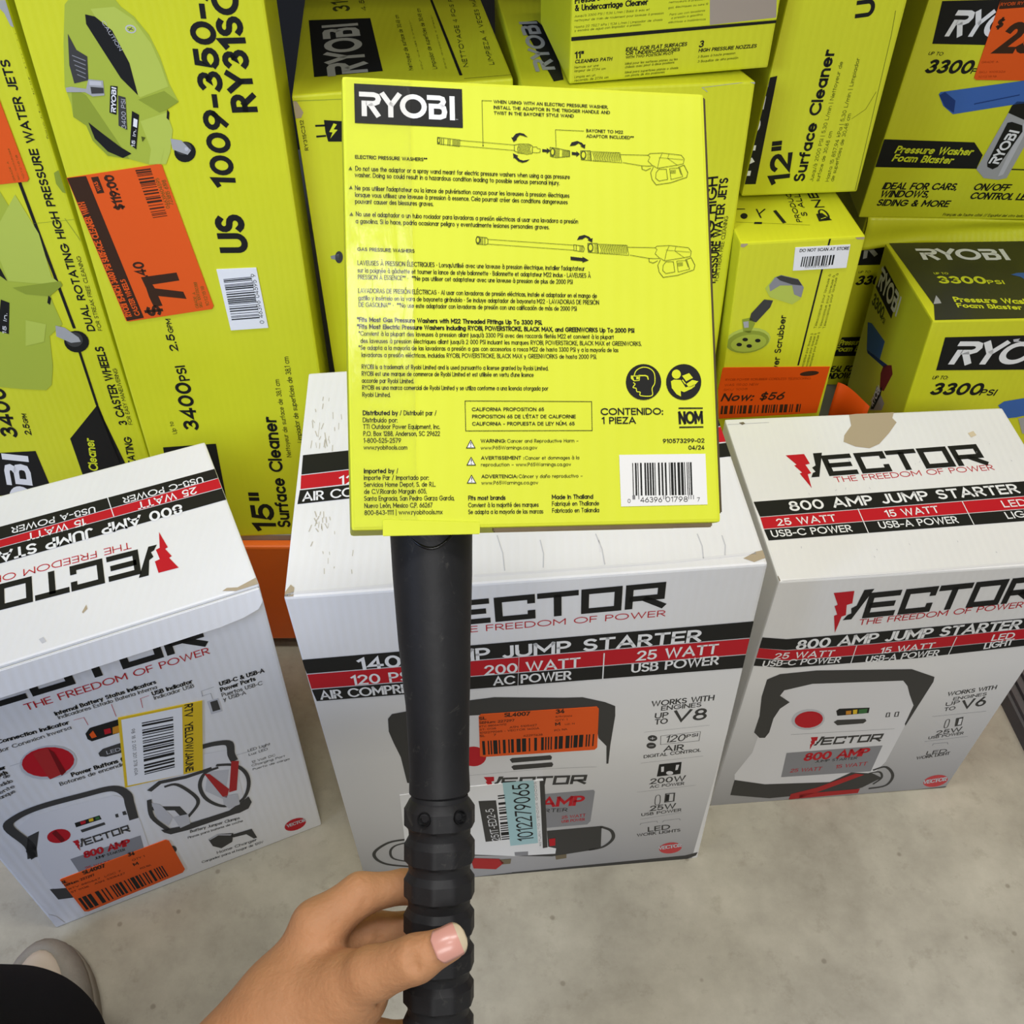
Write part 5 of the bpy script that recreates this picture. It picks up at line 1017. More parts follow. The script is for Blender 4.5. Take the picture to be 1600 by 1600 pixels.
  ('t','od3',8,'GRADE: A',71.53,187.36,16.28,2.05,0.0466,0,0),
  ('t','od3',8,'SKU: 1005326',72.72,176.8,25.95,2.08,0.0418,0,0),
  ('t','od3',8,'10121518',73.59,171.92,18.23,2.09,0.0441,0,0),
 ],
 'N_f': [
  ('p','k',1,[3.12,224.61,95.63,230.69,97.45,213.41,101.41,188.88,-0.11,185.18,-0.9,212.54],0),
  ('l','gl',2,'ryobi',7.36,193.55,86.41,21.64,0.3277,0.2,'r'),
  ('t','k',1,'UP TO',8.61,174.05,14.27,3.41,0.0489,0.01,0.2),
  ('t','k',1,'3300',8.47,156.96,40.35,13.81,0.0452,0.05,0.2),
  ('p','k',1,[11.85,78.73,64.62,80.86,72.66,50.61,6.11,48.25],0),
  ('t','y',2,'Pressure Washer',10.24,66.03,57.78,8.95,0.0384,0.02,0.2),
  ('t','y',2,'Foam Blaster',6.98,55.72,53.58,9.05,0.035,0.02,0.2),
  ('t','k',1,'IDEAL FOR',1.68,21.75,41.49,10.09,0.0518,0.03,0.2),
  ('t','k',1,'WINDOWS',-0.96,9.91,41.76,10.22,0.0522,0.03,0.2),
 ],
 'O_t': [
  ('p','kt',1,[4.72,164.73,169.77,163.38,107.85,1.62,2.2,0.91,10.97,29.56,7.28,112.37],0),
  ('l','w',2,'ryobi',28.76,124.39,98.76,25.17,-0.0433,0,'r'),
  ('t','y',2,'UP TO',32.53,91.96,15.7,4.18,-0.0332,0.02,0),
  ('t','y',2,'3300',31.66,72.55,51.39,15.91,-0.0474,0.05,0),
  ('t','y',2,'PSI',83.33,69.74,17.69,8.39,-0.0539,0.03,0),
  ('t','y',2,'Pressure Washer',34.51,34.89,88.73,10.41,-0.0919,0.025,0),
  ('t','y',2,'Foam Blaster',33.86,23.96,65.65,8.85,-0.1036,0.025,0),
  ('p','bl',2,[115.01,88.66,123.15,92.18,145.44,92.39,137.76,73.85,126.27,76.09,123.59,83.66],0),
  ('s','kg',2,[28.9,112.02,25.56,109.2],0.52,0,0),
  ('s','kg',2,[67.83,57.77,67.61,55.45],0.63,0,0),
  ('s','kg',2,[81.83,60.32,81.03,55.21],0.37,0,0),
  ('s','kg',2,[12.25,59.52,12.47,55.69],0.28,0,0),
  ('s','kg',2,[78.12,121.98,74.5,118.56],0.33,0,0),
  ('s','kg',2,[100.39,104.13,101.09,100.34],0.35,0,0),
  ('s','kg',2,[75.3,54.67,76.2,49.7],0.56,0,0),
  ('s','kg',2,[69.25,35.5,69.46,33.47],0.49,0,0),
  ('s','kg',2,[57.68,44.88,57.5,40.26],0.64,0,0),
  ('s','kg',2,[0.63,44.07,-2.22,43.04],0.34,0,0),
  ('s','kg',2,[84.43,17.74,84.6,15.76],0.6,0,0),
  ('s','kg',2,[74.92,78.68,75.18,74.04],0.43,0,0),
  ('s','kg',2,[66.35,78.67,64.3,75.81],0.44,0,0),
  ('s','kg',2,[-21.42,22.59,-23.9,20.28],0.38,0,0),
  ('p','gs',2,[11.1,31.29,19.75,48.64,20.44,39.75,19.9,32.75],0),
 ],
 'O_f': [
  ('p','k',1,[18.19,231.98,141.71,233.01,157.82,189.28,20.37,191.08],0),
  ('l','w',2,'ryobi',27.82,198.5,121.21,28.42,-0.0221,0.25,'r'),
  ('t','k',1,'UP TO:',18.88,179.59,16.65,4.63,-0.0227,0.01,0.2),
  ('t','k',1,'3300',21.09,159.17,55.67,16.18,-0.0329,0.05,0.2),
  ('t','k',1,'PSI',76.07,157.35,17.34,8.35,-0.054,0.03,0.2),
  ('p','bl',2,[101.98,143.37,106.86,148.63,137.74,154.58,145.78,131.45,127.5,126.41,116.73,125.29],0),
  ('p','gs',2,[130.21,124.96,146.75,128.69,156.55,100.52,141.89,103.73],0),
  ('p','lg',3,[90.23,228.04,97.18,229.11,95.9,226.71,100.7,224.9,91.84,225.09],0),
 ],
 'O_l': [
  ('p','k',1,[-2.4,220.77,69.68,222.47,68.53,188.39,-7.75,187.54],0),
  ('l','w',2,'ryobi',-5.26,191.99,70.31,24.51,0.0833,0,'r'),
  ('t','od',1,'3300',-6.22,166.3,39.91,15.7,0.115,0.04,0.1),
  ('t','od',1,'PSI',31.0,169.1,10.98,7.38,0.1409,0.03,0.1),
  ('p','bl',1,[-0.1,143.5,11.0,150.2,81.04,163.33,91.48,168.67,82.9,144.94,59.59,135.11,19.45,118.5],0),
  ('p','bd',2,[19.45,118.5,59.59,135.11,82.9,144.94,78.4,137.01,25.28,117.06],0),
  ('p','gs',1,[78.0,162.39,88.41,171.84,106.02,177.26,116.03,163.04,107.61,151.99,87.41,148.54],0),
  ('p','rd2',2,[73.73,137.62,91.88,152.11,101.07,146.68,94.3,116.29,83.54,110.26,73.1,125.42],0),
  ('p','gs',1,[72.25,130.61,75.31,135.98,106.21,149.43,104.88,96.76,76.99,72.44,74.3,93.38],0),
  ('p','k',3,[77.41,99.07,88.06,118.5,90.64,107.22,85.67,81.56,78.24,75.72],0),
  ('l','w',4,'ryobi',81.68,81.21,29.89,9.57,1.3767,0,'r'),
 ],
}
HAND = [([-0.0974, 0.1429, 0.6038], [-0.1315, 0.1167, 0.5793], 0.0262, 0.0272, 0.0),
 ([-0.0974, 0.1429, 0.6038], [-0.0858, 0.1734, 0.627], 0.0235, 0.0115, 0.01),
 ([-0.0936, 0.1452, 0.5978], [-0.0812, 0.1717, 0.6089], 0.021, 0.0115, 0.008),
 ([-0.0916, 0.1423, 0.5896], [-0.0798, 0.1642, 0.5896], 0.021, 0.0115, 0.008),
 ([-0.0887, 0.136, 0.5837], [-0.0798, 0.1492, 0.5754], 0.021, 0.0105, 0.008),
 ([-0.0941, 0.1417, 0.6095], [-0.069, 0.1463, 0.6276], 0.022, 0.0165, 0.01),
 ([-0.0853, 0.174, 0.6276], [-0.0675, 0.1859, 0.6333], 0.011, 0.0094, 0.006),
 ([-0.0675, 0.1859, 0.6333], [-0.0487, 0.1918, 0.6278], 0.0088, 0.0073, 0.003),
 ([-0.0487, 0.1918, 0.6278], [-0.0309, 0.1894, 0.6214], 0.0073, 0.0062, 0.003),
 ([-0.0812, 0.1721, 0.6093], [-0.0624, 0.1796, 0.6068], 0.011, 0.0088, 0.004),
 ([-0.0624, 0.1796, 0.6068], [-0.0444, 0.1821, 0.605], 0.0084, 0.0074, 0.003),
 ([-0.0444, 0.1821, 0.605], [-0.027, 0.1787, 0.6086], 0.0074, 0.0062, 0.003),
 ([-0.0798, 0.1642, 0.5896], [-0.0596, 0.1696, 0.5891], 0.0105, 0.0085, 0.004),
 ([-0.0596, 0.1696, 0.5891], [-0.0431, 0.1701, 0.591], 0.0084, 0.0074, 0.003),
 ([-0.0431, 0.1701, 0.591], [-0.0278, 0.1663, 0.5984], 0.0072, 0.006, 0.003),
 ([-0.0798, 0.1492, 0.5754], [-0.0622, 0.1452, 0.5703], 0.0095, 0.0075, 0.004),
 ([-0.0622, 0.1452, 0.5703], [-0.0473, 0.1453, 0.5718], 0.0074, 0.0066, 0.003),
 ([-0.0473, 0.1453, 0.5718], [-0.032, 0.1423, 0.5786], 0.0064, 0.0054, 0.003),
 ([-0.0717, 0.1453, 0.6267], [-0.0578, 0.1474, 0.6451], 0.015, 0.011, 0.007),
 ([-0.0578, 0.1474, 0.6451], [-0.0387, 0.1493, 0.6579], 0.0104, 0.0094, 0.004),
 ([-0.0387, 0.1493, 0.6579], [-0.0252, 0.1532, 0.6636], 0.009, 0.007, 0.003),
 ([-0.1315, 0.1167, 0.5793], [-0.285, -0.02, 0.86], 0.0272, 0.04, 0.004),
 ([-0.285, -0.02, 0.86], [-0.36, 0.0, 1.15], 0.04, 0.048, 0.008)]
CREASES = [([-0.0404, 0.1501, 0.6709], [-0.0373, 0.1434, 0.6647], 0.0012), ([-0.0422, 0.1497, 0.6692], [-0.0396, 0.1434, 0.6647], 0.001), ([-0.0652, 0.1755, 0.6372], [-0.0635, 0.1796, 0.641], 0.0013), ([-0.06, 0.173, 0.6129], [-0.0601, 0.1795, 0.6184], 0.0011), ([-0.0574, 0.1408, 0.6485], [-0.0534, 0.1385, 0.6395], 0.0018)]
NAIL = ([-0.0306, 0.1476, 0.6722],[-0.0184, 0.153, 0.6737],[0.0007, -0.0038, 0.0102])
WAND_TUBE = [[[-0.0346, 0.293, 0.7557], 0.01767], [[-0.0346, 0.2914, 0.7542], 0.01759], [[-0.0341, 0.279, 0.7425], 0.01704], [[-0.0333, 0.2589, 0.7237], 0.01553], [[-0.0324, 0.2469, 0.7124], 0.01457], [[-0.0319, 0.2389, 0.7049], 0.01374], [[-0.0312, 0.2189, 0.6861], 0.01278], [[-0.0311, 0.2128, 0.6805], 0.01306], [[-0.0311, 0.2116, 0.6793], 0.01306], [[-0.0311, 0.2108, 0.6786], 0.01182], [[-0.0311, 0.2096, 0.6774], 0.01182]]
WAND_GRIP = [[[-0.0311, 0.2108, 0.6786], 0.01209, 0], [[-0.0311, 0.2096, 0.6774], 0.01237, 0], [[-0.0311, 0.209, 0.6769], 0.01319, 0], [[-0.0311, 0.2068, 0.6748], 0.01498, 1], [[-0.0311, 0.2016, 0.6699], 0.01498, 1], [[-0.0311, 0.2006, 0.669], 0.01374, 0], [[-0.0311, 0.1996, 0.668], 0.01333, 0], [[-0.0311, 0.198, 0.6665], 0.01319, 0], [[-0.0311, 0.1958, 0.6645], 0.01498, 1], [[-0.0311, 0.1906, 0.6596], 0.01498, 1], [[-0.0311, 0.1896, 0.6586], 0.01374, 0], [[-0.0311, 0.1886, 0.6577], 0.01333, 0], [[-0.0312, 0.187, 0.6562], 0.01319, 0], [[-0.0312, 0.1848, 0.6541], 0.01498, 1], [[-0.0312, 0.1796, 0.6492], 0.01498, 1], [[-0.0312, 0.1786, 0.6483], 0.01374, 0], [[-0.0312, 0.1776, 0.6474], 0.01333, 0], [[-0.0313, 0.176, 0.6459], 0.01319, 0], [[-0.0313, 0.1738, 0.6438], 0.01498, 1], [[-0.0313, 0.1685, 0.6389], 0.01498, 1], [[-0.0313, 0.1675, 0.638], 0.01374, 0], [[-0.0313, 0.1665, 0.637], 0.01333, 0], [[-0.0314, 0.1649, 0.6355], 0.01319, 0], [[-0.0314, 0.1627, 0.6334], 0.01498, 1], [[-0.0314, 0.1575, 0.6286], 0.01498, 1], [[-0.0314, 0.1565, 0.6276], 0.01374, 0], [[-0.0314, 0.1555, 0.6267], 0.01333, 0], [[-0.0315, 0.1539, 0.6252], 0.01319, 0], [[-0.0315, 0.1517, 0.6231], 0.01498, 1], [[-0.0315, 0.1465, 0.6182], 0.01498, 1], [[-0.0315, 0.1455, 0.6173], 0.01374, 0], [[-0.0315, 0.1445, 0.6163], 0.01333, 0], [[-0.0316, 0.1429, 0.6148], 0.01319, 0], [[-0.0316, 0.1407, 0.6128], 0.01498, 1], [[-0.0316, 0.1355, 0.6079], 0.01498, 1], [[-0.0316, 0.1345, 0.6069], 0.01374, 0], [[-0.0316, 0.1335, 0.606], 0.01333, 0], [[-0.0317, 0.1319, 0.6045], 0.01319, 0], [[-0.0317, 0.1297, 0.6024], 0.01498, 1], [[-0.0317, 0.1245, 0.5975], 0.01498, 1], [[-0.0317, 0.1235, 0.5966], 0.01374, 0], [[-0.0317, 0.1225, 0.5956], 0.01333, 0], [[-0.0317, 0.1208, 0.5941], 0.01319, 0], [[-0.0317, 0.1186, 0.5921], 0.01498, 1], [[-0.0317, 0.1134, 0.5872], 0.01498, 1], [[-0.0317, 0.1124, 0.5862], 0.01374, 0], [[-0.0317, 0.1114, 0.5853], 0.01333, 0], [[-0.0318, 0.1098, 0.5838], 0.01319, 0], [[-0.0318, 0.1076, 0.5817], 0.01498, 1], [[-0.0318, 0.1024, 0.5768], 0.01498, 1], [[-0.0318, 0.1014, 0.5759], 0.01374, 0], [[-0.0318, 0.1004, 0.575], 0.01333, 0]]
SCREWS = [([-0.0361, 0.1965, 0.6833], [-0.0308, 0.2026, 0.6709]), ([-0.0219, 0.1978, 0.6828], [-0.0311, 0.2034, 0.6716])]
SEAM = [[-0.0425, 0.2819, 0.7657], [-0.0412, 0.2801, 0.7651], [-0.0398, 0.2789, 0.7647], [-0.0386, 0.2779, 0.7644], [-0.0373, 0.2771, 0.7642], [-0.036, 0.2765, 0.764], [-0.0347, 0.2761, 0.7639], [-0.0335, 0.276, 0.7639], [-0.0323, 0.2761, 0.7639], [-0.031, 0.2764, 0.7641], [-0.0298, 0.277, 0.7643], [-0.0286, 0.2778, 0.7645], [-0.0274, 0.2787, 0.7649], [-0.0261, 0.28, 0.7653], [-0.0249, 0.2816, 0.7659]]
TAB = [[-0.052, 0.278, 0.7792], [-0.052, 0.2729, 0.7749], [-0.0133, 0.2778, 0.7707], [-0.0133, 0.2815, 0.7738]]
TAPE = [[-0.0693, 0.4152, 0.8975], [-0.0424, 0.4187, 0.8946], [-0.0383, 0.2772, 0.7756], [-0.0638, 0.2735, 0.778]]
SCRAP = [[0.3748, 0.895, 0.2075], [0.4001, 0.86, 0.2075], [0.4021, 0.865, 0.3261], [0.3748, 0.9, 0.3284]]
MAT = [[0.6048, 0.6814, 0.0], [0.6104, 0.6221, 0.0]]
SHOE = [[-0.4856, 0.3949, 0.0], [-0.4144, 0.3193, 0.0], [-0.5039, 0.3897, 0.0]]

# ---------------------------------------------------------------- materials
def lin(c): return tuple(((v/255)/12.92 if v/255 <= .04045 else ((v/255+.055)/1.055)**2.4) for v in c)
MATS = {}
def mat(name, rgb, rough=.6, spec=.4, bump=0, bscale=200, var=0, vscale=6, flute=0, **kw):
    m = bpy.data.materials.new(name); m.use_nodes = True; nt = m.node_tree; N = nt.nodes; L = nt.links
    b = N['Principled BSDF']; c = lin(rgb)+(1,)
    b.inputs['Base Color'].default_value = c; b.inputs['Roughness'].default_value = rough; b.inputs['Specular IOR Level'].default_value = spec
    for k, v in kw.items(): b.inputs[k.replace('_', ' ')].default_value = v
    tc = N.new('ShaderNodeTexCoord')
    if var:
        n = N.new('ShaderNodeTexNoise'); n.inputs['Scale'].default_value = vscale; n.inputs['Detail'].default_value = 6; n.inputs['Roughness'].default_value = .65
        L.new(tc.outputs['Object'], n.inputs['Vector'])
        r = N.new('ShaderNodeMapRange'); r.inputs[1].default_value = .3; r.inputs[2].default_value = .7; r.inputs[3].default_value = 1-var; r.inputs[4].default_value = 1+var*.5
        L.new(n.outputs['Fac'], r.inputs[0])
        mx = N.new('ShaderNodeMix'); mx.data_type = 'RGBA'; mx.blend_type = 'MULTIPLY'; mx.inputs[0].default_value = 1
        mx.inputs[6].default_value = c; L.new(r.outputs[0], mx.inputs[7]); L.new(mx.outputs[2], b.inputs['Base Color'])
    last = None
    if bump:
        n = N.new('ShaderNodeTexNoise'); n.inputs['Scale'].default_value = bscale; n.inputs['Detail'].default_value = 4
        L.new(tc.outputs['Object'], n.inputs['Vector'])
        bp = N.new('ShaderNodeBump'); bp.inputs['Strength'].default_value = bump; bp.inputs['Distance'].default_value = .002
        L.new(n.outputs['Fac'], bp.inputs['Height']); last = bp
    if flute:
        wv = N.new('ShaderNodeTexWave'); wv.inputs['Scale'].default_value = 45; wv.inputs['Distortion'].default_value = 1.5; wv.inputs['Detail Scale'].default_value = .3
        L.new(tc.outputs['Object'], wv.inputs['Vector'])
        bp = N.new('ShaderNodeBump'); bp.inputs['Strength'].default_value = flute; bp.inputs['Distance'].default_value = .001
        L.new(wv.outputs['Fac'], bp.inputs['Height'])
        if last: L.new(last.outputs[0], bp.inputs['Normal'])
        last = bp
    if last: L.new(last.outputs[0], b.inputs['Normal'])
    MATS[name] = m
    return m
YEL = (216, 218, 40)
mat('lime_card', YEL, .38, .45, .05, 60, .04, 9, .10)
mat('lime_card_held', (222, 230, 56), .5, .25, .04, 90, .03, 14, .06)
mat('white_card', (232, 231, 228), .42, .45, .06, 40, .035, 7, .12)
mat('brown_card', (150, 132, 105), .85, .2, .1, 300, .15, 40)
mat('dark_card', (84, 74, 54), .9, .1)
INK = dict(ds=(186, 180, 164), k=(30, 30, 28), kt=(46, 46, 38), kg=(74, 74, 64), w=(236, 236, 234), ww=(224, 223, 222), r=(190, 26, 38), rl=(200, 70, 72), rd=(176, 44, 44), rd2=(120, 40, 40), rk=(120, 18, 24),
 o=(232, 92, 30), o2=(226, 84, 14), ob=(206, 138, 40), ob2=(214, 198, 166), y=(218, 224, 48), yb=(226, 190, 40), g=(142, 142, 144), dg=(66, 65, 62), lg=(196, 196, 198),
 gs=(170, 170, 168), gl=(168, 168, 160), pg=(172, 186, 66), pl=(186, 200, 84), pd=(146, 160, 54), bl=(66, 106, 176), bd=(36, 62, 120), br=(176, 160, 132), db=(62, 40, 26), dt=(120, 108, 84),
 tl=(170, 206, 208), od=(84, 92, 30), od2=(70, 74, 30), od3=(150, 52, 10), gn=(60, 110, 60), sn=(170, 156, 138))
for k, v in INK.items(): mat('ink_'+k, v, .55 if k not in ('kt', 'kg') else .3, .18 if k not in ('kt', 'kg') else .4)

def link(name, me, parent=None, loc=None):
    o = bpy.data.objects.new(name, me); COL.objects.link(o)
    if parent is not None: o.parent = parent
    if loc is not None: o.location = loc
    return o
def thing(name, label, cat, loc, group=None):
    o = bpy.data.objects.new(name, None); COL.objects.link(o); o.location = loc; o.empty_display_size = .05
    o['label'] = label; o['category'] = cat
    if group: o['group'] = group
    return o
def tag(o, label, cat, group=None):
    o['label'] = label; o['category'] = cat
    if group: o['group'] = group
    return o
def bm_mesh(bm, name, mats, smooth=False):
    me = bpy.data.meshes.new(name); bm.to_mesh(me); bm.free()
    for m in mats: me.materials.append(m)
    if smooth:
        for p in me.polygons: p.use_smooth = True
    return me
# ---------------------------------------------------------------- printed shapes
def smooth_line(p, closed=False, n=5):
    p = [np.array(a, float) for a in p]; m = len(p); out = []
    rng = range(m if closed else m-1)
    for i in rng:
        p0 = p[(i-1) % m] if (closed or i > 0) else p[0]; p1 = p[i]; p2 = p[(i+1) % m]; p3 = p[(i+2) % m] if (closed or i+2 < m) else p[-1]
        for j in range(n):
            t = j/n
            out.append(.5*((2*p1)+(-p0+p2)*t+(2*p0-5*p1+4*p2-p3)*t*t+(-p0+3*p1-3*p2+p3)*t**3))
    if not closed: out.append(p[-1])
    return out
def stroke(p, wd, closed=False):
    p = [np.array(a, float) for a in p]
    q = [p[0]]
    for a in p[1:]:
        if np.linalg.norm(a-q[-1]) > 1e-6: q.append(a)
    p = q; m = len(p)
    if m < 2: return [], []
    L, Rr = [], []
    for i in range(m):
        a = p[i-1] if (i > 0 or closed) else None; b = p[(i+1) % m] if (i < m-1 or closed) else None
        d1 = (p[i]-a)/np.linalg.norm(p[i]-a) if a is not None else None
        d2 = (b-p[i])/np.linalg.norm(b-p[i]) if b is not None else None
        if d1 is None: d1 = d2
        if d2 is None: d2 = d1
        n1 = np.array([-d1[1], d1[0]]); n2 = np.array([-d2[1], d2[0]]); n = n1+n2; l = np.linalg.norm(n)
        n = n/l if l > 1e-6 else n1
        k = wd/2/max(.45, float(n@n1))
        L.append(p[i]+n*k); Rr.append(p[i]-n*k)
    V = L+Rr; F = []
    for i in range(m if closed else m-1):
        j = (i+1) % m; F.append((i, m+i, m+j, j))
    return V, F
# ---------------------------------------------------------------- lettering: a geometric stroke alphabet (cap height 1)
def AR(cx, cy, rx, ry, a0, a1, n=9):
    return [(cx+rx*math.cos(math.radians(a0+(a1-a0)*i/n)), cy+ry*math.sin(math.radians(a0+(a1-a0)*i/n))) for i in range(n+1)]
def OV(cx, cy, rx, ry, n=18): return ['o']+AR(cx, cy, rx, ry, 0, 360-360/n, n-1)
X_ = .66
GL = {
 'A': (.78, [[(0, 0), (.39, 1), (.78, 0)], [(.14, .3), (.64, .3)]]),
 'B': (.56, [[(0, 0), (0, 1), (.26, 1)]+AR(.26, .77, .24, .23, 80, -90, 6)+[(0, .54)], [(0, .54), (.28, .54)]+AR(.28, .27, .28, .27, 80, -90, 7)+[(0, 0)]]),
 'C': (.82, [AR(.48, .5, .48, .5, 42, 318, 16)]), 'D': (.74, [['o', (0, 0), (0, 1), (.26, 1)]+AR(.26, .5, .48, .5, 80, -90, 10)]),
 'E': (.5, [[(.5, 1), (0, 1), (0, 0), (.5, 0)], [(0, .52), (.46, .52)]]), 'F': (.48, [[(.48, 1), (0, 1), (0, 0)], [(0, .5), (.44, .5)]]),
 'G': (.92, [AR(.48, .5, .48, .5, 42, 352, 16)+[(.55, .46)]]), 'H': (.66, [[(0, 0), (0, 1)], [(.66, 0), (.66, 1)], [(0, .52), (.66, .52)]]), 'I': (0, [[(0, 0), (0, 1)]]),
 'J': (.38, [[(.38, 1), (.38, .24)]+AR(.18, .24, .2, .24, -20, -150, 6)]), 'K': (.62, [[(0, 0), (0, 1)], [(.56, 1), (0, .42)], [(.2, .6), (.62, 0)]]), 'L': (.44, [[(0, 1), (0, 0), (.44, 0)]]),
 'M': (.86, [[(0, 0), (0, 1)], [(0, 1), (.43, .3), (.86, 1)], [(.86, 1), (.86, 0)]]), 'N': (.68, [[(0, 0), (0, 1)], [(0, 1), (.68, 0)], [(.68, 0), (.68, 1)]]), 'O': (.98, [OV(.49, .5, .49, .5)]),
 'P': (.52, [[(0, 0), (0, 1), (.26, 1)]+AR(.26, .73, .27, .27, 80, -90, 7)+[(0, .46)]]), 'Q': (.98, [OV(.49, .5, .49, .5), [(.6, .28), (.92, 0)]]),
 'R': (.56, [[(0, 0), (0, 1), (.26, 1)]+AR(.26, .73, .27, .27, 80, -90, 7)+[(0, .46)], [(.24, .46), (.56, 0)]]),
 'S': (.54, [AR(.27, .76, .25, .24, 35, 265, 9)+AR(.27, .26, .27, .26, 85, -150, 9)]), 'T': (.6, [[(0, 1), (.6, 1)], [(.3, 1), (.3, 0)]]),
 'U': (.64, [[(0, 1), (0, .32)]+AR(.32, .32, .32, .32, 190, 350, 8)+[(.64, .32), (.64, 1)]]), 'V': (.74, [[(0, 1), (.37, 0), (.74, 1)]]), 'W': (1.08, [[(0, 1), (.27, 0), (.54, 1), (.81, 0), (1.08, 1)]]),
 'X': (.66, [[(0, 0), (.66, 1)], [(0, 1), (.66, 0)]]), 'Y': (.68, [[(0, 1), (.34, .46), (.68, 1)], [(.34, .46), (.34, 0)]]), 'Z': (.6, [[(0, 1), (.6, 1), (0, 0), (.6, 0)]]),
 '0': (.6, [OV(.3, .5, .3, .5)]), '1': (.2, [[(0, .84), (.2, 1), (.2, 0)]]), '2': (.54, [AR(.27, .73, .26, .27, 165, -25, 9)+[(0, 0), (.54, 0)]]),
 '3': (.54, [AR(.26, .76, .23, .24, 150, -80, 8)+AR(.26, .27, .28, .27, 80, -150, 9)]), '4': (.6, [[(.44, 0), (.44, 1), (0, .26), (.6, .26)]]),
 '5': (.54, [[(.48, 1), (.1, 1), (.05, .52)]+AR(.26, .32, .28, .31, 120, -150, 10)]), '6': (.56, [OV(.28, .31, .28, .31, 14), [(.42, 1), (.06, .46)]]), '7': (.52, [[(0, 1), (.52, 1), (.14, 0)]]),
 '8': (.54, [OV(.27, .76, .22, .24, 12), OV(.27, .26, .27, .27, 14)]), '9': (.56, [OV(.28, .69, .28, .31, 14), [(.14, 0), (.5, .54)]]),
 'a': (.58, [OV(.29, X_/2, .29, X_/2, 14), [(.58, 0), (.58, X_)]]), 'b': (.58, [OV(.29, X_/2, .29, X_/2, 14), [(0, 0), (0, 1)]]), 'c': (.5, [AR(.3, X_/2, .3, X_/2, 45, 315, 11)]), 'd': (.58, [OV(.29, X_/2, .29, X_/2, 14), [(.58, 0), (.58, 1)]]),
 'e': (.58, [[(0.02, .35), (.58, .35)], AR(.29, X_/2, .29, X_/2, 4, 318, 12)]), 'f': (.28, [[(.1, 0), (.1, .82)]+AR(.28, .82, .18, .18, 170, 80, 4), [(-.02, .62), (.26, .62)]]),
 'g': (.58, [OV(.29, X_/2, .29, X_/2, 14), [(.58, X_), (.58, -.06)]+AR(.3, -.06, .28, .24, -20, -150, 6)]), 'h': (.5, [[(0, 0), (0, 1)], [(0, .38)]+AR(.25, .4, .25, .26, 165, 0, 7)+[(.5, 0)]]), 'i': (0, [[(0, 0), (0, X_)], ['d', (0, .9)]]),
 'j': (.0, [[(0, X_), (0, -.3)], ['d', (0, .9)]]), 'k': (.46, [[(0, 0), (0, 1)], [(.42, X_), (0, .28)], [(.16, .4), (.46, 0)]]), 'l': (0, [[(0, 0), (0, 1)]]),
 'm': (.84, [[(0, 0), (0, X_)], [(0, .38)]+AR(.21, .42, .21, .24, 165, 0, 6)+[(.42, 0)], [(.42, .38)]+AR(.63, .42, .21, .24, 165, 0, 6)+[(.84, 0)]]), 'n': (.5, [[(0, 0), (0, X_)], [(0, .38)]+AR(.25, .4, .25, .26, 165, 0, 7)+[(.5, 0)]]), 'o': (.6, [OV(.3, X_/2, .3, X_/2, 14)]),
 'p': (.58, [OV(.29, X_/2, .29, X_/2, 14), [(0, -.3), (0, X_)]]), 'q': (.58, [OV(.29, X_/2, .29, X_/2, 14), [(.58, -.3), (.58, X_)]]), 'r': (.28, [[(0, 0), (0, X_)], [(0, .4)]+AR(.22, .42, .22, .24, 165, 62, 5)]),
 's': (.4, [AR(.2, .49, .18, .17, 35, 260, 7)+AR(.2, .16, .2, .17, 80, -150, 7)]), 't': (.3, [[(.13, 0), (.13, .92)], [(-.01, X_), (.28, X_)]]), 'u': (.5, [[(0, X_), (0, .26)]+AR(.25, .26, .25, .26, 190, 350, 7)+[(.5, .26)], [(.5, 0), (.5, X_)]]),
 'v': (.5, [[(0, X_), (.25, 0), (.5, X_)]]), 'w': (.8, [[(0, X_), (.2, 0), (.4, X_), (.6, 0), (.8, X_)]]), 'x': (.48, [[(0, 0), (.48, X_)], [(0, X_), (.48, 0)]]), 'y': (.5, [[(0, X_), (.25, .02)], [(.5, X_), (.14, -.3)]]), 'z': (.44, [[(0, X_), (.44, X_), (0, 0), (.44, 0)]]),
 '.': (0, [['d', (0, 0)]]), ',': (0, [[(0, .02), (-.05, -.12)]]), ':': (0, [['d', (0, 0)], ['d', (0, .56)]]), '-': (.3, [[(0, .38), (.3, .38)]]), '\u2013': (.5, [[(0, .38), (.5, .38)]]), "'": (0, [[(0, 1), (0, .76)]]),
 '"': (.2, [[(0, 1), (0, .7)], [(.2, 1), (.2, .7)]]), '/': (.4, [[(0, -.06), (.4, 1.04)]]), '|': (0, [[(0, -.2), (0, 1.1)]]), '*': (.3, [[(.15, 1), (.15, .66)], [(0, .92), (.3, .74)], [(0, .74), (.3, .92)]]), '\u2022': (.12, [['d', (.06, .4)], ['d', (.06, .46)]]),
 '&': (.7, [[(.68, 0), (.14, .7)]+AR(.28, .8, .16, .2, 200, -20, 7)+[(.3, .56), (.06, .36)]+AR(.26, .24, .26, .25, 150, 330, 7)+[(.68, .44)]]),
 '$': (.54, [AR(.27, .72, .25, .22, 35, 265, 9)+AR(.27, .28, .27, .22, 85, -150, 9), [(.27, -.1), (.27, 1.1)]]), '+': (.5, [[(0, .4), (.5, .4)], [(.25, .15), (.25, .65)]]), ' ': (.27, []), '(': (.15, [AR(.3, .5, .3, .6, 120, 240, 6)]), ')': (.15, [AR(-.15, .5, .3, .6, 60, -60, 6)])}
ACC = {'\u0301': [(-.06, .84), (.1, 1.0)], '\u0300': [(.06, .84), (-.1, 1.0)], '\u0302': [(-.14, .84), (0, .98), (.14, .84)], '\u0303': [(-.16, .86), (-.06, .94), (.06, .86), (.16, .94)], '\u0308': None, '\u0327': [(0, -.04), (.06, -.16), (-.06, -.24)]}
import unicodedata
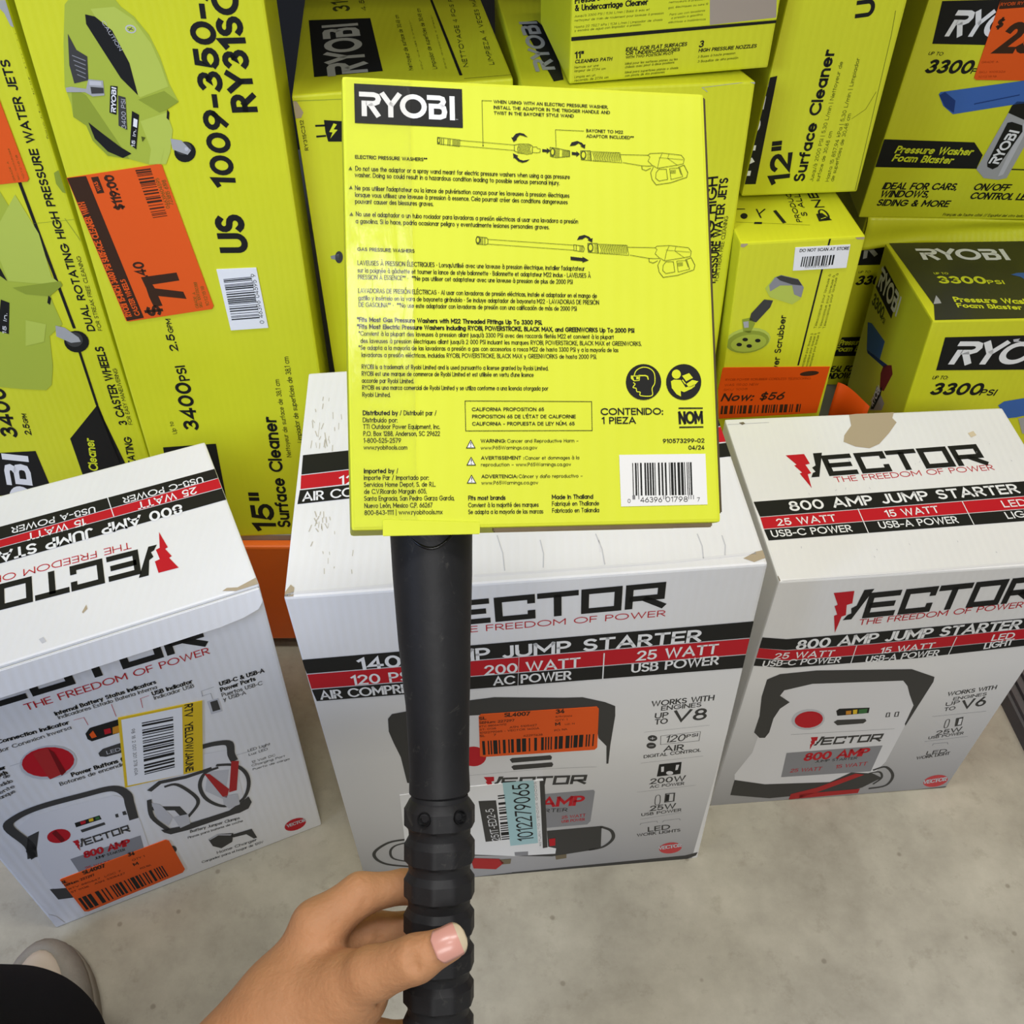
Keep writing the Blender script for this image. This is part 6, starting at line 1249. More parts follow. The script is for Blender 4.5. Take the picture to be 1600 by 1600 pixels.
def layout(s, t, gap):
    """skeleton strokes of a line of text: list of (points, closed), total width"""
    x = t/2; out = []; base = None
    for ch in unicodedata.normalize('NFD', s):
        if ch in ACC:
            x0, wd, up = base; dy = .32 if up else 0
            if ACC[ch] is None: out += [([(x0+wd/2+k*.13, .9+dy), (x0+wd/2+k*.13, .901+dy)], 'd') for k in (-1, 1)]
            else: out.append(([(x0+wd/2+a, b+(dy if ch != '\u0327' else 0)) for a, b in ACC[ch]], 0))
            continue
        wd, st = GL.get(ch, GL['-'])
        for p in st:
            f = 0
            if p[0] in ('o', 'd'): f = p[0]; p = p[1:]
            out.append(([(x+a, t/2+b*(1-t)) for a, b in p], f))
        base = (x, wd, ch.isupper()); x += wd+t+gap
    return out, x-gap-t/2
def text_geo(s, L, h, weight):
    """flat polygons of a line of text fitted to width L and cap height h"""
    gap = .10 if weight < .16 else .07
    sk, wd = layout(s, weight, gap)
    if not sk: return np.zeros((0, 2)), []
    t = weight*h; sx = (L-t)/max(wd-weight, 1e-6) if wd > weight*1.6 else h
    V, F = [], []
    for pts, f in sk:
        q = [np.array((t/2+(a-weight/2)*sx, b*h)) for a, b in pts]
        if f == 'd':
            c = q[0]; r = t*.56; e = len(V); V += [c+np.array((-r, -r)), c+np.array((r, -r)), c+np.array((r, r)), c+np.array((-r, r))]; F.append((e, e+1, e+2, e+3)); continue
        if f == 0:
            for i, j in ((0, 1), (-1, -2)):
                d = q[i]-q[j]; l = np.linalg.norm(d)
                if l > 0: q[i] = q[i]+d/l*min(t/2, .35*l+t*.25)
        v, fc = stroke(q, t, f == 'o'); e = len(V); V += v; F += [tuple(k+e for k in g) for g in fc]
    return np.array(V), F
def wt(b): return .115 if b < .004 else .128 if b < .009 else .15 if b < .014 else .178 if b < .022 else .19 if b < .034 else .2 if b < .045 else .215
RY = [([(0, .9), (.56, .9), (.69, .85), (.735, .72), (.69, .6), (.56, .54), (.25, .54)], 0), ([(.19, .64), (.19, 0)], 0), ([(.40, .52), (.74, 0)], 0),
      ([(.86, 1), (1.2, .5), (1.2, 0)], 0), ([(1.56, 1), (1.2, .48)], 0),
      ([(2.07+.42*math.cos(i*math.pi/12), .5+.40*math.sin(i*math.pi/12)) for i in range(24)], 1),
      ([(2.60, .9), (3.08, .9), (3.2, .86), (3.235, .75), (3.19, .64), (3.1, .58)], 0), ([(2.76, .55), (3.10, .55), (3.24, .49), (3.275, .33), (3.24, .16), (3.10, .1), (2.76, .1)], 1), ([(3.575, 1), (3.575, 0)], 0)]
VE = [([(1.1, .9), (.1, .9), (.1, .1), (1.1, .1)], 0), ([(.1, .5), (1.0, .5)], 0), ([(2.25, .64), (2.25, .9), (1.34, .9), (1.34, .1), (2.25, .1), (2.25, .36)], 0),
      ([(2.42, .9), (3.56, .9)], 0), ([(2.98, .9), (2.98, 0)], 0), ([(3.74, .9), (4.66, .9), (4.66, .1), (3.74, .1)], 1),
      ([(4.97, 0), (4.97, .9), (5.86, .9), (5.86, .42), (4.97, .42)], 0), ([(5.38, .42), (5.98, 0)], 0)]
VB = [(-1.28, 1.15), (-.58, 1.15), (-.52, .66), (-.70, .62), (-.62, .2), (-.76, .16), (-.83, -.5), (-1.04, .22), (-.94, .26), (-1.12, .62), (-1.02, .66)]
VK = [(-.24, 1.15), (.1, 1.15), (-.38, 0), (-.68, 0), (-.56, .2), (-.44, .25), (-.5, .46), (-.34, .55)]
LAY0, LAYD = .00018, .00013
def items_to_geo(items):
    """printed items -> list of (ink, layer, verts2d (mm), faces)"""
    out = []
    def aff(co, u, v, su, sv, ang, sh=0):
        c, s = math.cos(ang), math.sin(ang); x = co[:, 0]*su+co[:, 1]*sv*sh; y = co[:, 1]*sv
        return np.stack([u+x*c-y*s, v+x*s+y*c], 1)
    for it in items:
        k, ink, lay = it[:3]
        if k == 't':
            _, _, _, s, u, v, L, h, ang, b, sh = it
            co, fs = text_geo(s, L, h, wt(b))
            if len(co): out.append((ink, lay, aff(co, u, v, 1, 1, ang, sh), fs))
        elif k == 'p':
            q = np.array(it[3]).reshape(-1, 2)
            out.append((ink, lay, q, [tuple(range(len(q)))]))
        elif k == 's':
            q = np.array(it[3]).reshape(-1, 2)
            pts = smooth_line(q, bool(it[6])) if it[5] else q
            V, F = stroke(pts, it[4], bool(it[6]))
            if F: out.append((ink, lay, np.array(V), F))
        elif k == 'l':
            _, _, _, kind, u, v, L, h, ang, sh, ink2 = it
            W = 3.68 if kind == 'ryobi' else 6.0
            for pts, cl in (RY if kind == 'ryobi' else VE):
                V, F = stroke(pts, .2 if kind == 'ryobi' else .215, bool(cl)); out.append((ink, lay, aff(np.array(V), u, v, L/W, h, ang, sh), F))
            if kind != 'ryobi':
                out.append((ink2, lay, aff(np.array(VB), u, v, L/W, h, ang, sh), [tuple(range(len(VB)))]))
                out.append((ink, lay, aff(np.array(VK), u, v, L/W, h, ang, sh), [tuple(range(len(VK)))]))
        elif k == 'b':
            q = np.array(it[3]).reshape(4, 2); n = it[4]; rnd = random.Random(it[5]); V, F = [], []; t = 0
            wds = [rnd.choice([1, 1, 1, 2, 2, 3]) for _ in range(n)]; tot = sum(wds)
            for i, wd in enumerate(wds):
                a, b = t/tot, (t+wd)/tot; t += wd
                if i % 2: continue
                e = len(V); V += [q[0]+(q[1]-q[0])*a, q[0]+(q[1]-q[0])*b, q[3]+(q[2]-q[3])*b, q[3]+(q[2]-q[3])*a]; F.append((e, e+1, e+2, e+3))
            out.append((ink, lay, np.array(V), F))
    return out
SEL = {'f': ('bfl', 'bfr', 'tfl', 'tfr'), 't': ('tfl', 'tfr', 'tbl', 'tbr'), 'l': ('bbl', 'bfl', 'tbl', 'tfl')}
def face_frame(key):
    b, f = key.split('#')[0].split('_'); D = CORNERS[b]; bl, br, tl, tr = [np.array(D[c]) for c in SEL[f]]
    e1 = (br-bl)/np.linalg.norm(br-bl); n = np.cross(e1, tl-bl); n /= np.linalg.norm(n); return bl, e1, np.cross(n, e1), n, (bl, br, tr, tl)
def print_geo(bm, key, slots, origin, base=0.0, clip=True):
    """adds the printing of one face (own bmesh, clipped to the face) to bm"""
    o, e1, e2, n, quad = face_frame(key)
    pb = bmesh.new()
    for ink, lay, V, F in items_to_geo(PRINTS[key]):
        if ink not in slots: slots.append(ink)
        mi = slots.index(ink); off = LAY0+LAYD*lay+base
        P3 = o+V[:, :1]*.001*e1+V[:, 1:2]*.001*e2+n*off
        vs = [pb.verts.new(p) for p in P3]
        for f in F:
            try: fc = pb.faces.new([vs[i] for i in f])
            except ValueError: continue
            fc.normal_update()
            if fc.normal.dot(Vector(n)) < 0: fc.normal_flip()
            fc.material_index = mi
    if clip:
        cen = sum(quad)/4
        for i in range(4):
            a, b = quad[i], quad[(i+1) % 4]; d = np.cross(b-a, n); d /= np.linalg.norm(d)
            if d@(a-cen) < 0: d = -d
            bmesh.ops.bisect_plane(pb, geom=pb.verts[:]+pb.edges[:]+pb.faces[:], dist=1e-7, plane_co=a-d*.0006, plane_no=d, clear_outer=True)
    me = bpy.data.meshes.new('printing'); pb.to_mesh(me); pb.free(); me.transform(Matrix.Translation(-Vector(origin))); bm.from_mesh(me); bpy.data.meshes.remove(me)
def hexa(bm, D, origin, bev=.0022, seg=2, mi=0):
    names = ['bfl', 'bfr', 'bbr', 'bbl', 'tfl', 'tfr', 'tbr', 'tbl']; v = [bm.verts.new(Vector(D[k])-Vector(origin)) for k in names]
    fs = [bm.faces.new([v[i] for i in f]) for f in ((0, 3, 2, 1), (4, 5, 6, 7), (0, 1, 5, 4), (1, 2, 6, 5), (2, 3, 7, 6), (3, 0, 4, 7))]
    for f in fs: f.material_index = mi
    if bev: bmesh.ops.bevel(bm, geom=list({e for f in fs for e in f.edges}), offset=bev, segments=seg, profile=.6, affect='EDGES')
def prism(bm, pts, nrm, th, mi=0, bev=0):
    """pts: 3-D outline; extruded by th along nrm"""
    nrm = Vector(nrm); a = [bm.verts.new(Vector(p)) for p in pts]; b = [bm.verts.new(Vector(p)+nrm*th) for p in pts]; m = len(pts)
    fs = [bm.faces.new(b), bm.faces.new(a[::-1])]+[bm.faces.new((a[i], a[(i+1) % m], b[(i+1) % m], b[i])) for i in range(m)]
    for f in fs: f.material_index = mi
    if bev: bmesh.ops.bevel(bm, geom=list({e for f in fs for e in f.edges}), offset=bev, segments=2, affect='EDGES')
    return fs
def box_thing(code, label, group, board):
    D = CORNERS[code]; zs = [p[2] for p in D.values()]
    org = np.mean([D[k] for k in ('bfl', 'bfr', 'bbl', 'bbr')], 0); org[2] = min(zs)
    t = thing('cardboard_box', label, 'box', org, group)
    bm = bmesh.new(); hexa(bm, D, org); slots = [board]
    for key in PRINTS:
        if key.split('_')[0] == code and '#' not in key: print_geo(bm, key, slots, org)
    link('carton', bm_mesh(bm, 'carton', [MATS[s] if s in MATS else MATS['ink_'+s] for s in slots]), t)
    for key in PRINTS:
        if key.split('_')[0] == code and '#' in key:
            _, nm, lb = key.split('#'); bm = bmesh.new(); slots = []
            print_geo(bm, key, slots, org, .0002, clip=False)
            # sheet thickness: extrude the base outline
            o, e1, e2, n, quad = face_frame(key); base = PRINTS[key][0]; q = np.array(base[3]).reshape(-1, 2)
            zt = LAY0+LAYD*base[2]+.0002-.00006
            prism(bm, [o+a*.001*e1+b*.001*e2+n*.0003-org for a, b in q], n, zt-.0003, slots.index(base[1]))
            ob = link(nm, bm_mesh(bm, nm, [MATS['ink_'+s] for s in slots]), t); ob['label'] = lb
    return t, org
# ---------------------------------------------------------------- setting: floor, dark backing, rack
def plane_obj(name, pts, m, kind='structure'):
    bm = bmesh.new(); bm.faces.new([bm.verts.new(p) for p in pts]); o = link(name, bm_mesh(bm, name, [m])); o['kind'] = kind; return o
def floor_mat():
    m = mat('concrete', (182, 174, 155), .55, .35, .05, 60); nt = m.node_tree; N = nt.nodes; L = nt.links; b = N['Principled BSDF']
    tc = N.new('ShaderNodeTexCoord')
    def noise(s, d=6, r=.6):
        n = N.new('ShaderNodeTexNoise'); n.inputs['Scale'].default_value = s; n.inputs['Detail'].default_value = d; n.inputs['Roughness'].default_value = r; L.new(tc.outputs['Object'], n.inputs['Vector']); return n
    r1 = N.new('ShaderNodeValToRGB'); n1 = noise(7, 8, .68); L.new(n1.outputs['Fac'], r1.inputs[0])
    e = r1.color_ramp.elements; e[0].position = .3; e[0].color = lin((146, 139, 121))+(1,); e[1].position = .7; e[1].color = lin((188, 181, 160))+(1,)
    r2 = N.new('ShaderNodeValToRGB'); n2 = noise(38, 5, .7); L.new(n2.outputs['Fac'], r2.inputs[0])
    e = r2.color_ramp.elements; e[0].position = .26; e[0].color = (.62, .6, .56, 1); e[1].position = .44; e[1].color = (1, 1, 1, 1)
    vo = N.new('ShaderNodeTexVoronoi'); vo.inputs['Scale'].default_value = 26; L.new(tc.outputs['Object'], vo.inputs['Vector'])
    r3 = N.new('ShaderNodeValToRGB'); L.new(vo.outputs['Distance'], r3.inputs[0]); e = r3.color_ramp.elements; e[0].position = .045; e[0].color = (.42, .38, .33, 1); e[1].position = .085; e[1].color = (1, 1, 1, 1)
    def mul(a, c, f=1):
        x = N.new('ShaderNodeMix'); x.data_type = 'RGBA'; x.blend_type = 'MULTIPLY'; x.inputs[0].default_value = f; L.new(a, x.inputs[6]); L.new(c, x.inputs[7]); return x.outputs[2]
    L.new(mul(mul(r1.outputs[0], r2.outputs[0], .55), r3.outputs[0], .55), b.inputs['Base Color'])
    return m
plane_obj('floor', [(-3, -3, 0), (3, -3, 0), (3, 3, 0), (-3, 3, 0)], floor_mat())
plane_obj('dark_backing', [(-3, 1.9, 0), (3, 1.9, 0), (3, 1.9, 2.6), (-3, 1.9, 2.6)], mat('unlit_depth', (46, 44, 40), .9))  # dark sheet stands in for the unlit depth behind the boxes
def boxbm(bm, a, b, mi=0, bev=0):
    D = dict(bfl=(a[0], a[1], a[2]), bfr=(b[0], a[1], a[2]), bbl=(a[0], b[1], a[2]), bbr=(b[0], b[1], a[2]), tfl=(a[0], a[1], b[2]), tfr=(b[0], a[1], b[2]), tbl=(a[0], b[1], b[2]), tbr=(b[0], b[1], b[2]))
    hexa(bm, D, (0, 0, 0), bev, 2, mi)
ORANGE = mat('orange_steel', (238, 112, 36), .35, .5, .03, 25, .06, 12)
STEEL = mat('grey_deck', (150, 148, 138), .5, .4, .03, 60, .08, 20)
rack = thing('pallet_rack', 'orange steel pallet rack with grey deck carrying the lime boxes', 'rack', (0, 1.2, 0))
def rpart(name, a, b, m, bev=.004, label=None):
    bm = bmesh.new(); boxbm(bm, Vector(a)-rack.location, Vector(b)-rack.location, 0, bev); o = link(name, bm_mesh(bm, name, [m]), rack)
    if label: o['label'] = label
    return o
rpart('beam', (-1.35, .772, .02), (1.35, .784, .198), ORANGE, .003)
rpart('deck', (-1.35, .784, .186), (1.35, 1.7, .206), STEEL, .001, 'grey shelf deck')
rpart('beam', (-1.35, .785, 1.2), (1.35, .825, 1.3), ORANGE)
rpart('deck', (-1.35, .825, 1.27), (1.35, 1.75, 1.29), STEEL, .001, 'grey shelf deck')
for x in (-1.4, 1.35): rpart('upright', (x, .80, 0), (x+.05, .88, 2.4), ORANGE)
# ribbed dark mat on the right
m0, m1 = Vector(MAT[0]), Vector(MAT[1]); d = (m1-m0).normalized(); s = Vector((-d.y, d.x, 0)); s = s if s.x > 0 else -s
RUB = mat('dark_ribbed_plastic', (84, 82, 80), .7, .3, .05, 100, .1, 30)
bm = bmesh.new(); st = m0-d*.22; ln = .62
prism(bm, [st, st+d*ln, st+d*ln+s*.42, st+s*.42][::-1], (0, 0, 1), .022)
for i in range(34):
    a = st+s*(.004+i*.0122)+Vector((0, 0, .022)); prism(bm, [a, a+d*ln, a+d*ln+s*.006, a+s*.006][::-1], (0, 0, 1), .006)
bmesh.ops.recalc_face_normals(bm, faces=bm.faces[:])
tag(link('ribbed_mat', bm_mesh(bm, 'ribbed_mat', [RUB])), 'dark grey ribbed plastic mat lying on the floor beside the right white box', 'mat')
# ---------------------------------------------------------------- boxes
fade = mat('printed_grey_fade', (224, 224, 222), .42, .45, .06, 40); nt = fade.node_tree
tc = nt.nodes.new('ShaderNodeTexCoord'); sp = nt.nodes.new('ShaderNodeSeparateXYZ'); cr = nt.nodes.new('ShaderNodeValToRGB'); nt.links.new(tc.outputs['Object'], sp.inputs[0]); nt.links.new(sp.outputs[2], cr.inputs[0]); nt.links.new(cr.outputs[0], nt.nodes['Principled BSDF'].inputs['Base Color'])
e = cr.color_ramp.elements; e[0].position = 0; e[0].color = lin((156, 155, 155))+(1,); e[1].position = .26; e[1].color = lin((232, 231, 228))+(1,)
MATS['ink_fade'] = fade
GRP_W, GRP_L = 'white jump starter boxes on the floor', 'lime boxes stacked on the rack shelf'
tA, oA = box_thing('A', 'white jump starter box with upside-down lid print and yellow-edged label', GRP_W, 'white_card')
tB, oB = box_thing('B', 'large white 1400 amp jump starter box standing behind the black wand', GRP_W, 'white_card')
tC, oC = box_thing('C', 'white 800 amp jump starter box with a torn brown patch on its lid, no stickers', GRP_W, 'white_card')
box_thing('G', 'tall lime surface cleaner box with $71.40 orange sticker and white barcode label', GRP_L, 'lime_card')
box_thing('H', 'lime box at the left edge printed DUAL ROTATING HIGH PRESSURE WATER JETS', GRP_L, 'lime_card')
box_thing('I1', 'shaded lime box with black plug symbol, right of the tall surface cleaner box', GRP_L, 'lime_card')
box_thing('I2', 'lime box with worn front corner behind the held box, under the cleaning path box', GRP_L, 'lime_card')
box_thing('J', 'small lime undercarriage cleaner box with 11 inch cleaning path print, on top of another box', GRP_L, 'lime_card')
box_thing('K', 'lime box printed 12 inch Surface Cleaner in sideways lettering, above the scrubber box', GRP_L, 'lime_card')
box_thing('L', 'lime scrubber box with orange Now: $56 sticker and white do not scan label', GRP_L, 'lime_card')
box_thing('M', 'lime foam blaster box with orange $23 sticker at the upper right', GRP_L, 'lime_card')
tN = box_thing('N', 'crushed lime foam blaster box squeezed under the $23 box', GRP_L, 'lime_card')
box_thing('O', 'lime foam blaster box with glossy black top in front of the crushed box', GRP_L, 'lime_card')
# lid flap of the left white box
def V3(p): return Vector(p)
D = CORNERS['A']; tl, tr = V3(D['tfl']), V3(D['tfr']); e = (tr-tl).normalized(); out = e.cross(Vector((0, 0, 1))); dn = (Vector((0, 0, -1))*.025+out*.006)
tl2 = tl+out*.002; tr2 = tr+out*.002; pts = [tl2, tr2-e*.001, tr2-e*.001+dn*.55, tr2-e*.006+dn*.8, tr2-e*.02+dn*.95, tr2-e*.04+dn, tl2+dn]
bm = bmesh.new(); prism(bm, [p-Vector(oA) for p in pts], (out+Vector((0, 0, .2))).normalized(), .0028, 0, .0007); bmesh.ops.recalc_face_normals(bm, faces=bm.faces[:])
link('lid_flap', bm_mesh(bm, 'lid_flap', [MATS['white_card']]), tA)

D = CORNERS['N']; a, b_ = Vector(D['tfl']), Vector(D['tfr']); bm = bmesh.new(); rows = []; oN = Vector(tN[1])
for i in range(41):
    u = i/40; x = a.lerp(b_, u); amp = .25+.75*min(1, max(0, (u-.3)*3)); row = []
    for j in range(11):
        v = j/10; z = -.040*v*(1-.25*math.sin(u*6)); y = -.004-.006*math.sin(v*math.pi*(1.6+amp*1.4)+u*3)*amp-.006*v
        row.append(bm.verts.new(x-oN+Vector((0, y, z+.0025+.003*math.sin(u*17+v*4)*amp*v))))
    rows.append(row)
for r0, r1 in zip(rows, rows[1:]):
    for j in range(10): bm.faces.new((r0[j], r0[j+1], r1[j+1], r1[j]))
bmesh.ops.recalc_face_normals(bm, faces=bm.faces[:])
ob = link('crushed_flap', bm_mesh(bm, 'crushed_flap', [MATS['lime_card']], True), tN[0]); so = ob.modifiers.new('thick', 'SOLIDIFY'); so.thickness = .0012
# ---------------------------------------------------------------- held carton and wand
D = CORNERS['D']; org = np.mean(list(D.values()), 0)
tD = thing('cardboard_box', 'bright lime carton covered in small print, fixed on the black wand in the foreground', 'box', org)
bm = bmesh.new(); slots = ['lime_card_held']
hexa(bm, D, org, .0016); print_geo(bm, 'D_f', slots, org)
link('carton', bm_mesh(bm, 'carton', [MATS[s] if s in MATS else MATS['ink_'+s] for s in slots]), tD)
o, e1, e2, n, q = [np.array(x) if not isinstance(x, tuple) else x for x in face_frame('D_f')]
W_, H_ = np.linalg.norm(q[1]-q[0]), np.linalg.norm(q[3]-q[0])
def slab(name, u0, v0, u1, v1, z0, z1, m, bev=.0005, label=None):
    bm = bmesh.new(); prism(bm, [o+e1*a+e2*b+n*z0-org for a, b in ((u0, v0), (u1, v0), (u1, v1), (u0, v1))], n, z1-z0, 0, bev); bmesh.ops.recalc_face_normals(bm, faces=bm.faces[:])
    ob = link(name, bm_mesh(bm, name, [MATS[m]]), tD)
    if label: ob['label'] = label
    return ob
slab('side_panel', W_-.004, .004, W_+.0013, H_-.001, -.0034, -.0016, 'dark_card', label='brown raw cardboard edge')
slab('bottom_flap', .058, -.0018, W_-.003, .004, -.0062, -.0025, 'brown_card', label='brown raw cardboard edge')
bm = bmesh.new(); prism(bm, [np.array(p)+n*.0004-org for p in TAB], n, .0009, 0, .0002); bmesh.ops.recalc_face_normals(bm, faces=bm.faces[:])
tm = bpy.data.materials.new('clear_tape'); tm.use_nodes = True; N = tm.node_tree.nodes; Lk = tm.node_tree.links; N.remove(N['Principled BSDF'])
gl = N.new('ShaderNodeBsdfGlossy'); gl.inputs['Roughness'].default_value = .16; tr_ = N.new('ShaderNodeBsdfTransparent'); mx = N.new('ShaderNodeMixShader'); lw = N.new('ShaderNodeFresnel'); lw.inputs[0].default_value = 1.42
tc = N.new('ShaderNodeTexCoord'); mp = N.new('ShaderNodeMapping'); mp.inputs['Scale'].default_value = (130, 26, 26); nz = N.new('ShaderNodeTexNoise'); nz.inputs['Scale'].default_value = 1; nz.inputs['Detail'].default_value = 5; bp = N.new('ShaderNodeBump'); bp.inputs['Strength'].default_value = .55; bp.inputs['Distance'].default_value = .0012
Lk.new(tc.outputs['Object'], mp.inputs[0]); Lk.new(mp.outputs[0], nz.inputs['Vector']); Lk.new(nz.outputs['Fac'], bp.inputs['Height']); Lk.new(bp.outputs[0], gl.inputs['Normal'])
Lk.new(lw.outputs[0], mx.inputs[0]); Lk.new(tr_.outputs[0], mx.inputs[1]); Lk.new(gl.outputs[0], mx.inputs[2]); Lk.new(mx.outputs[0], N['Material Output'].inputs[0])
tb = bmesh.new(); tb.faces.new([tb.verts.new(Vector(np.array(p)+n*.0008-org)) for p in TAPE]); tb.normal_update()
for f in tb.faces:
    if f.normal.dot(Vector(n)) < 0: f.normal_flip()
link('tape', bm_mesh(tb, 'tape', [tm]), tD)['label'] = 'clear glossy packing tape'
link('closing_tab', bm_mesh(bm, 'closing_tab', [MATS['lime_card_held']]), tD)
RUBBER = mat('black_rubber', (35, 35, 37), .55, .32, .12, 120, .28, 22)
nt = RUBBER.node_tree; _b = nt.nodes['Principled BSDF']; _src = _b.inputs['Base Color'].links[0].from_socket
_n = nt.nodes.new('ShaderNodeTexNoise'); _n.inputs['Scale'].default_value = 75; _n.inputs['Detail'].default_value = 8; _n.inputs['Roughness'].default_value = .75; _n.inputs['Distortion'].default_value = 1.2
_tc = nt.nodes.new('ShaderNodeTexCoord'); nt.links.new(_tc.outputs['Object'], _n.inputs['Vector'])
_r = nt.nodes.new('ShaderNodeMapRange'); _r.inputs[1].default_value = .58; _r.inputs[2].default_value = .78; _r.inputs[3].default_value = 0; _r.inputs[4].default_value = .4; nt.links.new(_n.outputs['Fac'], _r.inputs[0])
_m = nt.nodes.new('ShaderNodeMix'); _m.data_type = 'RGBA'; nt.links.new(_r.outputs[0], _m.inputs[0]); nt.links.new(_src, _m.inputs[6]); _m.inputs[7].default_value = lin((120, 118, 110))+(1,); nt.links.new(_m.outputs[2], _b.inputs['Base Color'])
SCREW = mat('black_screw', (16, 16, 17), .3, .5)
def lathe(prof, segs, facet=10, caps=True):
    bm = bmesh.new(); rings = []
    P = [Vector(p[0]) for p in prof]; ax = (P[-1]-P[0]).normalized(); X = Vector((1, 0, 0)); X = (X-ax*X.dot(ax)).normalized(); Y = ax.cross(X)
    for p in prof:
        fl = p[2] if len(p) > 2 else 0; ring = []
        for i in range(segs):
            t = 2*math.pi*i/segs; r = p[1]
            if fl:
                a = ((t+.2) % (2*math.pi/facet))-math.pi/facet; r *= (math.cos(math.pi/facet)/math.cos(a))*1.03
            ring.append(bm.verts.new(Vector(p[0])+X*r*math.cos(t)+Y*r*math.sin(t)))
        rings.append(ring)
    for a, b in zip(rings, rings[1:]):
        for i in range(segs): bm.faces.new((a[i], a[(i+1) % segs], b[(i+1) % segs], b[i]))
    if caps: bm.faces.new(rings[0][::-1]); bm.faces.new(rings[-1])
    bmesh.ops.recalc_face_normals(bm, faces=bm.faces[:])
    return bm
worg = Vector(WAND_GRIP[-1][0])
tW = thing('spray_wand', 'black rubber wand handle with ribbed grip, gripped by a hand below the lime carton', 'wand', worg)
def sub(prof): return [[tuple(Vector(p[0])-worg)]+list(p[1:]) for p in prof]
def shade_auto(me, ang=35):
    for p in me.polygons: p.use_smooth = True
    me.set_sharp_from_angle(angle=math.radians(ang))
me = bm_mesh(lathe(sub(WAND_TUBE), 64), 'tube', [RUBBER]); shade_auto(me); tube = link('tube', me, tW)
me = bm_mesh(lathe(sub(WAND_GRIP), 80), 'grip', [RUBBER]); shade_auto(me, 22); grip = link('grip', me, tW)
def tubeline(pts, r, m, name, parent, off, segs=8):
    bm = bmesh.new(); rings = []
    P = [Vector(p)-Vector(off) for p in pts]
    for i, p in enumerate(P):
        t = (P[min(i+1, len(P)-1)]-P[max(i-1, 0)]).normalized(); a = t.cross(Vector((0, .6, .7))); a.normalize(); b = t.cross(a)
        rings.append([bm.verts.new(p+a*r*math.cos(k*2*math.pi/segs)+b*r*math.sin(k*2*math.pi/segs)) for k in range(segs)])
    for a, b in zip(rings, rings[1:]):
        for k in range(segs): bm.faces.new((a[k], a[(k+1) % segs], b[(k+1) % segs], b[k]))
    return link(name, bm_mesh(bm, name, [m], True), parent)
sm = tubeline(SEAM, .0007, SCREW, 'seam_ring', tube, worg)
for p, c in SCREWS:
    p, c = Vector(p), Vector(c); ax = (p-c).normalized(); p = c+ax*.01535; X = ax.orthogonal().normalized(); Y = ax.cross(X); bm = bmesh.new()
    def ring(r, h, n=20, star=0): return [bm.verts.new(p-worg+ax*h+(X*math.cos(2*math.pi*i/n)+Y*math.sin(2*math.pi*i/n))*r*(1-star*(i % 2))) for i in range(n)]
    R_ = [ring(.0030, -.004), ring(.0030, .0010), ring(.0026, .0010), ring(.0025, .0000), ring(.0015, .0001), ring(.0012, -.0008, 20, .35)]
    for a, b in zip(R_, R_[1:]):
        for i in range(20): bm.faces.new((a[i], a[(i+1) % 20], b[(i+1) % 20], b[i]))
    bm.faces.new(R_[-1]); bmesh.ops.recalc_face_normals(bm, faces=bm.faces[:])
    link('screw', bm_mesh(bm, 'screw', [SCREW]), grip)
# ---------------------------------------------------------------- person: one arm and hand, trouser leg, shoe
def surface_nets(f, org, h):
    s = f < 0; nx, ny, nz = f.shape; acc = np.zeros((nx-1, ny-1, nz-1, 3), np.float32); cnt = np.zeros((nx-1, ny-1, nz-1), np.float32)
    cs = [(i, j, k) for i in (0, 1) for j in (0, 1) for k in (0, 1)]
    g = lambda c: f[c[0]:nx-1+c[0], c[1]:ny-1+c[1], c[2]:nz-1+c[2]]
    sg = lambda c: s[c[0]:nx-1+c[0], c[1]:ny-1+c[1], c[2]:nz-1+c[2]]
    for a in cs:
        for ax in range(3):
            if a[ax]: continue
            b = list(a); b[ax] = 1; b = tuple(b); I = np.nonzero(sg(a) != sg(b)); fa = g(a)[I]; fb = g(b)[I]; t = fa/(fa-fb)
            p = np.zeros((len(t), 3), np.float32)+np.array(a, np.float32); p[:, ax] += t; acc[I] += p; cnt[I] += 1
    I = np.nonzero(cnt > 0); idx = -np.ones(cnt.shape, np.int64); idx[I] = np.arange(len(I[0]))
    V = (np.stack(I, 1)+acc[I]/cnt[I][:, None])*h+np.array(org)
    F = []
    for ax in range(3):
        b = [slice(None)]*3; b[ax] = slice(0, -1); c = [slice(None)]*3; c[ax] = slice(1, None)
        sa, sb = s[tuple(b)], s[tuple(c)]; J = np.stack(np.nonzero(sa != sb), 1); u, v = [(1, 2), (2, 0), (0, 1)][ax]
        ok = (J[:, u] > 0) & (J[:, v] > 0) & (J[:, u] < cnt.shape[u]) & (J[:, v] < cnt.shape[v]); J = J[ok]
        q = []
        for du, dv in ((-1, -1), (0, -1), (0, 0), (-1, 0)):
            K = J.copy(); K[:, u] += du; K[:, v] += dv; q.append(idx[K[:, 0], K[:, 1], K[:, 2]])
        q = np.stack(q, 1); fl = ~sa[tuple(J.T)]; q[fl] = q[fl][:, ::-1]; F.append(q)
    F = np.concatenate(F); F = F[(F >= 0).all(1)]
    return V, F
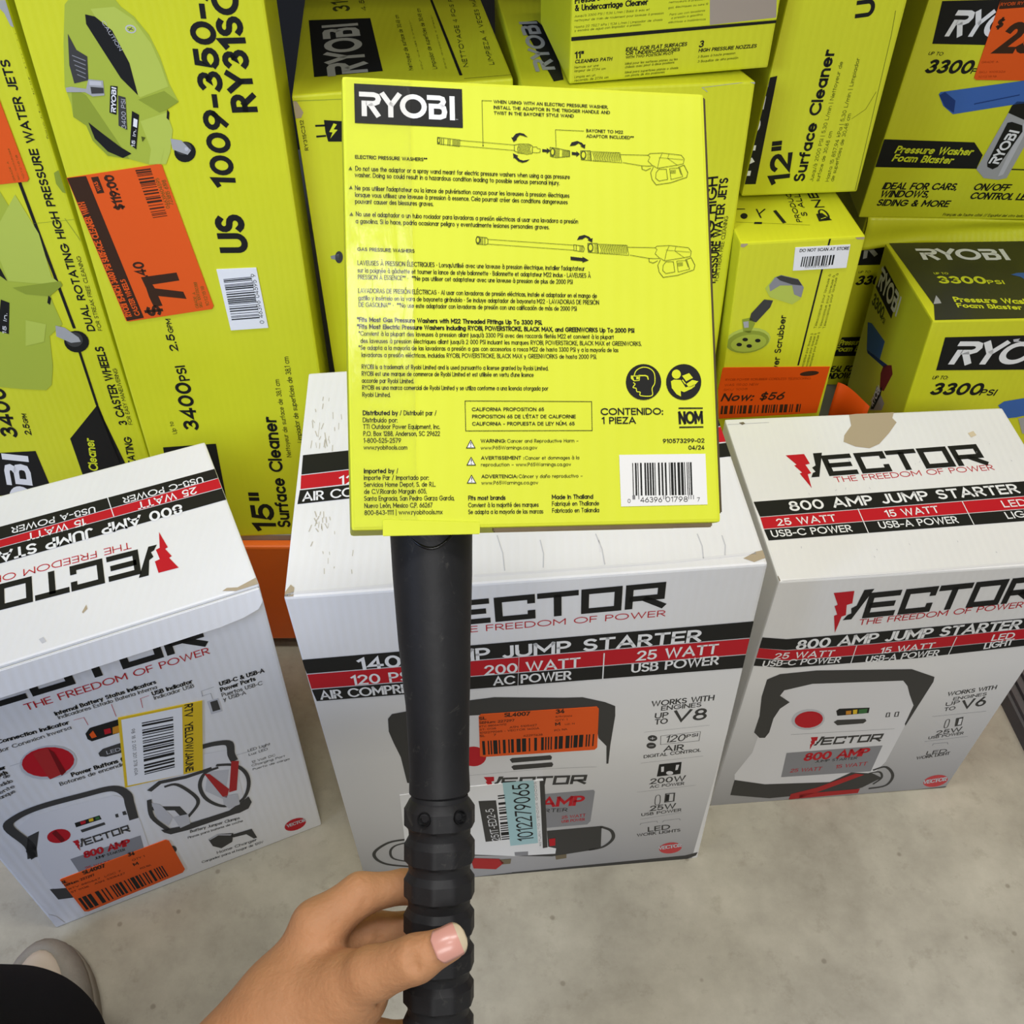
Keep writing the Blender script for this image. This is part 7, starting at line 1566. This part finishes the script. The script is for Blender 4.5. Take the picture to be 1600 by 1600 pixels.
def sdf_mesh(name, caps, h, pad, cuts=(), mats=(), relax=2, clampz=None):
    P = np.array([list(c[0])+[c[2]] for c in caps]+[list(c[1])+[c[3]] for c in caps]); lo = (P[:, :3]-P[:, 3:]).min(0)-pad; hi = (P[:, :3]+P[:, 3:]).max(0)+pad
    n = np.ceil((hi-lo)/h).astype(int)+1; X, Y, Z = [(lo[i]+h*np.arange(n[i])).astype(np.float32) for i in range(3)]
    f = np.full(tuple(n), 1., np.float32)
    def capd(a, b, ra, rb, sl):
        x, y, z = X[sl[0]][:, None, None], Y[sl[1]][None, :, None], Z[sl[2]][None, None, :]
        ab = np.array(b)-np.array(a); L2 = float(ab@ab)+1e-12
        t = np.clip(((x-a[0])*ab[0]+(y-a[1])*ab[1]+(z-a[2])*ab[2])/L2, 0, 1)
        return np.sqrt((x-a[0]-ab[0]*t)**2+(y-a[1]-ab[1]*t)**2+(z-a[2]-ab[2]*t)**2)-(ra+(rb-ra)*t)
    def region(a, b, r):
        l = np.minimum(a, b)-r; u = np.maximum(a, b)+r
        return tuple(slice(max(0, int((l[i]-lo[i])/h)), min(n[i], int((u[i]-lo[i])/h)+2)) for i in range(3))
    for a, b, ra, rb, k in caps:
        sl = region(np.array(a), np.array(b), max(ra, rb)+max(k, .002)*2+4*h); d = capd(a, b, ra, rb, sl); g = f[sl]; k = max(k, 1e-5)
        m = np.clip(.5+.5*(g-d)/k, 0, 1); f[sl] = g+(d-g)*m-k*m*(1-m)
    for a, b, r in cuts:
        sl = region(np.array(a), np.array(b), r+.008); d = -capd(a, b, r, r, sl); g = f[sl]; k = .0022
        m = np.clip(.5+.5*(d-g)/k, 0, 1); f[sl] = g+(d-g)*m+k*m*(1-m)
    if clampz is not None: f = np.maximum(f, (clampz-Z)[None, None, :])
    V, F = surface_nets(f, lo, h)
    for _ in range(relax):
        A = np.zeros_like(V); c = np.zeros(len(V))
        for i in range(4):
            for j in ((i+1) % 4, (i-1) % 4): np.add.at(A, F[:, i], V[F[:, j]]); np.add.at(c, F[:, i], 1)
        V = V*.5+.5*A/c[:, None]
    return V, F
def np_mesh(name, V, F, mats, off):
    me = bpy.data.meshes.new(name); me.from_pydata((V-np.array(off)).tolist(), [], F.tolist()); me.validate()
    for m in mats: me.materials.append(m)
    for p in me.polygons: p.use_smooth = True
    return me
SKIN = mat('skin', (190, 138, 98), .58, .3, .25, 420, .12, 34)
b = SKIN.node_tree.nodes['Principled BSDF']; b.inputs['Subsurface Weight'].default_value = .12; b.inputs['Subsurface Radius'].default_value = (.012, .005, .003); b.inputs['Subsurface Scale'].default_value = .6
porg = Vector((-.42, .2, 0))
tP = thing('person', 'person in black trousers and grey shoe reaching in a bare hand that grips the wand', 'person', porg)
arm = [c for c in HAND if c[0] != HAND[-1][0]]
V, F = sdf_mesh('body', arm, .0014, .006, CREASES)
body = link('body', np_mesh('body', V, F, [SKIN], porg), tP); body['label'] = 'bare left hand and forearm'
NAILM = mat('nail', (216, 158, 144), .25, .5); NTIP = mat('nail_tip', (206, 190, 160), .3, .5)
na, nb_, nn = Vector(NAIL[0]), Vector(NAIL[1]), Vector(NAIL[2]).normalized()
ax = (nb_-na); ln = ax.length; ax.normalize(); nn = (nn-ax*nn.dot(ax)).normalized(); sd = ax.cross(nn); bm = bmesh.new(); grid = []
NU, NV = 18, 12
for i in range(NU+1):
    t = i/NU; row = []
    hw = .0064*(min(1, .55+3.2*t) if t < .14 else (1 if t < .68 else math.sqrt(max(0.0, 1-((t-.68)/.33)**2))))
    for j in range(NV+1):
        s_ = (j/NV*2-1); x = s_*hw; drop = .0072-math.sqrt(max(0, .0072**2-min(x*x, .0070**2)))
        row.append(bm.verts.new(na+ax*ln*t+sd*x-nn*(drop*.85+.0016*(t-.45)**2*4*(1 if t > .45 else .6))-porg))
    grid.append(row)
for i in range(NU):
    for j in range(NV):
        f = bm.faces.new((grid[i][j], grid[i+1][j], grid[i+1][j+1], grid[i][j+1])); f.material_index = 1 if i >= NU-4 else 0
bmesh.ops.recalc_face_normals(bm, faces=bm.faces[:])
nme = bm_mesh(bm, 'thumbnail', [NAILM, NTIP], True); nob = link('thumbnail', nme, body); so = nob.modifiers.new('thick', 'SOLIDIFY'); so.thickness = .0005; so.offset = 0
CLOTH = mat('black_cloth', (26, 26, 29), .95, .1, .25, 600)
leg = [((-.448, .240, .10), (-.41, .10, .50), .096, .10, .02), ((-.41, .10, .50), (-.40, -.28, .88), .10, .12, .04), ((-.24, -.06, .10), (-.26, -.06, .48), .085, .09, .02), ((-.26, -.06, .48), (-.36, -.28, .88), .09, .12, .04), ((-.46, -.28, .92), (-.36, -.28, .92), .12, .12, .05)]
V, F = sdf_mesh('trousers', leg, .006, .03, (), clampz=.055)
link('trousers', np_mesh('trousers', V, F, [CLOTH], porg), tP)
sl_ = HAND[-1]
shirt = [((-.40, -.30, .95), (-.42, -.28, 1.22), .12, .12, .04), ((-.40, -.10, 1.2), (-.42, -.28, 1.22), .07, .09, .05), (sl_[1], sl_[0], .065, .055, .03)]
V, F = sdf_mesh('shirt', shirt, .008, .03)
link('shirt', np_mesh('shirt', V, F, [CLOTH], porg), tP)
# shoe: suede rim, rubber sole, perforated toe cap
SUEDE = mat('grey_suede', (150, 143, 130), .95, .1, .3, 500, .12, 60); CREAM = mat('perforated_leather', (205, 190, 168), .7, .3); SOLE = mat('shoe_sole', (140, 132, 116), .8, .2)
toe = Vector((-.470, .392, 0)); back = Vector((.06, -.30, 0)).normalized(); right = Vector((-back.y, back.x, 0)); right = right if right.x > 0 else -right
def shoe_outline(s, n=40):
    pts = []
    for i in range(n):
        t = math.pi*2*i/n; y = .13*math.cos(t); x = .051*math.sin(t)*(1-.12*math.cos(t+math.pi)) ; pts.append((x*s, .132-y*(.13-(.051*(1-s)))/.13))
    return pts
def ringz(bm, s, z): return [bm.verts.new(toe-porg+right*x+back*y+Vector((0, 0, z))) for x, y in shoe_outline(s)]
def loft(prof, name, m, parent, cap=True):
    bm = bmesh.new(); R_ = [ringz(bm, s, z) for s, z in prof]; k = len(R_[0])
    for a, b in zip(R_, R_[1:]):
        for i in range(k): bm.faces.new((a[i], a[(i+1) % k], b[(i+1) % k], b[i]))
    if cap: bm.faces.new(R_[-1]); bm.faces.new(R_[0][::-1])
    bmesh.ops.recalc_face_normals(bm, faces=bm.faces[:])
    return link(name, bm_mesh(bm, name, [m], True), parent)
sh = bpy.data.objects.new('shoe', None); COL.objects.link(sh); sh.parent = tP; sh['label'] = 'grey suede shoe with cream perforated toe'
loft([(1.0, .001), (1.03, .004), (1.03, .018), (1.0, .022)], 'sole', SOLE, sh)
loft([(1.0, .018), (.99, .032), (.93, .043), (.82, .050), (.66, .053), (.60, .050)], 'upper', SUEDE, sh)
cap_ = loft([(.66, .049), (.62, .0535), (.5, .056), (.2, .058), (.05, .058)], 'toe_cap', CREAM, sh)
bm = bmesh.new(); bm.from_mesh(cap_.data)
for i in range(-2, 3):
    for j in range(5):
        c = toe-porg+right*(i*.0095)+back*(.058+j*.011+abs(i)*.004)+Vector((0, 0, .0572-abs(i)*.0005)); f = bm.faces.new([bm.verts.new(c+right*.0011*math.cos(k)+back*.0011*math.sin(k)+Vector((0, 0, .0012))) for k in (0, 1.05, 2.1, 3.14, 4.19, 5.24)]); f.material_index = 1
bm.to_mesh(cap_.data); bm.free(); cap_.data.materials.append(MATS['ink_dg'])
# ---------------------------------------------------------------- crumpled tag on the deck
bm = bmesh.new(); rows = []; q0, q1, q2, q3 = [Vector(p) for p in SCRAP]
for i in range(9):
    u = i/8; lo_, hi_ = q0.lerp(q1, u), q3.lerp(q2, u); rows.append([bm.verts.new(lo_.lerp(hi_, v)+Vector((0, .012*math.sin(v*2.2)+.006*math.sin(u*4), 0))) for v in (0, .33, .66, 1)])
for r0, r1 in zip(rows, rows[1:]):
    for j in range(3): bm.faces.new((r0[j], r1[j], r1[j+1], r0[j+1]))
me = bm_mesh(bm, 'price_tag', [MATS['ink_o2']], True); o = link('price_tag', me); so = o.modifiers.new('thick', 'SOLIDIFY'); so.thickness = .0006
tag(o, 'curled orange paper tag on the shelf deck between the scrubber box and black-topped box', 'tag')
